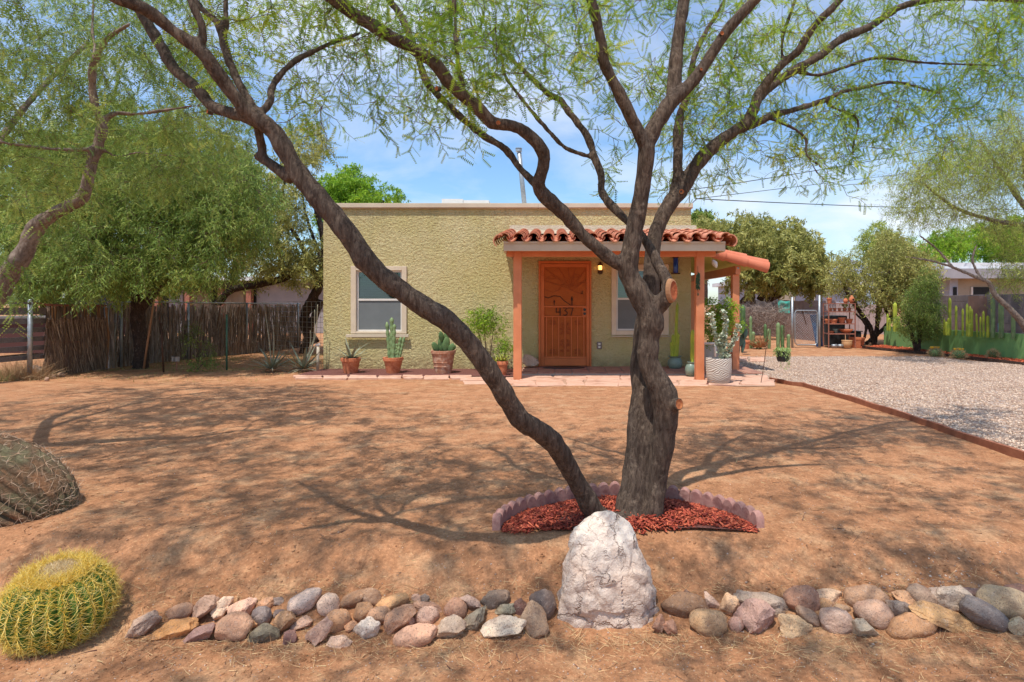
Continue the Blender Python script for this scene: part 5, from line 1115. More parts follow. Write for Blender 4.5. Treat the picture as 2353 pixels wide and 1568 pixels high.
# the white quartz boulder
def boulder():
    m = bpy.data.materials.new('white_quartz'); m.use_nodes = True; N = m.node_tree.nodes; L = m.node_tree.links
    b = N['Principled BSDF']; b.inputs['Roughness'].default_value = .7
    g = N.new('ShaderNodeNewGeometry')
    def ns(s, d=8, r=.6, di=0): n = nd(m, 'ShaderNodeTexNoise', Scale=s, Detail=d, Roughness=r, Distortion=di); L.new(g.outputs['Position'], n.inputs['Vector']); return n
    wn = ns(6, 5); mp = nd(m, 'ShaderNodeMixRGB'); mp.inputs[0].default_value = .22; L.new(g.outputs['Position'], mp.inputs[1]); L.new(wn.outputs['Color'], mp.inputs[2])
    def crack(s): v = nd(m, 'ShaderNodeTexVoronoi', Scale=s, feature='DISTANCE_TO_EDGE'); L.new(mp.outputs[0], v.inputs['Vector']); return v.outputs['Distance']
    c = mixc(m, ramp(m, ns(5).outputs['Fac'], [(.38, 0.0), (.62, 1.0)]), (.82, .70, .59), (.78, .62, .50))
    c = mixc(m, ramp(m, ns(11, 6, .7, 1).outputs['Fac'], [(.52, 0.0), (.68, .6)]), c, (.56, .38, .28))
    mk = ramp(m, ns(4, 4).outputs['Fac'], [(.46, 0.0), (.6, 1.0)])
    def mul(x, y): q = nd(m, 'ShaderNodeMath', operation='MULTIPLY'); L.new(x, q.inputs[0]); L.new(y, q.inputs[1]); return q.outputs[0]
    sz_ = nd(m, 'ShaderNodeSeparateXYZ'); L.new(g.outputs['Position'], sz_.inputs[0])
    st_ = ramp(m, sz_.outputs['Z'], [(0.0, 1.0), (.12, 0.0)]); c = mixc(m, mul(st_, ramp(m, ns(9, 6, .7).outputs['Fac'], [(.35, .2), (.6, .75)])), c, (.56, .38, .28))
    k1 = mul(ramp(m, crack(7), [(0.0, 1.0), (.012, .6), (.04, 0.0)]), mk); k2 = mul(ramp(m, crack(17), [(0.0, .6), (.03, 0.0)]), ramp(m, ns(6, 4).outputs['Fac'], [(.44, 0.0), (.56, 1.0)]))
    c = mixc(m, k2, c, (.50, .34, .26)); c = mixc(m, k1, c, (.42, .28, .21)); L.new(c, b.inputs['Base Color'])
    a = nd(m, 'ShaderNodeMath', operation='MULTIPLY_ADD'); L.new(k1, a.inputs[0]); a.inputs[1].default_value = -.7; L.new(ns(28, 8, .7).outputs['Fac'], a.inputs[2])
    a2 = nd(m, 'ShaderNodeMath', operation='MULTIPLY_ADD'); L.new(k2, a2.inputs[0]); a2.inputs[1].default_value = -.35; L.new(a.outputs[0], a2.inputs[2])
    bp = nd(m, 'ShaderNodeBump', Strength=.9, Distance=.02); L.new(a2.outputs[0], bp.inputs['Height']); L.new(bp.outputs[0], b.inputs['Normal'])
    V = ICO5[0].copy()
    # silhouette by height (photograph units): y, left, right
    prof = [(1183, 1398, 1420), (1190, 1376, 1428), (1198, 1350, 1440), (1215, 1334, 1462), (1240, 1326, 1480), (1280, 1310, 1487), (1330, 1294, 1500), (1380, 1280, 1514), (1430, 1280, 1520), (1455, 1282, 1518), (1470, 1292, 1506)]
    Yb = hit(1400, 1462).y; s = Yb/F; yy_ = np.array([p[0] for p in prof], float); ll_ = np.array([p[1] for p in prof], float); rr_ = np.array([p[2] for p in prof], float)
    z01 = (1-V[:, 2])/2; ypx = 1183+(1472-1183)*(1-np.sign(V[:, 2])*np.abs(V[:, 2])**1.25)/2
    lft, rgt = np.interp(ypx, yy_, ll_), np.interp(ypx, yy_, rr_); hw, c_ = (rgt-lft)/2, (rgt+lft)/2
    rr0 = np.sqrt(np.maximum(1e-6, 1-V[:, 2]**2)); ux, uy = V[:, 0]/rr0+1e-5, V[:, 1]/rr0+1e-5
    q = (np.abs(ux)**3.2+np.abs(uy)**3.2)**(1/3.2); ux, uy = ux/q, uy/q; f = np.minimum(1, rr0*1.9)**.75
    Yc = Yb+.14
    s = (Yb+.07)/F; X = (c_+hw*ux*f-CX)*s; dep = (.07+.11*z01); Yv = Yc+uy*dep*f; Z = CH-(ypx-HY)*s
    B = np.stack([X, Yv, Z], 1); nv = len(B)
    r_ = np.random.default_rng(77); C0 = B.mean(0)
    for nx_, ny_, nz_, qq in ((0, -1, .42, .70), (0, -1, -.02, .86), (-.55, -.8, .3, .90), (.6, -.75, .35, .90), (-.9, -.3, .3, .96), (.9, -.3, .45, .95), (.2, -.9, .05, .93), (-.25, -.95, -.08, .95), (.5, -.6, .7, .95), (-.4, -.5, .8, .95), (.75, -.7, -.05, .96), (.1, -.8, .65, .9)):
        n_ = np.array((nx_, ny_, nz_)); n_ /= np.linalg.norm(n_); q = (B-C0)@n_; d_ = np.quantile(q, qq); ee = q-d_; B -= np.where(ee > 0, ee*.8, 0)[:, None]*n_
    cen = np.stack([(c_-CX)*s, np.full(nv, Yc), Z], 1); out = B-cen; out /= np.linalg.norm(out, axis=1, keepdims=True)+1e-9
    for i in range(nv):
        p = Vector(B[i]); qd = p+noise.noise_vector(p*5)*.05
        d = noise.voronoi(qd*6.5)[0]; edge = d[1]-d[0]; d2 = noise.voronoi(qd*21)[0]; e2 = d2[1]-d2[0]
        k = .014*noise.noise(p*5)+.006*noise.noise(p*15)+.0025*noise.noise(p*38)+.020*min(1, edge*2.6)-.015+.004*min(1, e2*3)-.004+.012*noise.cell(qd*6)
        B[i] += out[i]*k
    me = npmesh('boulder', B, ICO5[1], m, True); me.set_sharp_from_angle(angle=R(48)); o = link('boulder', me); return o
tag(boulder(), 'large white quartz boulder standing in the stone row below the mesquite', 'boulder')
stone(300, 1219, 831, 38, 29, 0, 1, (.40, .34, .30), 'rough brown and white rock on the porch left of the door', group=None, name='rock', Y=11.1, cat='rock')
stone(301, 86, 852, 26, 26, 35, 0, (.40, .36, .38), 'pale grey rock beside the dry grass clump at the left fence', group=None, name='rock', cat='rock')
for i, (x, y, w_) in enumerate(((118, 866, 18), (140, 862, 16), (108, 872, 10))): stone(302+i, x, y, w_, 9, 0, 0, (.34, .24, .2), ('low brown stone under the tan rib screen', 'small brown stone right of the low one under the tan rib screen', 'tiny reddish stone left of the low brown one')[i], group=None, cat='stone')
# ------------------------------------------------------------------ scalloped ring and mulch
ring = thing('scalloped_edging', 'low reddish concrete scalloped edging curving behind the mesquite trunk', 'edging', (.42, 3.14, 0))
RC = (.425, 3.12, .735, .56)
def rpt(a): return Vector((RC[0]+RC[2]*math.cos(a), RC[1]+RC[3]*math.sin(a), 0))
aa = np.linspace(PI+.0, -.05, 400); cum = [0]
for a, b in zip(aa, aa[1:]): cum.append(cum[-1]+(rpt(b)-rpt(a)).length)
sc_p = .074; nsc = int(cum[-1]/sc_p); per = 5
def at(s): a = np.interp(s, cum, aa); return rpt(a), (rpt(a-.01)-rpt(a)).normalized()
k = 0
while k < nsc:
    e = min(k+per, nsc); m_ = MB(); th = .045; n_ = 7; vs = []
    for q in range(k, e):
        for j in range(n_+(1 if q == e-1 else 0)):
            t = j/n_; s = (q+t)*sc_p+(.002 if q == k and j == 0 else 0)-(.002 if q == e-1 and j == n_ else 0)
            p, d = at(s); nn = Vector((-d.y, d.x, 0)); g = gz(p.x, p.y); h = .052+.034*math.sin(PI*min(1, max(0, t)))**.6
            for off, z in ((th/2, g-.04), (th/2, g+h-.008), (th/2-.01, g+h), (-th/2+.01, g+h), (-th/2, g+h-.008), (-th/2, g-.04)): w__ = p+nn*off; vs.append((w__.x, w__.y, z))
    mm_ = len(vs)//6; m_.add(vs, [(i*6+j, i*6+(j+1) % 6, i*6+6+(j+1) % 6, i*6+6+j) for i in range(mm_-1) for j in range(6)]+[(5, 4, 3, 2, 1, 0), tuple((mm_-1)*6+j for j in range(6))])
    o = m_.build('edging_block', m_edger, ring, smooth=True, auto=50); k = e
def chips(name, pts, ln, mat, seed):
    r = np.random.default_rng(seed); n = len(pts); pts = np.asarray(pts)
    T = np.array([(x, y, z) for z in (-.5, .5) for y in (-.5, .5) for x in (-.5, .5)]); Fq = np.array([(0, 2, 3, 1), (4, 5, 7, 6), (0, 1, 5, 4), (2, 6, 7, 3), (0, 4, 6, 2), (1, 3, 7, 5)])
    s = np.stack([ln*r.uniform(.4, 1.3, n), ln*r.uniform(.12, .4, n), ln*r.uniform(.05, .14, n)], 1)
    T2 = T[None]*s[:, None]*r.uniform(.7, 1.15, (n, 8, 1)); V = np.empty_like(T2)
    for i in range(n):
        e = Matrix.Rotation(r.uniform(0, 2*PI), 3, 'Z') @ Matrix.Rotation(r.normal()*.35, 3, 'Y') @ Matrix.Rotation(r.normal()*.4, 3, 'X')
        V[i] = T2[i]@np.array(e).T+pts[i]
    return tag(link(name, npmesh(name, V.reshape(-1, 3), (Fq[None]+np.arange(n)[:, None, None]*8).reshape(-1, 4), mat, False, np.repeat(r.uniform(0, 1, n), 8))), kind='stuff')
pts = []
while len(pts) < 5200:
    x, y = rng.uniform(-.28, 1.14), rng.uniform(3.06, 3.66); u = (x-RC[0])/(RC[2]-.035); v = (y-RC[1])/(RC[3]-.035)
    if u*u+max(0, v)**2 > 1 or y < 3.10+.025*math.sin(x*9)+.02*(x > .5): continue
    q = (1-u*u-v*v); pts.append((x, y, gz(x, y)+.008+.028*min(1, q*2)*rng.random()))
tag(chips('mulch', pts, .034, m_chip, 51), 'red bark mulch around the base of the mesquite', 'mulch')
f = MB(); n_ = 30; 
for i in range(n_+1):
    a = PI*i/n_; p = rpt(a); f.v += [(RC[0]+(p.x-RC[0])*.97, RC[1]+(p.y-RC[1])*.97, gz(p.x, p.y)+.006), (RC[0]+(p.x-RC[0])*.5, RC[1]+(p.y-RC[1])*.5, gz(RC[0], RC[1])+.016), (RC[0]+(p.x-RC[0])*.02, 3.11, gz(RC[0], 3.11)+.012)]
for i in range(n_): f.f += [(3*i, 3*i+1, 3*i+4, 3*i+3), (3*i+1, 3*i+2, 3*i+5, 3*i+4)]
f.build('mulch_bed', m_mulchd, kind='structure')

# ------------------------------------------------------------------ golden barrel cactus, front left
def areoles(radius_fn, nrib, nrow, zr, axis_m, origin, spn, ln, mat, seed, top=0, wd=.0016, outk=1.0):
    r = np.random.default_rng(seed); B, D = [], []
    for i in range(nrib):
        a = 2*PI*(i)/nrib
        for j in range(nrow):
            t = zr[0]+(zr[1]-zr[0])*(j+.5*(i % 2))/nrow; rad, z, nr, nz = radius_fn(t)
            pos = np.array([rad*math.cos(a), rad*math.sin(a), z]); nn = np.array([nr*math.cos(a), nr*math.sin(a), nz]); tg_ = np.array([-math.sin(a), math.cos(a), 0]); bt_ = np.cross(nn, tg_)
            for s in range(spn):
                ph = 2*PI*(s+r.uniform(-.3, .3))/spn; d = nn*(.35 if s else 1.2)*outk+(tg_*math.cos(ph)*1.0+bt_*math.sin(ph)*.8)+r.normal(size=3)*.12
                B.append(pos); D.append(d/np.linalg.norm(d))
    B, D = np.array(B), np.array(D); Mx = np.array(axis_m)
    return blades('spines', B@Mx.T+np.array(origin), D@Mx.T, ln, wd, mat, seed, .35)
def ribbed(radius_fn, nrib, depth, rows, axis_m, origin, name, mat, parent, per=6):
    V, Fc = [], []; n = nrib*per
    for j in range(rows+1):
        rad, z, nr, nz = radius_fn(j/rows)
        for k in range(n):
            a = 2*PI*k/n; q = 1-depth*(1-abs(math.cos(a*nrib/2))**.8); V.append((rad*q*math.cos(a), rad*q*math.sin(a), z))
    for j in range(rows):
        for k in range(n): Fc.append((j*n+k, j*n+(k+1) % n, (j+1)*n+(k+1) % n, (j+1)*n+k))
    V = np.array(V)@np.array(axis_m).T+np.array(origin)
    o = link(name, npmesh(name, V, Fc, mat, True), parent, (0, 0, 0), rel=False)
    o.location = -WL[parent.name]; return o
bc = hit(128, 1522); bp_ = Vector((P(126, 1415, bc.y+.17).x, bc.y+.20, 0)); RB = .206; gzb = gz(bp_.x, bp_.y-.1)
barrel_t = thing('golden_barrel_cactus', 'big round golden barrel cactus with yellow spines in the lower left corner', 'cactus', (bp_.x, bp_.y, gzb))
def barrel_fn(t):
    "t 0 base .. 1 crown; slightly sunken flat top"
    ang = -PI*.36+t*(PI*.36+PI*.46); r_ = RB*math.cos(ang)**.8 if math.cos(ang) > 0 else 0; z = .172*math.sin(ang)+.152
    if t > .93: z -= (t-.93)*.15
    return r_, z, math.cos(ang), math.sin(ang)
Mt = Matrix.Rotation(R(7), 3, 'X') @ Matrix.Rotation(R(4), 3, 'Y')
org = (bp_.x, bp_.y, gzb-.01)
m_bbody = M('barrel_green', (.05, .13, .025), (.09, .20, .035), scale=8, bump=.2)
ribbed(barrel_fn, 24, .24, 40, Mt, org, 'body', m_bbody, barrel_t)
me = areoles(barrel_fn, 24, 24, (.04, .95), Mt, org, 12, .047, m_spine, 60, wd=.0026); o = link('spines', me, barrel_t); o.location = -WL[barrel_t.name]; 
m_wool = M('cream_wool', (.62, .42, .18), (.80, .66, .42), attr=True, bump=0)
r = np.random.default_rng(5); n_ = 5200; a = r.uniform(0, 2*PI, n_); rr0 = .078*np.sqrt(r.uniform(0, 1, n_)); bz = np.array([barrel_fn(min(1, .93))[1]+.004]*n_)-(rr0/.078)**2*.010
B = np.stack([rr0*np.cos(a), rr0*np.sin(a), bz], 1)@np.array(Mt).T+np.array(org); D = randdir(n_, .35, 1, r)@np.array(Mt).T
o = link('woolly_crown', blades('wool', B, D, .017, .0022, m_wool, 61, .4), barrel_t); o.location = -WL[barrel_t.name]
r = np.random.default_rng(6); n_ = 1700; a = r.uniform(0, 2*PI, n_); rr0 = r.uniform(.07, .14, n_)
B = np.stack([rr0*np.cos(a), rr0*np.sin(a), np.full(n_, barrel_fn(.9)[1]-.005)], 1)@np.array(Mt).T+np.array(org); D = randdir(n_, .5, 1, r)@np.array(Mt).T
o = link('crown_spines', blades('cs', B, D, .045, .0024, m_spine, 62, .3), barrel_t); o.location = -WL[barrel_t.name]
# the old leaning barrel cactus at the left edge
oc_c = hit(60, 1205); old = thing('barrel_cactus', 'old brown-based barrel cactus leaning out of the left edge', 'cactus', (oc_c.x, oc_c.y+.2, 0))
def old_fn(t):
    ang = -PI/2*.97+t*(PI*.93); return .30*max(.02, math.cos(ang))**.7, .42*math.sin(ang), math.cos(ang), math.sin(ang)
axd = Vector((-.88, .10, .46)).normalized(); Mo = np.array(axd.to_track_quat('Z', 'Y').to_matrix())
o0 = P(0, 1133, oc_c.y+.22)
m_old = M('old_barrel_skin', (.15, .13, .07), (.24, .12, .06), (.11, .07, .04), scale=7, world=True, bump=.8, bscale=40, bdist=.02)
ribbed(old_fn, 26, .18, 34, Mo, tuple(o0), 'body', m_old, old)
m_ospine = M('old_spine', (.42, .24, .14), (.56, .42, .30), attr=True, bump=0)
me = areoles(old_fn, 26, 22, (.03, .97), Mo, tuple(o0), 6, .05, m_ospine, 63, wd=.003, outk=.6); o = link('spines', me, old); o.location = -WL[old.name]

# ------------------------------------------------------------------ pots and plants
def potm(c, rt, rb, h, mat, parent, name='pot', rim=.02, rimh=.05, n=28, fn=None, bulge=0):
    m_ = MB(); pr = [(rb, 0)]
    for k in range(1, 9):
        t = k/9; pr.append((rb+(rt-rb)*t+bulge*math.sin(PI*t), h*t*(1-rimh/h)))
    pr += [(rt, h-rimh-.002), (rt+rim, h-rimh), (rt+rim*1.1, h-.004), (rt+rim*.9, h), (rt-.012, h), (rt-.018, h-.035), (.0005, h-.035)]
    m_.lathe(pr, n, c, fn); o = m_.build(name, mat, parent, smooth=True, auto=35)
    s = MB(); s.lathe([(rt-.019, h-.034), (.0005, h-.03)], n, c); s.build('potting_soil', m_mulchd, parent); return o
def column(m_, base, top, r, ribs=7, depth=.2, bend=0, cap=True):
    base, top = Vector(base), Vector(top); k = 14; vs = []; n = ribs*4; ax = (top-base); L_ = ax.length; ax.normalize(); u = ax.orthogonal().normalized(); v = ax.cross(u); s0 = len(m_.v)
    for j in range(k+1):
        t = j/k; rr = r*(1 if t < .88 else math.sqrt(max(.002, 1-((t-.88)/.12)**2)))*(1+.06*noise.noise((t*7, base.x*9, base.y)))*(.82+.18*min(1, t*6))
        p = base+ax*L_*t+u*bend*math.sin(PI*t)
        for i in range(n):
            a = 2*PI*i/n; q = rr*(1-depth*(1-abs(math.cos(a*ribs/2)))); vs.append(p+(u*math.cos(a)+v*math.sin(a))*q)
    m_.add(vs, [(j*n+i, j*n+(i+1) % n, (j+1)*n+(i+1) % n, (j+1)*n+i) for j in range(k) for i in range(n)]+[tuple((k)*n+i for i in range(n))])
def rosette(c, n, ln, wd, spread, mat, parent, name='leaf', seed=1, zlo=.3, zhi=.95, th=.35):
    r = random.Random(seed)
    for i in range(n):
        a = 2*PI*i*.382+r.uniform(-.2, .2); z = zlo+(zhi-zlo)*(i/n)+r.uniform(-.08, .08); z = min(.98, max(-.2, z)); cc = math.sqrt(1-z*z); d = Vector((math.cos(a)*cc, math.sin(a)*cc, z)); l = ln*r.uniform(.65, 1.1)
        side = d.cross(Vector((0, 0, 1))).normalized(); nrm = side.cross(d); m_ = MB(); vs = []; kk = 6; cv = r.uniform(-.25, .35)
        for k in range(kk+1):
            t = k/kk; p = Vector(c)+d*l*t+nrm*(-cv)*l*t*t*spread; w_ = wd*(1-t)**.7*(.8+.5*min(1, t*4)) if k < kk else .0006
            vs += [p-side*w_, p-nrm*w_*th, p+side*w_, p+nrm*w_*th*.4]
        m_.add(vs, [(k*4+j, k*4+(j+1) % 4, k*4+4+(j+1) % 4, k*4+4+j) for k in range(kk) for j in range(4)]); m_.build(name, mat, parent, smooth=True, auto=60)
def at_ground(x, y, dz=.0): h = hit(x, y, dz); return h
YB1 = 10.74
def bedp(x, Y=YB1, z=-.05): return Vector(((x-CX)*Y/F, Y, z))
sB = YB1/F
t = thing('potted_agave', 'terracotta pot with a grey-green aloe, leftmost of the pots along the wall', 'potted plant', bedp(806), 'pots standing on the bed along the stucco wall')
c = bedp(806); potm(c, .165, .125, .285, m_terra, t, rim=.018, rimh=.06); rosette(c+Vector((0, 0, .26)), 17, .46, .026, 1.0, m_agave, t, seed=3, zlo=.12, zhi=.97)
t = thing('potted_cactus', 'terracotta pot with tall knobbly green cactus stems below the left window', 'potted plant', bedp(903.5), 'pots standing on the bed along the stucco wall')
c = bedp(903.5); potm(c, .17, .12, .295, m_terra, t, rim=.018, rimh=.06)
for x, y0, r_ in ((889, 740, .030), (900, 730, .036), (906, 745, .034), (921, 775, .032), (929, 775, .028), (896, 770, .026), (912, 790, .026)):
    m_ = MB(); q = c+Vector(((x-903.5)*sB*.55, rnd.uniform(-.05, .05), .25)); tp = Vector(((x-CX)*sB, YB1, CH-(y0-HY)*sB)); 
    vs_ = []; kk = 18
    for k in range(kk+1):
        tt = k/kk; p = q.lerp(tp, tt)+Vector((0, 0, 0)); vs_.append((p, r_*(1+.22*math.sin(tt*34+x))*(1 if k < kk else .3)))
    m_.tube([a for a, _ in vs_], [b for _, b in vs_], 9); m_.build('stem', m_cactusb, t, smooth=True)
t = thing('potted_prickly_pear', 'large weathered patterned terracotta pot with a prickly pear', 'potted plant', bedp(1018.5), 'pots standing on the bed along the stucco wall')
c = bedp(1018.5); potm(c, .215, .155, .425, m_terraold, t, rim=.016, rimh=.05)
m_ = MB()
for zz in (.12, .2, .34): m_.lathe([(.155+.06*zz/.425+.004, zz), (.155+.06*zz/.425+.013, zz+.008), (.155+.06*zz/.425+.006, zz+.016)], 28, c)
m_.build('band', m_terraold, t, smooth=True)
def pad(parent, c, w_, h_, rz, tilt, mat, th=.022):
    m_ = MB(); V = []; k, n = 8, 16
    for j in range(k+1):
        ph = -PI/2+PI*j/k
        for i in range(n): a = 2*PI*i/n; V.append(Vector((w_/2*math.cos(ph)*math.cos(a), th*math.cos(ph)*math.sin(a)*1.0, h_/2*(1+math.sin(ph))*(1+.0))))
    Rm = Matrix.Rotation(rz, 3, 'Z') @ Matrix.Rotation(tilt, 3, 'Y')
    m_.add([Rm @ v+Vector(c) for v in V], [(j*n+i, j*n+(i+1) % n, (j+1)*n+(i+1) % n, (j+1)*n+i) for j in range(k) for i in range(n)]); m_.build('pad', mat, parent, smooth=True)
for dx_, h_, w_, rz, tl, dz in ((-.13, .22, .12, .5, -.5, 0), (-.03, .28, .13, 0, -.12, 0), (.06, .3, .14, .4, .15, 0), (.14, .2, .12, -.3, .6, 0), (-.01, .2, .12, .8, -.3, .2), (.07, .17, .11, 0, .25, .24), (.0, .24, .13, 1.2, .05, 0), (.17, .16, .1, .6, 1.0, .03)):
    pad(t, c+Vector((dx_*.7, rnd.uniform(-.05, .05), .39+dz)), w_, h_, rz, tl, m_cactus)
YC = 10.45; c = bedp(1155, YC, -.05); t = thing('potted_aloe', 'small plain terracotta pot with spiky yellow-green aloe beside the porch post', 'potted plant', c, 'pots standing on the bed along the stucco wall')
potm(c, .092, .07, .25, m_terra, t, rim=.012, rimh=.06); m_yal = M('yellow_aloe', (.42, .40, .06), (.20, .28, .05), scale=9, bump=.1)
for k, (dx_, s_) in enumerate(((-.12, 5), (-.02, 6), (.04, 7))): rosette(c+Vector((dx_, .0, .24)), 14, .24, .011, .8, m_yal, t, seed=20+k, zlo=.3, zhi=.98)
rr_ = thing('leafy_shrub', 'bright yellow-green leafy shrub growing against the wall left of the porch post', 'shrub', bedp(1118, 11.0))
def shrub(parent, base, blobs, ntg, mat, size, width, sp_, seed, sub=3, stems=4, twr=.004, sublen=.16, droop=.2, tmpl=None, step=.1, twmat=m_twig):
    r = np.random.default_rng(seed); Lb = []
    for k in range(stems):
        b = blobs[k % len(blobs)]; tp = Vector(b[0]); q = Vector(base)+Vector((r.normal()*.02, r.normal()*.02, 0)); mid = q.lerp(tp, .5)+Vector((r.normal()*.04, r.normal()*.04, 0)); Lb.append(catmull([(q, .012), (mid, .008), (tp, .004)], .05))
    tw = Twigs(); tg = []
    for _ in range(ntg):
        b = blobs[r.integers(len(blobs))]; a = r.normal(size=3); a /= np.linalg.norm(a); a *= r.uniform(.2, 1)**.5; tg.append(tuple(np.array(b[0])+a*np.array(b[1])))
    tw, LP, LT = grow(Lb, tg, r, step=step, rtip=.0015, kr=.005, rmax=.01, sub=sub, sublen=sublen, wig=.1)
    m_ = MB()
    for lb in Lb: m_.tube([p for p, _ in lb[::3]]+[lb[-1][0]], [q for _, q in lb[::3]]+[lb[-1][1]], 6)
    m_.build('stem', m_twig, parent); pos, tan = resample(LP, LT, sp_*.28, r); crown_objs(parent, tw, foliage('crown', pos, tan, r, mat, tmpl or strip(), size*.85, width, droop=droop, jit=.014), twmat)
shrub(rr_, bedp(1120, 11.0), [(P(1095, 745, 11.0), (.30, .18, .24)), (P(1135, 740, 10.95), (.28, .18, .24)), (P(1158, 790, 10.8), (.13, .1, .12)), (P(1110, 720, 11.0), (.3, .15, .12))], 150, m_bright, .05, .42, .035, 71, stems=5)
# sage pots on the porch
c = Vector(((1551-CX)*11.05/F, 11.05, 0.0)); t = thing('potted_cactus', 'rounded sage-green pot with a tall yellow-green cactus by the right window', 'potted plant', c, 'sage-green pots on the porch')
m_ = MB(); pr = [(.10, 0), (.128, .03), (.142, .09), (.135, .15), (.108, .195), (.10, .205), (.125, .225), (.135, .235), (.12, .24), (.09, .225), (.0005, .22)]; m_.lathe(pr, 30, c); m_.build('pot', m_sage, t, smooth=True, auto=50)
sY = 11.05/F
for x, y0, r_, xb in ((1556, 694, .030, 1550), (1546, 768, .034, 1545), (1553, 752, .034, 1552), (1558, 765, .030, 1556), (1541, 785, .024, 1543), (1549, 775, .028, 1549)):
    m_ = MB(); column(m_, (c.x+(xb-1551)*sY, c.y+rnd.uniform(-.04, .04), .2), ((x-CX)*sY, 11.02, CH-(y0-HY)*sY), r_, 5, .35); m_.build('stem', m_cactusy, t, smooth=True)
c = Vector(((1588-CX)*10.1/F, 10.1, -.03)); t = thing('potted_cactus', 'sage-green pot with one slim upright cactus half hidden behind the right porch post', 'potted plant', c, 'sage-green pots on the porch')
m_ = MB(); pr = [(.06, 0), (.095, .04), (.11, .12), (.09, .19), (.065, .22), (.07, .235), (.085, .25), (.075, .255), (.0005, .24)]; m_.lathe(pr, 26, c); m_.build('pot', m_sage, t, smooth=True, auto=50)
m_ = MB(); column(m_, (c.x+.02, c.y, .2), (c.x+.03, c.y, .80), .036, 6, .3); m_.build('stem', m_cactusy, t, smooth=True)
# white wave-textured pot with trailing plant
c = Vector(((1658.5-CX)*9.2/F, 9.2+.17, -.06)); t = thing('potted_succulent', 'white wave-textured barrel pot with upright stems of pale leaves beside the porch post', 'potted plant', (c.x, c.y, c.z))
def wavem():
    m = M('wave_ceramic', (.60, .53, .46), (.50, .43, .37), scale=3, bump=0, rough=.7); N = m.node_tree.nodes; L = m.node_tree.links
    tcn = nd(m, 'ShaderNodeTexCoord'); wv = nd(m, 'ShaderNodeTexWave', Scale=11.0, Distortion=7.0, Detail=1.0); wv.inputs['Detail Scale'].default_value = .8; wv.bands_direction = 'Z'
    mp = nd(m, 'ShaderNodeMapping'); mp.inputs['Rotation'].default_value = (0, R(28), 0); L.new(tcn.outputs['Object'], mp.inputs[0]); L.new(mp.outputs[0], wv.inputs['Vector'])
    bp = nd(m, 'ShaderNodeBump', Strength=.9, Distance=.012); L.new(wv.outputs['Fac'], bp.inputs['Height']); L.new(bp.outputs[0], N['Principled BSDF'].inputs['Normal'])
    old_ = N['Principled BSDF'].inputs['Base Color'].links[0].from_socket; L.new(mixc(m, ramp(m, wv.outputs['Fac'], [(0.1, .45), (.5, 0.0)]), old_, (.36, .28, .22)), N['Principled BSDF'].inputs['Base Color']); return m
m_ = MB(); pr = [(.15, 0), (.178, .03), (.197, .12), (.207, .25), (.207, .40), (.204, .418), (.190, .42), (.185, .39), (.0005, .385)]; m_.lathe([(a, b) for a, b in pr], 40, c); m_.build('pot', wavem(), t, smooth=True, auto=50)
m_pale = M('pale_succulent_leaf', (.42, .48, .34), (.78, .78, .62), attr=True, bump=0, rough=.6)
r = np.random.default_rng(81); sY = 9.3/F; PV, PT = [], []; m_ = MB()
for path in ([(1665, 826), (1664, 790), (1667, 745), (1663, 716)], [(1658, 826), (1650, 790), (1640, 755), (1634, 722)], [(1670, 826), (1678, 800), (1690, 775), (1696, 748)], [(1662, 826), (1655, 800), (1660, 770)]):
    lb = catmull([(P(x, y, 9.32), .008) for x, y in path], .02); m_.tube([p for p, _ in lb], .006, 6)
    for p, _ in lb[2:]:
        for k in range(11): PV.append(np.array(p)+r.normal(size=3)*.009); PT.append((0, 0, 1.))
m_.build('stem', m_twig, t); n_ = len(PV)
def disc(): return np.array([(0, 0, 0), (.3, -.45, 0), (.8, -.45, .05), (1, 0, .1), (.8, .45, .05), (.3, .45, 0)], float), np.array([(0, 1, 2), (0, 2, 3), (0, 3, 4), (0, 4, 5)])
me = foliage('leaves', np.array(PV), np.array(PT, float), r, m_pale, disc(), .044, 1.0, droop=0, out=1, along=.1, jit=.008); o = link('leaves', me, t); o.location = -WL[t.name]
f = MB(); 
for k in range(1): f.lathe([(.34, .0), (.30, .012), (.10, .02)], 30, (c.x+.02, c.y-.02, -.062)); 
f.build('gravel_patch', m_mulchd, kind='structure', smooth=True)
# things under the side porch
def pot_thing(name, label, cat, x, ybot, Y, wpx, hpx, mat, group=None, taper=.75, rim=.012, n=24, rimh=.05, bulge=0):
    s = Y/F; c = P(x, ybot, Y); t = thing(name, label, cat, c, group); potm(c, wpx*s/2-rim, wpx*s/2*taper, hpx*s, mat, t, rim=rim, rimh=min(rimh, hpx*s*.25), n=n, bulge=bulge); return t, c, s
m_lg = M('pale_grey_plastic', (.50, .46, .42), (.43, .39, .36), scale=4, bump=.05, rough=.55)
t, c, s = pot_thing('planter', 'big pale grey plastic planter on a stand behind the right porch post', 'planter', 1634, 840, 11.2, 58, 50, m_lg, rim=.02)
shrub(t, c+Vector((0, 0, .35)), [(P(1640, 705, 10.6), (.23, .15, .23)), (P(1660, 735, 10.6), (.22, .15, .22)), (P(1635, 750, 10.7), (.2, .15, .22)), (P(1672, 705, 10.6), (.12, .15, .14))], 220, m_bright, .055, .4, .035, 72, stems=4)
f = MB(); q = P(1643, 824, 10.2); f.tube([q, P(1643, 793, 10.2), P(1641, 790, 10.2), P(1612, 790, 10.25)], .022, 12); tag(f.build('drain_pipe', m_white, smooth=True), 'white plastic elbow pipe standing in front of the grey planter', 'pipe')
t, c, s = pot_thing('plant_pot', 'tall pale terracotta pot between the white pot and the dark prickly pear', 'pot', 1677, 824, 10.9, 13, 36, m_terraold, taper=.8)
t, c, s = pot_thing('plant_pot', 'small reddish terracotta pot behind the dark prickly pear', 'pot', 1713, 802, 15, 20, 20, m_terra)
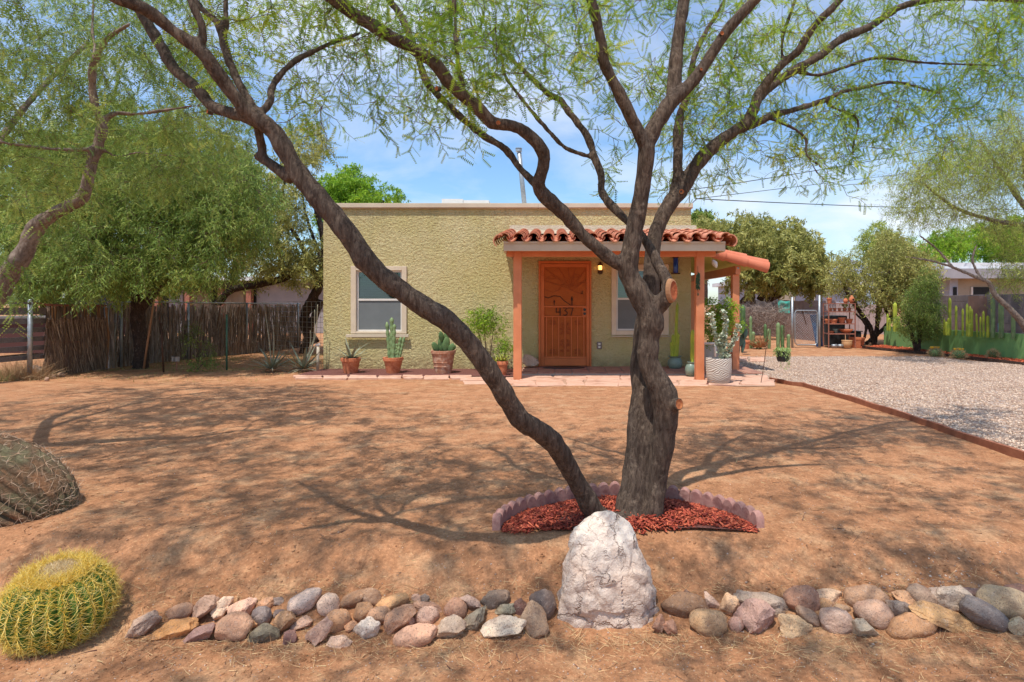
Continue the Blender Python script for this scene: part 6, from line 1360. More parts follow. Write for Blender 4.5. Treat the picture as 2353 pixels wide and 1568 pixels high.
t = thing('prickly_pear', 'dark grey-green prickly pear with crossing pads under the side porch', 'cactus', P(1692, 823, 11.2))
m_dk = M('dark_pear', (.13, .19, .13), (.08, .12, .085), scale=6, bump=.2); c = P(1692, 823, 11.2)
for dx_, dz, w_, h_, rz, tl in ((0, -.01, .13, .34, .2, .1), (.03, .2, .12, .36, .1, .5), (-.03, .22, .1, .2, .6, -.3), (.1, .1, .1, .3, .9, .6), (.15, .38, .09, .2, .2, .2), (-.06, .0, .1, .26, .9, -.35)): pad(t, c+Vector((dx_, rnd.uniform(-.04, .04), dz)), w_, h_, rz, tl, m_dk, .03)
t = thing('leafy_shrub', 'bright green leafy plant behind the second porch post', 'shrub', P(1702, 800, 13)); shrub(t, P(1702, 800, 13), [(P(1700, 744, 13), (.16, .15, .08)), (P(1690, 752, 13), (.1, .1, .1))], 30, m_bright, .06, .4, .04, 73, stems=2)
# row of small column cacti beyond the side porch
for i, (x, y0, yb, Y, w_, lb) in enumerate(((1707, 700, 790, 15.5, 12, 'broad lobed cactus directly right of the second porch post'), (1725, 726, 801, 17, 7, 'slim cactus with a bud on top, left of its short twin'), (1730.5, 762, 799, 17, 9, 'short thick cactus close beside the slim one'), (1758.5, 744, 798, 17, 7, 'straight column cactus left of the shepherd hook'), (1767, 755, 802, 17, 8, 'shorter column cactus just behind the hook pole'), (1788, 741, 800, 17, 9, 'tall column cactus under the hook crook'), (1798, 746, 800, 17, 8.5, 'tall column cactus above the hanging basket'), (1812, 768, 800, 17, 8, 'short column cactus nearest the wire gate'), (1741, 786, 802, 16.8, 6, 'low leaning cactus left of the brown dried plants'), (1748, 784, 802, 16.8, 6, 'low leaning cactus right of its leaning neighbour'))):
    m_ = MB(); s = Y/F; b = P(x, yb, Y); column(m_, b, P(x+(0 if i < 8 else -6), y0, Y), w_*s/2, 6, .25); tag(m_.build('column_cactus', m_cactusb if i % 3 else m_cactus, smooth=True), lb, 'cactus', 'small column cacti beyond the side porch')
r = np.random.default_rng(8); bs = [tuple(P(1741+r.uniform(-10, 14), 798, 16.9)+Vector((0, r.uniform(-.2, .2), 0))) for _ in range(260)]
me = blades('dry', bs, randdir(260, .5, 1, r), .34, .02, M('dried_brown', (.45, .22, .09), (.26, .10, .05), attr=True, bump=0), 8, .4); tag(link('dried_plant', me), 'clump of brown dried plants among the small column cacti', 'plant')
# shepherd hook with hanging basket
hk = thing('shepherd_hook', 'thin dark shepherd hook standing at the corner of the flagstones', 'hook', P(1748, 882, 9.3))
f = MB(); pts = catmull([(P(x, y, 9.3), .006) for x, y in ((1748, 884), (1755, 840), (1761, 796), (1766, 766), (1771, 748), (1778, 740), (1788, 738), (1797, 744), (1801, 756), (1799, 766), (1804, 764))], .03); f.tube([p for p, _ in pts], .0055, 6); f.build('pole', m_iron, hk)
bk = thing('hanging_basket', 'dark square hanging pot with pale green trailing succulents on the hook', 'hanging pot', P(1799, 831, 9.3))
m_ = MB(); s = 9.3/F; c = P(1799, 831, 9.3); m_.lathe([(.085, 0), (.102, .05), (.112, .16), (.117, .175), (.105, .175), (.10, .155), (.0005, .15)], 6, c); m_.build('pot', m_black, bk)
m_ = MB()
for k in range(3): a = k*2*PI/3+.4; m_.tube([c+Vector((.108*math.cos(a), .108*math.sin(a), .17)), P(1800, 764, 9.3)], .0022, 4)
m_.build('hanger', m_iron, bk)
m_tr = M('trailing_green', (.22, .34, .08), (.50, .60, .25), attr=True, bump=0, rough=.6, trans=.2)
r = np.random.default_rng(9); PV, PT = [], []
for k in range(34):
    a = r.uniform(0, 2*PI); rd = .10; x0_ = c+Vector((rd*math.cos(a)*r.uniform(.1, 1), rd*math.sin(a)*.9, .17)); l = r.uniform(.03, .09) if r.random() < .55 else r.uniform(.1, .32)*(1 if math.cos(a) > 0 else .3)
    for j in range(int(l/.01)+3): PV.append((x0_.x+math.cos(a)*.04+r.normal()*.006, x0_.y+math.sin(a)*.04+r.normal()*.006, x0_.z+.02-j*.01)); PT.append((math.cos(a), math.sin(a), -.3))
for k in range(500): a = r.uniform(0, 2*PI); q = .12*math.sqrt(r.random()); PV.append((c.x+q*math.cos(a), c.y+q*math.sin(a), c.z+.165+r.uniform(0, .05))); PT.append((math.cos(a), math.sin(a), .5))
me = foliage('leaves', np.array(PV), np.array(PT, float), r, m_tr, strip(), .035, .4, droop=.2, jit=.004); o = link('trailing_leaves', me, bk); o.location = -WL[bk.name]
# ornaments
ch = thing('chilli_string', 'long string of dark green chillies hanging on the right porch post', 'ornament', P(1603.5, 612, 9.7)); f = MB(); f.tube([P(1603.5, 612, 9.715), P(1604, 672, 9.715)], .0035, 5); f.build('cord', m_iron, ch)
m_ch = flat('chilli', (.035, .085, .03), .4); f = MB()
for k in range(46):
    z = k/46; q = P(1603.5, 626+36*z, 9.70); a = rnd.uniform(PI*.9, PI*2.1); d = Vector((math.cos(a)*.7, -abs(math.sin(a))*.5, -1)).normalized(); f.tube([q, q+d*.035+Vector((math.cos(a)*.012, 0, 0)), q+d*.065], [.004, .011, .001], 5)
q = P(1604, 673, 9.7); f.tube([q, q+Vector((0, 0, -.03)), q+Vector((0, 0, -.06))], [.004, .014, .003], 6)
o = f.build('chillies', m_ch, ch, smooth=True, kind='stuff')
so2 = thing('shell_pendant', 'white shell-like pendant hanging at the front edge of the side porch roof', 'ornament', P(1641, 596, 10.6)); m_ = MB(); q = P(1641, 606, 10.6); m_.tube([q+Vector((-.03, 0, .07)), q+Vector((-.01, 0, .035)), q+Vector((.01, 0, 0)), q+Vector((.035, 0, -.05)), q+Vector((.045, 0, -.085))], [.012, .04, .055, .035, .006], 10); m_.build('shell', m_white, so2, smooth=True)
f = MB(); f.tube([q+Vector((-.03, 0, .07)), q+Vector((-.03, 0, .16))], .002, 4); f.build('cord', m_iron, so2)
bo = thing('blue_wall_ornament', 'bright blue glass cylinder ornament hanging on the wall right of the window', 'ornament', (wx(1551), W-.06, wz(629))); m_ = MB()
xx, zz0, zz1 = wx(1551), wz(628), wz(594); m_.lathe([(.045, 0), (.048, .02), (.048, zz1-zz0-.02), (.045, zz1-zz0)], 16, (xx, W-.06, zz0)); m_.build('glass_cylinder', m_blueglass, bo, smooth=True, auto=40)
m_ = MB(); m_.box(xx-.08, xx+.08, W-.12, W-.002, zz0-.02, zz0-.001); m_.box(xx-.05, xx+.05, W-.1, W-.002, zz1+.002, zz1+.02); m_.build('holder', m_iron, bo)
f = MB(); f.lathe([(.42, 0), (.40, .012), (.0005, .014)], 28, (wx(1295), W-.30, .003), sy=.42); tag(f.build('door_mat', m_black), 'dark half-round mat in front of the orange door', 'mat')
# ------------------------------------------------------------------ left fence
FX = -9.0
def fx_(x, Y): return ((x-CX)/F*Y)
lf = thing('board_fence', 'weathered grey board fence with a steel post at the left edge', 'fence', (-9.3, 9.6, -.08))
for zc_, h_ in ((1.12, .125), (.945, .095), (.785, .09), (.625, .085), (.465, .085), (.30, .08)):
    f = MB(); f.beam((fx_(105, 10.35), 10.35, zc_), (fx_(-160, 8.6), 8.6, zc_+.01), .025, h_); f.build('board', m_wood, lf)
f = MB(); f.tube([P(68, 872, 9.97), P(70, 692, 9.97)], .037, 12); f.tube([P(70, 692, 9.97), P(70, 688, 9.97)], [.042, .02], 12); f.build('post', m_steel, lf, smooth=True)
f = MB(); f.beam(P(70, 697, 9.95), P(-160, 696, 8.6), .03, .035); f.build('top_rail', m_wood, lf)
f = MB(); f.tube([P(70, 695, 9.97), P(110, 700, 10.35), P(246, 702, 11.66)], .012, 6); f.build('wire', m_rust, lf)
# tan rib screen
rs = thing('rib_screen', 'panel of tan and brown upright cactus ribs between two steel posts', 'fence', P(175, 862, 11))
r = random.Random(4); n_ = 62
ribm = [M('rib_dark', (.20, .13, .09), (.11, .07, .05), scale=8, world=True, stretch=(1, 1, .15), bump=.8, bscale=60), M('rib_mid', (.33, .23, .16), (.20, .135, .095), scale=8, world=True, stretch=(1, 1, .15), bump=.8, bscale=60), M('rib_tan', (.50, .25, .12), (.36, .17, .08), scale=8, world=True, stretch=(1, 1, .15), bump=.5, bscale=60)]
for k in range(n_):
    t = k/(n_-1); Y = 10.35+1.25*t; x = fx_(107+(244-107)*t, Y); zt = 1.225+r.uniform(-.05, .03); zb_ = -.06+(.0 if r.random() < .6 else r.uniform(0, .3)); w_ = r.uniform(.022, .05)
    f = MB(); a = Vector((x+r.gauss(0, .01), Y+r.gauss(0, .012), zb_)); b = Vector((x+r.gauss(0, .012), Y+r.gauss(0, .02), zt)); mid = a.lerp(b, .5)+Vector((r.gauss(0, .02), r.gauss(0, .02), 0))
    f.tube([a, mid, b], [w_*.6, w_*.5, w_*.42], 5); f.build('rib', ribm[0 if r.random() < .45 else (1 if r.random() < .6 else 2)], rs, smooth=True)
# shaggy fibres hanging on the ribs
rr2 = np.random.default_rng(12); bs = []
for _ in range(2600): t = rr2.random(); Y = 10.33+1.25*t; bs.append((fx_(107+137*t, Y)+.03, Y-.04, rr2.uniform(.05, 1.0)**.9))
dd = randdir(2600, -1, -.975, rr2); me = blades('fib', bs, dd, .32, .016, M('rib_fibre', (.30, .20, .14), (.52, .36, .24), (.17, .11, .08), attr=True, bump=0), 12, .2)
o = link('fibres', me, rs); o.location = -WL[rs.name]; o['kind'] = 'stuff'
for x, yb, yt, Y in ((243, 849, 700, 11.66), (262, 848, 701, 11.9)):
    f = MB(); f.tube([P(x, yb, Y), P(x+4, yt, Y)], .033 if x < 250 else .02, 10); f.build('post', m_steel, rs, smooth=True)
f = MB(); f.tube([P(106, 702, 10.3), P(246, 704, 11.62)], .01, 5); f.tube([P(106, 787, 10.3), P(180, 786, 10.95)], .008, 5); f.build('tie_wire', m_rust, rs)
# long stick screen on chain link
ss = thing('stick_screen_fence', 'long grey dry-stick screen fence with steel posts running back beside the house', 'fence', P(300, 846, 12))
FP = [(P(250, 846, 11.8).x, 11.8), (P(420, 700, 13.6).x, 13.6), (P(560, 700, 15.2).x, 15.2), (P(690, 700, 17.6).x, 17.6)]
def fpt(t):
    t = min(.9999, max(0, t)); k = int(t*3); u = t*3-k; a, b = FP[k], FP[k+1]; return a[0]+(b[0]-a[0])*u, a[1]+(b[1]-a[1])*u
sticks = []; sm = []
for v in range(14):
    f = MB(); w_ = r.uniform(.014, .03); p0 = Vector((0, 0, 0)); p1 = Vector((r.gauss(0, .02), r.gauss(0, .02), .65)); p2 = Vector((r.gauss(0, .03), r.gauss(0, .02), 1.3))
    f.tube([p0, p1, p2], [w_, w_*.8, w_*.6], 5); me = f.build('tmpstick', (m_stick, ribm[1], ribm[0], m_stick)[v % 4]).data; sm.append(me)
for q in [q for q in bpy.data.objects if q.name.startswith('tmpstick')]: bpy.data.objects.remove(q)
for k in range(270):
    x, Y = fpt((k+r.random())/270); ln_ = 1+r.uniform(-.06, .03)
    link('stick', sm[k % 14], ss, (x+r.gauss(0, .012), Y+r.gauss(0, .012), -.08), (r.gauss(0, .02), r.gauss(0, .025), r.uniform(0, 6)), (1, 1, ln_))
bs = []
for _ in range(3800): x, Y = fpt(rr2.random()); bs.append((x+.03+rr2.normal()*.02, Y-.03, rr2.uniform(-.08, 1.05)))
me = blades('fib', bs, randdir(3800, .97, 1, rr2), .3, .014, M('stick_fibre', (.30, .235, .19), (.56, .46, .38), (.18, .14, .115), attr=True, bump=0), 13, .15); o = link('fibres', me, ss); o.location = -WL[ss.name]; o['kind'] = 'stuff'
for t in (.05, .36, .68, .98):
    x, Y = fpt(t); f = MB(); f.tube([(x+.06, Y-.08, -.1), (x+.06, Y-.08, 1.29)], .025, 8); f.build('post', m_steel, ss, smooth=True)
f = MB(); f.tube([(fpt(t)[0]+.05, fpt(t)[1]-.08, 1.29-.03*(t > .4)*t) for t in np.linspace(0, .999, 8)], .018, 7); f.build('top_rail', m_steel, ss, smooth=True)
# welded wire panel near the house
wf = thing('wire_fence', 'welded wire mesh fence between the stick screen and the house corner', 'fence', P(680, 800, 15))
A_, B_ = P(600, 700, 16.3), P(748, 703, 14.6); 
f = MB()
for k in range(10): z = .10+k*.135; f.tube([(A_.x, A_.y, z), (B_.x, B_.y, z)], .0055, 3, cap=False)
for k in range(16): p = A_.lerp(B_, k/15); f.tube([(p.x, p.y, -.05), (p.x, p.y, 1.32)], .0045, 3, cap=False)
o = f.build('wire_mesh', m_steel, wf, kind='stuff')
def stake(name, x, yb, yt, Y, r_, mat, label, cat, x1=None):
    f = MB(); f.tube([P(x, yb, Y), P(x if x1 is None else x1, yt, Y)], r_, 7); return tag(f.build(name, mat, smooth=True), label, cat)
stake('fence_post', 521, 851, 723, 11.4, .018, flat('green_post', (.05, .13, .08), .6), 'thin green metal post in front of the stick screen', 'post')
stake('wooden_stake', 376, 856, 743, 11.0, .016, m_iron, 'short dark brown stake right of the dark mesquite trunk', 'stake', 370)
stake('wooden_stake', 330, 848, 689, 11.3, .018, m_rib, 'long tan stick leaning against the dark mesquite trunk', 'stick', 354)
t = thing('yard_sign', 'small pale rectangular sign on a short stake by the fence', 'sign', P(405, 850, 11.3)); f = MB(); a, b = P(395, 831, 11.3), P(413, 820, 11.3); f.box(a.x, b.x, 11.29, 11.30, a.z, b.z); f.build('panel', m_stick, t); f = MB(); f.tube([P(406, 852, 11.31), P(406, 826, 11.31)], .01, 5); f.build('stake', m_rust, t)
# hose bib standpipe
t = thing('standpipe', 'cream standpipe with a small tap at the left house corner', 'pipe', P(730, 851, 11.2)); f = MB(); f.tube([P(730, 852, 11.2), P(731, 797, 11.2)], .028, 12); f.build('pipe', m_cream, t, smooth=True)
f = MB(); f.tube([P(731, 797, 11.2), P(731, 792, 11.2)], .014, 8); f.tube([P(724, 794, 11.18), P(736, 793, 11.2)], .012, 8); f.tube([P(727, 791, 11.2), P(735, 790, 11.2)], .008, 6); f.build('tap', m_steel, t)
# agaves with dried leaves and stalks
for x, lb, sd in ((625, 'scruffy half-dead agave with a dried stalk, left of its twin by the house', 5), (697, 'larger half-dead agave with looping dried stalks next to the standpipe', 6)):
    c = P(x, 848, 11.15); t = thing('agave', lb, 'agave', c, 'half-dead agaves left of the house'); rosette(c, 14, .62, .028, .6, m_agave, t, seed=sd, zlo=.35, zhi=.98); rosette(c, 20, .55, .020, 1.6, m_agavedry, t, 'dry_leaf', seed=sd+30, zlo=-.02, zhi=.5)
    r3 = random.Random(sd)
    for k, (tx, ty) in enumerate(((607, 700), (607+70*.3, 745)) if sd == 5 else ((745, 712), (752, 700), (735, 760))):
        f = MB(); b = P(tx-(0 if sd == 5 else 22), ty, 11.15); mid = c.lerp(b, .5)+Vector((.05*r3.uniform(-1, 1)+(.06 if sd == 6 else 0), 0, 0)); cc_ = catmull([(c, .014), (mid, .011), (b, .006)], .1); f.tube([p for p, _ in cc_], [q for _, q in cc_], 6); f.build('dry_stalk', m_agavedry, t, smooth=True)
# plants and grass by the fence
r4 = np.random.default_rng(14); c = P(52, 862, 10.0); n_ = 1500; a = r4.uniform(0, 2*PI, n_); q = .24*np.sqrt(r4.random(n_))
bs = np.stack([c.x+q*np.cos(a)*1.6, c.y+q*np.sin(a), np.full(n_, -.08)], 1); tag(link('dry_grass_clump', blades('g', bs, randdir(n_, .2, 1, r4), .34, .006, M('brown_grass', (.30, .17, .08), (.52, .34, .18), attr=True, bump=0), 15, .9, seg=3)), 'tumbled clump of dry brown grass at the foot of the left steel post', 'grass')
n_ = 900; bs = np.stack([r4.uniform(-10.4, -9.2, n_), r4.uniform(9.0, 10.4, n_), np.full(n_, -.08)], 1); tag(link('green_grass', blades('g', bs, randdir(n_, .6, 1, r4), .2, .006, m_grass, 16, .6), None), 'green grass growing behind the board fence', 'grass', kind='stuff')
bs = []
for _ in range(9000):
    x, Y = r4.uniform(-9.0, -4.9), r4.uniform(9.6, 15); 
    if noise.noise((x*.8, Y*.8, 1)) < -.1 and r4.random() < .8: continue
    if Y < 11.2 and r4.random() < .8: continue
    bs.append((x, Y, gz(x, min(14, Y))))
tag(link('yard_grass', blades('g', bs, randdir(len(bs), .3, 1, r4), .05, .006, m_grass, 17, .6)), 'thin dry green-brown grass in the side yard by the fence', 'grass', kind='stuff')
t = thing('small_bush', 'small dark green weed growing beside the green post', 'bush', P(455, 850, 11.2)); shrub(t, P(455, 850, 11.2), [(P(450, 838, 11.2), (.2, .12, .08)), (P(475, 828, 11.2), (.2, .1, .05))], 34, m_leafb, .05, .4, .04, 74, stems=3)
t = thing('small_bush', 'feathery green bush growing on the stick screen', 'bush', P(455, 842, 12.6)); shrub(t, P(455, 842, 12.6), [(P(455, 800, 12.6), (.35, .12, .25)), (P(440, 760, 12.8), (.2, .1, .2))], 50, m_leafb, .06, .25, .05, 75, stems=3)

# neighbour's house behind the left fence
nh = thing('neighbour_house', 'low grey-lilac neighbouring house with white roof edge behind the left fence', 'house', P(500, 800, 26))
YN = 26; sN = YN/F
def nb(x0, x1, y0, y1, Y, th, mat, name, parent=nh):
    f = MB(); a, b = P(x0, y1, Y), P(x1, y0, Y); f.box(a.x, b.x, Y, Y+th, a.z, b.z); return f.build(name, mat, parent)
nb(590, 800, 650, 790, YN, .3, m_glaze, 'wall'); nb(150, 800, 636, 645, YN-.5, 6, m_whiteroof, 'roof'); nb(150, 588, 655, 790, YN+2.5, .3, m_dark, 'recess_shade_wall')  # near-black wall behind the posts paints in the shade of the porch recess
nb(388, 420, 665, 790, YN+.1, .25, m_glaze, 'wall_panel'); nb(440, 480, 668, 790, YN+.4, .2, m_tanh, 'wall_panel'); nb(505, 560, 668, 790, YN+.2, .2, m_tanh, 'wall_panel')
for x in (352, 424, 500, 565): nb(x, x+11, 646, 790, YN-.3, .25, m_rust, 'post')
nb(360, 600, 646, 662, YN-.32, .1, m_barkd, 'beam')
nb(278, 296, 690, 770, 20, .3, flat('dark_red', (.10, .012, .012), .7), 'shed_wall')
# red-brown shade behind the boards at the far left: a low shed
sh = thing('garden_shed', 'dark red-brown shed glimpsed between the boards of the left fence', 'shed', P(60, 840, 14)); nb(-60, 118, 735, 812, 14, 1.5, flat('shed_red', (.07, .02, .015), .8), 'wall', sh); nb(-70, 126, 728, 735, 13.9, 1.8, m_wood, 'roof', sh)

# ------------------------------------------------------------------ right background
pl = thing('planter_wall', 'long low green painted planter wall full of column cacti', 'planter', (10.8, 15, -.08))
c0, c1 = Vector((10.42, 17.9)), Vector((10.98, 12.8)); c2 = Vector((11.35, 9.5))
f = MB()
for a, b in ((c0, c1), (c1, c2)):
    f.add([(a.x, a.y, -.1), (b.x, b.y, -.1), (b.x, b.y, .55), (a.x, a.y, .55), (a.x+.12, a.y, .55), (b.x+.12, b.y, .55), (a.x+.12, a.y, .42), (b.x+.12, b.y, .42)], [(0, 1, 2, 3), (3, 2, 5, 4), (4, 5, 7, 6)])
f.add([(c0.x, c0.y, -.1), (c0.x, c0.y, .55), (c0.x+1.7, c0.y+.1, .55), (c0.x+1.7, c0.y+.1, -.1)], [(0, 1, 2, 3)])
f.build('wall', m_greenpaint, pl)
f = MB(); f.add([(c0.x+.1, c0.y, .44), (c1.x+.1, c1.y, .44), (c2.x+.1, c2.y, .44), (13.4, c2.y, .44), (13, c0.y, .44)], [(0, 1, 2, 3, 4)]); f.build('soil', m_soil, pl)
CC = [(2082, 716, 4.5, 17.4), (2092, 700, 4.5, 17.4)]
cactl = [(1997+29, 718, 0, 0)]
# crop scale: x = 1938.9+u*.21, y = 564.7+v*.21 ; (u, vtop, half width, Y, yellow?)
KA = [(480, 745, 13, 17.5, 1, 'yellow-green column cactus left end of the planter, behind the open tree'), (500, 790, 14, 17.4, 1, 'short yellow-green column at the left end of the planter'), (560, 620, 22, 17.0, 1, 'thick tall yellow-green cactus left of the round shrub'), (600, 770, 16, 16.9, 1, 'stubby yellow cactus directly left of the round shrub'), (930, 530, 14, 16.6, 0, 'tall cactus rising above the round shrub'), (1045, 610, 12, 15.6, 0, 'cactus partly hidden right of the round shrub'), (1100, 800, 10, 15.0, 1, 'small yellow cactus right of the round shrub'), (1122, 830, 14, 14.9, 1, 'low fat yellow-green cactus beside the tall bumpy one'), (1160, 565, 16, 15.0, 1, 'tall yellow-green cactus with a notch near its tip'), (1145, 790, 12, 14.9, 1, 'short arm cactus at the foot of the tall notched one'), (1230, 650, 12, 14.8, 1, 'slim yellow-green column against the grey blocks'), (1302, 685, 11, 14.6, 1, 'slim yellow column left of the purple pilaster'), (1350, 630, 13, 14.5, 1, 'tallest of the yellow trio right of the pilaster'), (1382, 658, 12, 14.45, 1, 'middle cactus of the yellow trio'), (1403, 690, 12, 14.4, 1, 'right cactus of the yellow trio'), (1375, 850, 20, 14.3, 1, 'low yellow cluster at the foot of the trio'), (1460, 740, 10, 14.2, 1, 'yellow cactus leaning slightly left'), (1496, 770, 9, 14.1, 1, 'short yellow cactus between two taller ones'), (1530, 712, 12, 14.05, 1, 'straight bright yellow-green cactus in the middle right'), (1576, 762, 16, 14.0, 1, 'yellow-green cactus with a round head'), (1632, 575, 22, 13.9, 0, 'tallest thick pale green column in the planter'), (1730, 640, 19, 13.7, 0, 'pale green column with a side knob'), (1703, 615, 10, 13.75, 0, 'thin cactus with a small round head behind the pale column'), (1855, 680, 20, 13.4, 0, 'thick green column half behind the palo verde branch')]
for u, v, hw, Y, yl, lb in KA:
    x = 1938.9+u*.21; y = 564.7+v*.21; s = Y/F; b = P(x, 700, Y); b.z = .43; m_ = MB(); column(m_, b, P(x-(2 if 'leaning' in lb else 0), y, Y), hw*.21*s, 7, .22); tag(m_.build('column_cactus', m_cactusy if yl else m_cactusb, smooth=True), lb, 'cactus', 'column cacti in the green planter')
o = thing('blue_bottle_ornament', 'pale blue pointed glass ornament standing among the planter cacti', 'ornament', P(2295, 762, 13.8)); m_ = MB(); q = P(2297, 762, 13.8); m_.tube([q, P(2294, 743, 13.8)], [.035, .008], 7); m_.build('glass', flat('paleblue', (.12, .35, .6), .2), o)
# mulch bed and border in front of the planter
bd = [(1978, 799), (2353, 843)]
f = MB(); E0, E1 = Vector((P(1975, 800, 17.1).x, 17.1)), Vector((10.35, 12.6)); 
f.add([(E0.x-.0, E0.y, -.066), (9.95, 14.6, -.066), (10.22, 11.2, -.066), (11.3, 9.6, -.066), (c1.x, c1.y, -.066), (c0.x, c0.y, -.066)], [(0, 1, 2, 3, 4, 5)]); f.build('planter_mulch_bed', m_mulchd, kind='structure')
pts = []; r5 = np.random.default_rng(17)
def bedx(Y): return np.interp(Y, [9.6, 11.2, 14.6, 17.1, 17.9], [10.5, 10.22, 9.95, E0.x, 10.3])
def wallx(Y): return np.interp(Y, [9.5, 12.8, 17.9], [11.35, 10.98, 10.42])
while len(pts) < 5500:
    Y = r5.uniform(11, 17.8); x = r5.uniform(bedx(Y), wallx(Y)-.01); pts.append((x, Y, -.06+r5.random()*.03))
tag(chips('planter_mulch', pts, .07, m_chip2, 52), 'orange-red bark mulch strip along the green planter wall', 'mulch')
f = MB(); pv_ = [Vector((bedx(Y)-.03, Y, -.05)) for Y in np.arange(17.2, 10.4, -.5)]
for a, b in zip(pv_, pv_[1:]): f.beam(a, b, .03, .1)
tag(f.build('bed_border', m_barkd), 'dark low border strip along the orange mulch in front of the planter', 'edging')
for x, y, lb, fl_ in ((2149, 805, 'round spiny barrel cactus with yellow blooms, left of two in the mulch', 1), (2202, 814, 'flatter spiny cactus with yellow blooms, right of the other blooming one', 1), (2282, 810, 'small grey-green thorny plant in the orange mulch', 0)):
    Y = 14.2 if x < 2200 else 13.7; s = Y/F; c = P(x, 815 if x < 2200 else 822, Y); c.x = (x-CX)*s; c.z = -.05; t = thing('flowering_cactus' if fl_ else 'thorny_plant', lb, 'cactus' if fl_ else 'plant', c, 'blooming cacti in the mulch' if fl_ else None); rad = .145 if fl_ else .1
    m_ = MB(); m_.lathe([(rad*.8, 0), (rad, .06), (rad*.9, .13), (rad*.5, .18), (.001, .19)], 18, c, lambda a, z: 1-.12*(1-abs(math.cos(a*8)))); m_.build('body', m_cactus, t, smooth=True)
    d = randdir(700, 0, 1, r5); me = blades('sp', np.array(c)+d*np.array([rad, rad, .18]), d, .07, .006, m_straw, 18, .4); o = link('spines', me, t); o.location = -WL[t.name]
    if fl_:
        m_ = MB()
        for k in range(9): a = rnd.uniform(0, 6.28); q = rnd.uniform(.02, .09); p = c+Vector((q*math.cos(a)*1.3, q*math.sin(a), .19)); m_.lathe([(.008, 0), (.022, .03), (.028, .045), (.001, .03)], 8, p)
        m_.build('flowers', flat('yellow_flower', (.85, .50, .03), .6), t, kind='stuff')
# grey block wall
bw = thing('block_wall', 'tall grey concrete block wall behind the green planter', 'wall', (12.3, 15, -.08))
W0, W1 = Vector((12.05, 19.2)), Vector((12.45, 11.5)); dv = (W1-W0); Lw = dv.length; dv /= Lw; rz = math.atan2(dv.y, dv.x)
bmb = MB(); bmb.box(.004, .396, 0, .2, .004, .196); bme = bmb.build('tmpb', m_block, bevel=.006).data; bpy.data.objects.remove(bpy.data.objects['tmpb'])
f = MB(); f.beam((W0.x, W0.y, .7), (W1.x, W1.y, .7), .15, 1.55); f.build('mortar', M('block_mortar', (.26, .22, .21), (.2, .17, .17), bump=.1), bw)
nrm = Vector((-dv.y, dv.x))
if nrm.x > 0: nrm = -nrm
for j in range(8):
    for i in range(int(Lw/.4)):
        s = i*.4+(.2 if j % 2 else 0); p = W0+dv*s+nrm*(.085-.012*0); z = -.08+j*.2
        if z+.2 < .3 : continue
        o = link('block', bme, bw, (p.x, p.y, z), (0, 0, rz), (1, .9, 1)); o.location.x -= nrm.x*.18*0
f = MB(); pcx = W0+dv*3.1; f.box(pcx.x-.30, pcx.x+.2, pcx.y-.2, pcx.y+.2, -.1, 1.48); f.build('pilaster', m_brown, bw)
# second grey house behind the block wall
h2 = thing('grey_house', 'grey flat-roofed house with a dark window opening behind the block wall', 'house', P(2240, 700, 24))
def nb2(x0, x1, y0, y1, Y, th, mat, name, parent=h2): return nb(x0, x1, y0, y1, Y, th, mat, name, parent)
nb2(2200, 2420, 640, 800, 24, 3, m_tanh, 'wall'); nb2(2182, 2201, 640, 800, 23.9, 3, m_greyh, 'wall_panel'); nb2(2160, 2430, 618, 640, 23.4, 5, m_glaze, 'roof_fascia'); nb2(2172, 2430, 604, 617.5, 23.6, 5, m_whiteroof, 'roof')
f = MB(); a, b = P(2236, 686, 23.99), P(2274, 660, 23.99); f.box(a.x, b.x, 23.97, 24.05, a.z, b.z); o = f.build('window', m_dark, h2); nb2(2232, 2236, 660, 686, 23.95, .06, m_white, 'window_frame'); nb2(2274, 2294, 660, 690, 23.95, .06, m_greyh, 'shutter'); nb2(2192, 2199, 660, 690, 23.85, .06, m_dark, 'doorway')
wv = thing('white_trailer', 'white trailer seen between the open tree and the grey house', 'trailer', P(2150, 700, 27)); nb2(2095, 2170, 640, 700, 27, 3, m_whiteroof, 'body', wv); nb2(2166, 2180, 682, 702, 26.5, .5, m_pinkwall, 'hitch_box', wv)
h3 = thing('pale_blue_house', 'pale grey-blue house with a white framed window behind the gate', 'house', P(1860, 700, 38))
nb2(1828, 1990, 655, 740, 38, 4, m_greyh, 'wall', h3); nb2(1820, 2000, 644, 655, 37.6, 5, m_whiteroof, 'roof', h3); nb2(1795, 1827, 655, 740, 37.8, 4, m_tanh, 'wall_panel', h3); nb2(1690, 1794, 655, 740, 38.2, 4, m_greyh, 'wall_wing', h3); nb2(1685, 1795, 646, 655, 37.7, 5, m_whiteroof, 'roof', h3)
nb2(1859, 1873, 673, 700, 37.9, .08, m_white, 'window_frame', h3); nb2(1861, 1871, 675, 700, 37.86, .05, m_dark, 'window_pane', h3)
h4 = thing('picket_fence', 'dark picket fence far behind the dry vines', 'fence', P(1760, 720, 30)); 
for k in range(40): nb2(1700+k*2.9, 1700+k*2.9+2.2, 690, 735, 30, .03, m_wood, 'picket', h4)
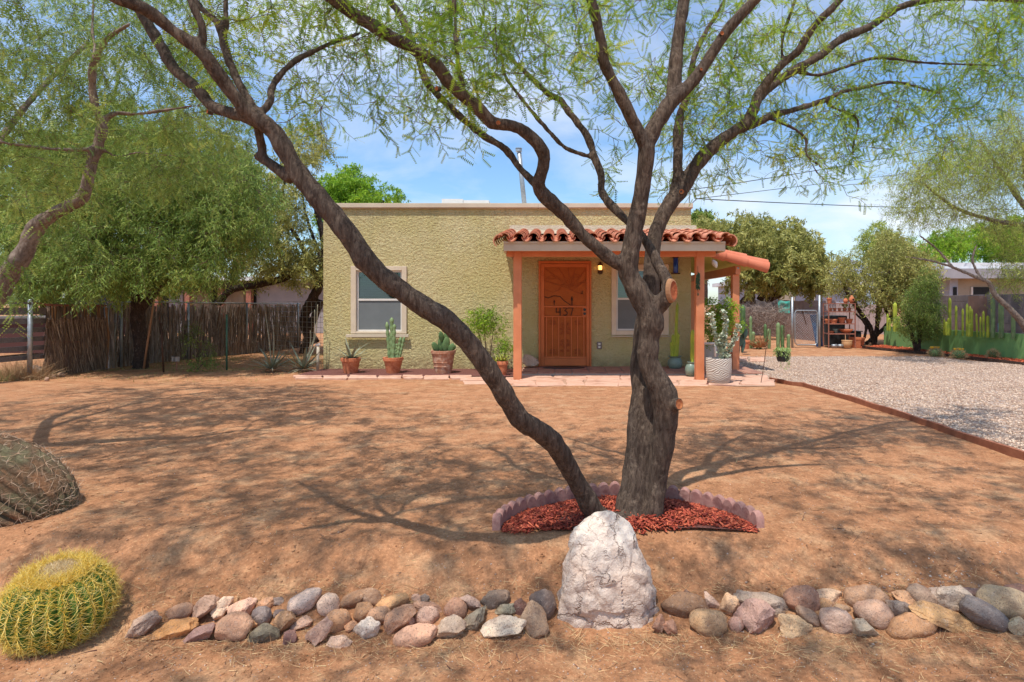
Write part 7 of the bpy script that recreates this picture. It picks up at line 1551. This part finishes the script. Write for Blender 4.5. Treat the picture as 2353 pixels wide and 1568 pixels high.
# brown wall, panel fence, tarp
bwl = thing('brown_wall', 'brown painted wall sloping down behind the wire gate', 'wall', P(1780, 770, 23.6))
f = MB(); a0, a1 = P(1700, 715, 26), P(1872, 724, 20.5); f.add([(a0.x, a0.y, -.1), (a1.x, a1.y, -.1), (a1.x, a1.y, .88), (a0.x, a0.y, .93), (a0.x, a0.y+.2, -.1), (a1.x, a1.y+.2, -.1), (a1.x, a1.y+.2, .88), (a0.x, a0.y+.2, .93)], [(0, 1, 2, 3), (3, 2, 6, 7), (1, 5, 6, 2), (4, 7, 6, 5), (0, 3, 7, 4)]); f.build('wall', m_brown, bwl)
pf2 = thing('panel_fence', 'weathered pinkish grey board panel fence above the brown wall', 'fence', P(1850, 740, 27))
for k in range(16): nb2(1787+k*8.4, 1787+k*8.4+7.9, 691+rnd.uniform(-1, 1), 760, 27, .03, m_pinkwall, 'board', pf2)
for k in range(14): nb2(1921+k*8.6, 1921+k*8.6+8.1, 700+rnd.uniform(-1, 1), 790, 25, .03, m_pinkwall, 'board', pf2)
tp = MB(); n_ = 10; a, b = P(1788, 720, 22.2), P(1815, 692, 22.2); vs = []
for j in range(n_+1):
    for i in range(n_+1): u, v = i/n_, j/n_; vs.append((a.x+(b.x-a.x)*u, 22.2+.06*noise.noise((u*4, v*3, 1)), a.z+(b.z-a.z)*v+.02*math.sin(u*7)*v))
tp.add(vs, [(j*(n_+1)+i, j*(n_+1)+i+1, (j+1)*(n_+1)+i+1, (j+1)*(n_+1)+i) for j in range(n_) for i in range(n_)]); tag(tp.build('green_tarp', M('tarp', (.05, .38, .30), (.16, .36, .27), scale=5, bump=.4, rough=.5), smooth=True), 'teal green tarp hung over the far fence left of the gate', 'tarp')
r6 = np.random.default_rng(19); n_ = 3600; bs = np.stack([r6.uniform(P(1640, 0, 21.5).x, P(1800, 0, 21.5).x, n_), r6.uniform(20.8, 22, n_), r6.uniform(.15, 1.15, n_)], 1); tag(link('dry_vines', blades('v', bs, randdir(n_, -.8, .8, r6), .4, .012, M('vine', (.32, .24, .19), (.20, .14, .11), attr=True, bump=0), 20, .9, seg=3)), 'tangle of dry leafless vines over the far brown wall', 'vines', kind='stuff')
# gate
gt = thing('chain_link_gate', 'small open chain link gate with rounded frame between two steel posts', 'gate', P(1852, 800, 17.3)); YG = 17.3
for x, y0 in ((1820.5, 683), (1883, 679)): f = MB(); f.tube([P(x, 801, YG), P(x, y0, YG)], .034, 10); f.build('post', m_steel, gt, smooth=True)
fr = [(1830, 714), (1874, 714), (1878, 718), (1878, 788), (1873, 793), (1832, 793), (1826.5, 787), (1826.5, 720), (1830, 714)]; f = MB(); f.tube([P(x, y, YG) for x, y in fr], .019, 8, cap=False); f.build('gate_frame', m_steel, gt, smooth=True)
f = MB(); a, b = P(1827, 793, YG), P(1878, 714, YG); w_, h_ = b.x-a.x, b.z-a.z; st = .075; k = -h_
while k < w_:
    for sgn in (1, -1):
        x0, z0, x1, z1 = k, 0, k+h_, h_
        if x0 < 0: z0 -= x0; x0 = 0
        if x1 > w_: z1 -= x1-w_; x1 = w_
        if x1 > x0: 
            if sgn < 0: z0, z1 = h_-z0, h_-z1
            f.tube([(a.x+x0, YG+.004*sgn, a.z+z0), (a.x+x1, YG+.004*sgn, a.z+z1)], .003, 3, cap=False)
    k += st
f.build('chain_link', m_steel, gt, kind='stuff')
f = MB(); f.tube([P(1843, 714, YG-.02), P(1848, 730, YG-.02), P(1853, 746, YG-.02)], .012, 6); f.build('latch_bar', m_iron, gt); 
o = thing('leaning_blue_door', 'dark blue door panel leaning behind the right gate post', 'door panel', P(1876, 799, 17.8)); f = MB(); f.beam(P(1870, 742, 17.8), P(1880, 797, 17.8), .02, .12, up=(1, 0, 0)); f.beam(P(1868, 724, 17.8), P(1885, 797, 17.9), .25, .02); f.build('board', flat('darkblue', (.015, .06, .16), .5), o)
# metal shelf with pots
sf = thing('metal_shelf', 'rusty open metal shelf rack holding terracotta pots beside the gate', 'shelf', P(1930, 800, 17.2))
YA, YBk = 17.1, 17.75; xl0, xr0, xl1, xr1 = P(1904, 0, YA).x, P(1965, 0, YA).x, P(1892, 0, YBk).x, P(1952, 0, YBk).x
def sz(y): return CH-(y-HY)*YA/F
for x, Y, yb, yt in ((xl0, YA, 801, 697), (xr0, YA, 800, 697), (xl1, YBk, 798, 698), (xr1, YBk, 797, 697)): f = MB(); f.beam((x, Y, CH-(yb-HY)*Y/F), (x, Y, sz(697)), .035, .02, up=(1, 0, 0)); f.build('upright', m_rust, sf)
lev = [sz(697), sz(716), sz(744), sz(767)]
for z in lev:
    f = MB(); f.add([(xl0, YA, z), (xr0, YA, z), (xr1, YBk, z), (xl1, YBk, z), (xl0, YA, z-.025), (xr0, YA, z-.025), (xr1, YBk, z-.025), (xl1, YBk, z-.025)], [(0, 1, 2, 3), (7, 6, 5, 4), (0, 4, 5, 1), (1, 5, 6, 2), (2, 6, 7, 3), (3, 7, 4, 0)]); f.build('shelf_board', m_rust, sf)
def spot(x, lv, wpx, hpx, mat, label, taper=.65, Y=17.3, rim=.01, name='plant_pot', cat='pot'):
    s = Y/F; c = Vector(((x-CX)*s, Y, lev[lv]+.002)); t = thing(name, label, cat, c, 'pots on the rusty shelf'); potm(c, wpx*s/2-rim, wpx*s/2*taper, hpx*s, mat, t, rim=rim, rimh=min(.04, hpx*s*.3), n=16); return t, c
t, c = spot(1906, 0, 12, 12, m_terra, 'terracotta pot with a small plant at the left end of the top shelf'); rosette(c+Vector((0, 0, .12)), 8, .12, .012, .6, m_yal, t, seed=50)
for q_, (x, lb) in enumerate(((1940, 'squat round terracotta jar on the top shelf, left of the open-mouthed one'),)):
    s = 17.3/F; c = Vector(((x-CX+3)*s, 17.3, lev[0]+.002)); t = thing('clay_jar', lb, 'jar', c, 'pots on the rusty shelf'); m_ = MB(); m_.lathe([(.03, 0), (.062, .04), (.066, .08), (.045, .125), (.028, .14), (.034, .15), (.001, .14)], 16, c); m_.build('jar_body', m_terra, t, smooth=True)
c = Vector(((1955-CX)*s, 17.25, lev[0]+.002)); t = thing('clay_chiminea', 'open-mouthed clay chiminea at the right end of the top shelf', 'pot', c, 'pots on the rusty shelf'); m_ = MB(); m_.lathe([(.03, 0), (.07, .04), (.082, .1), (.06, .17), (.03, .20), (.03, .235), (.001, .23)], 16, c); m_.build('clay_body', m_terra, t, smooth=True)
m_ = MB(); q = c+Vector((0, -.078, .10)); m_.tube([q, q+Vector((0, -.02, 0))], .045, 14); m_.build('mouth_ring', m_terra, t); m_ = MB(); m_.tube([q+Vector((0, -.021, 0)), q+Vector((0, -.023, 0))], .03, 14); m_.build('mouth', m_dark, t)
for x, wd, lb in ((1908.5, 8, 'leftmost tiny terracotta pot on the second shelf'), (1918, 8, 'tiny terracotta pot with a small green cactus on the second shelf'), (1929, 8, 'tiny terracotta pot in the middle of the second shelf'), (1940.5, 9, 'tiny terracotta pot with an orange rim on the second shelf'), (1952, 8, 'rightmost tiny terracotta pot on the second shelf')): spot(x, 1, wd, 7.5, m_terra, lb)
spot(1902, 2, 13, 10, m_terra, 'medium terracotta pot at the left end of the third shelf'); spot(1914, 2, 20, 10, m_terra, 'wide shallow terracotta bowl on the third shelf', .8); spot(1934, 2, 17, 13.5, m_terra, 'tallest terracotta pot on the third shelf'); spot(1951, 2, 16, 10.5, m_terra, 'terracotta pot at the right end of the third shelf')
spot(1920.5, 3, 11, 10, m_sage, 'green glazed pot on the lowest shelf'); spot(1911, 3, 11, 5, m_terra, 'small flat orange bowl on the lowest shelf'); spot(1944, 3, 30, 10, m_terra, 'wide terracotta bowl on the lowest shelf', .45)
c = P(1946, 799, 17.0); t = thing('plant_pot', 'rounded tan clay pot on the ground under the shelf', 'pot', c); potm(c, .14, .10, .22, M('tan_clay', (.60, .36, .18), (.50, .28, .13), bump=.1), t, rim=.008, rimh=.03, bulge=.02)
c = P(1969, 799, 17.3); t = thing('plant_pot', 'large square terracotta planter on the ground right of the shelf', 'pot', c); m_ = MB(); m_.lathe([(.19, 0), (.235, .24), (.25, .25), (.25, .31), (.225, .31), (.22, .27), (.001, .27)], 4, c); o = m_.build('pot', m_terra, t)
for k, (x, lb) in enumerate(((1917, 'left grey bucket lying under the shelf'), (1931, 'right grey bucket lying under the shelf'))): f = MB(); q = P(x, 795, 17.0); f.tube([q+Vector((-.07, 0, 0)), q+Vector((.07, 0, 0))], [.045, .055], 10); tag(f.build('bucket', m_steel, smooth=True), lb, 'bucket', 'buckets under the shelf')
t = thing('rubbish_bin', 'black plastic bin with a lid standing behind the metal shelf', 'bin', P(1922, 797, 18.3)); f = MB(); a, b = P(1897, 797, 18.3), P(1943, 727, 18.3); f.box(a.x, b.x, 18.3, 18.9, a.z, b.z-.1); f.build('body', m_black, t, bevel=.03); f = MB(); f.box(a.x-.03, b.x+.03, 18.25, 18.95, b.z-.095, b.z+.02); f.build('lid', m_black, t, bevel=.02)
t = thing('rubbish_bin', 'smaller black bin behind the square terracotta planter', 'bin', P(1968, 790, 18.4)); f = MB(); a, b = P(1957, 797, 18.4), P(1980, 763, 18.4); f.box(a.x, b.x, 18.4, 18.8, a.z, b.z); f.build('body', m_black, t, bevel=.02); f = MB(); f.box(a.x-.02, b.x+.02, 18.37, 18.83, b.z+.002, b.z+.03); f.build('lid', m_black, t)
# power lines
def cable(name, pts, r_, label, sag=.3):
    f = MB(); a, b = Vector(pts[0]), Vector(pts[1]); n_ = 30; f.tube([a.lerp(b, k/n_)+Vector((0, 0, -4*sag*(k/n_)*(1-k/n_))) for k in range(n_+1)], r_, 4, cap=False); tag(f.build(name, m_black), label, 'cable')
cable('power_line', (P(1600, 457, 11.9), P(2520, 480, 26)), .011, 'low power line running right from the roof corner', .12)
cable('power_line', (P(1602, 457, 11.9), P(2200, 385, 24)), .008, 'thin upper wire fanning out from the roof corner', .0)
cable('power_line', (P(1560, 440, 14), P(2520, 260, 16)), .011, 'thick cable sloping up to the right through the branches', .15)
f = MB(); f.tube([P(1586, 474, 11.7), P(1592, 466, 11.75), P(1600, 458, 11.9), P(1610, 456, 11.9)], .009, 6); tag(f.build('wire_bracket', m_iron), 'small curled cable anchor at the right roof corner', 'bracket')
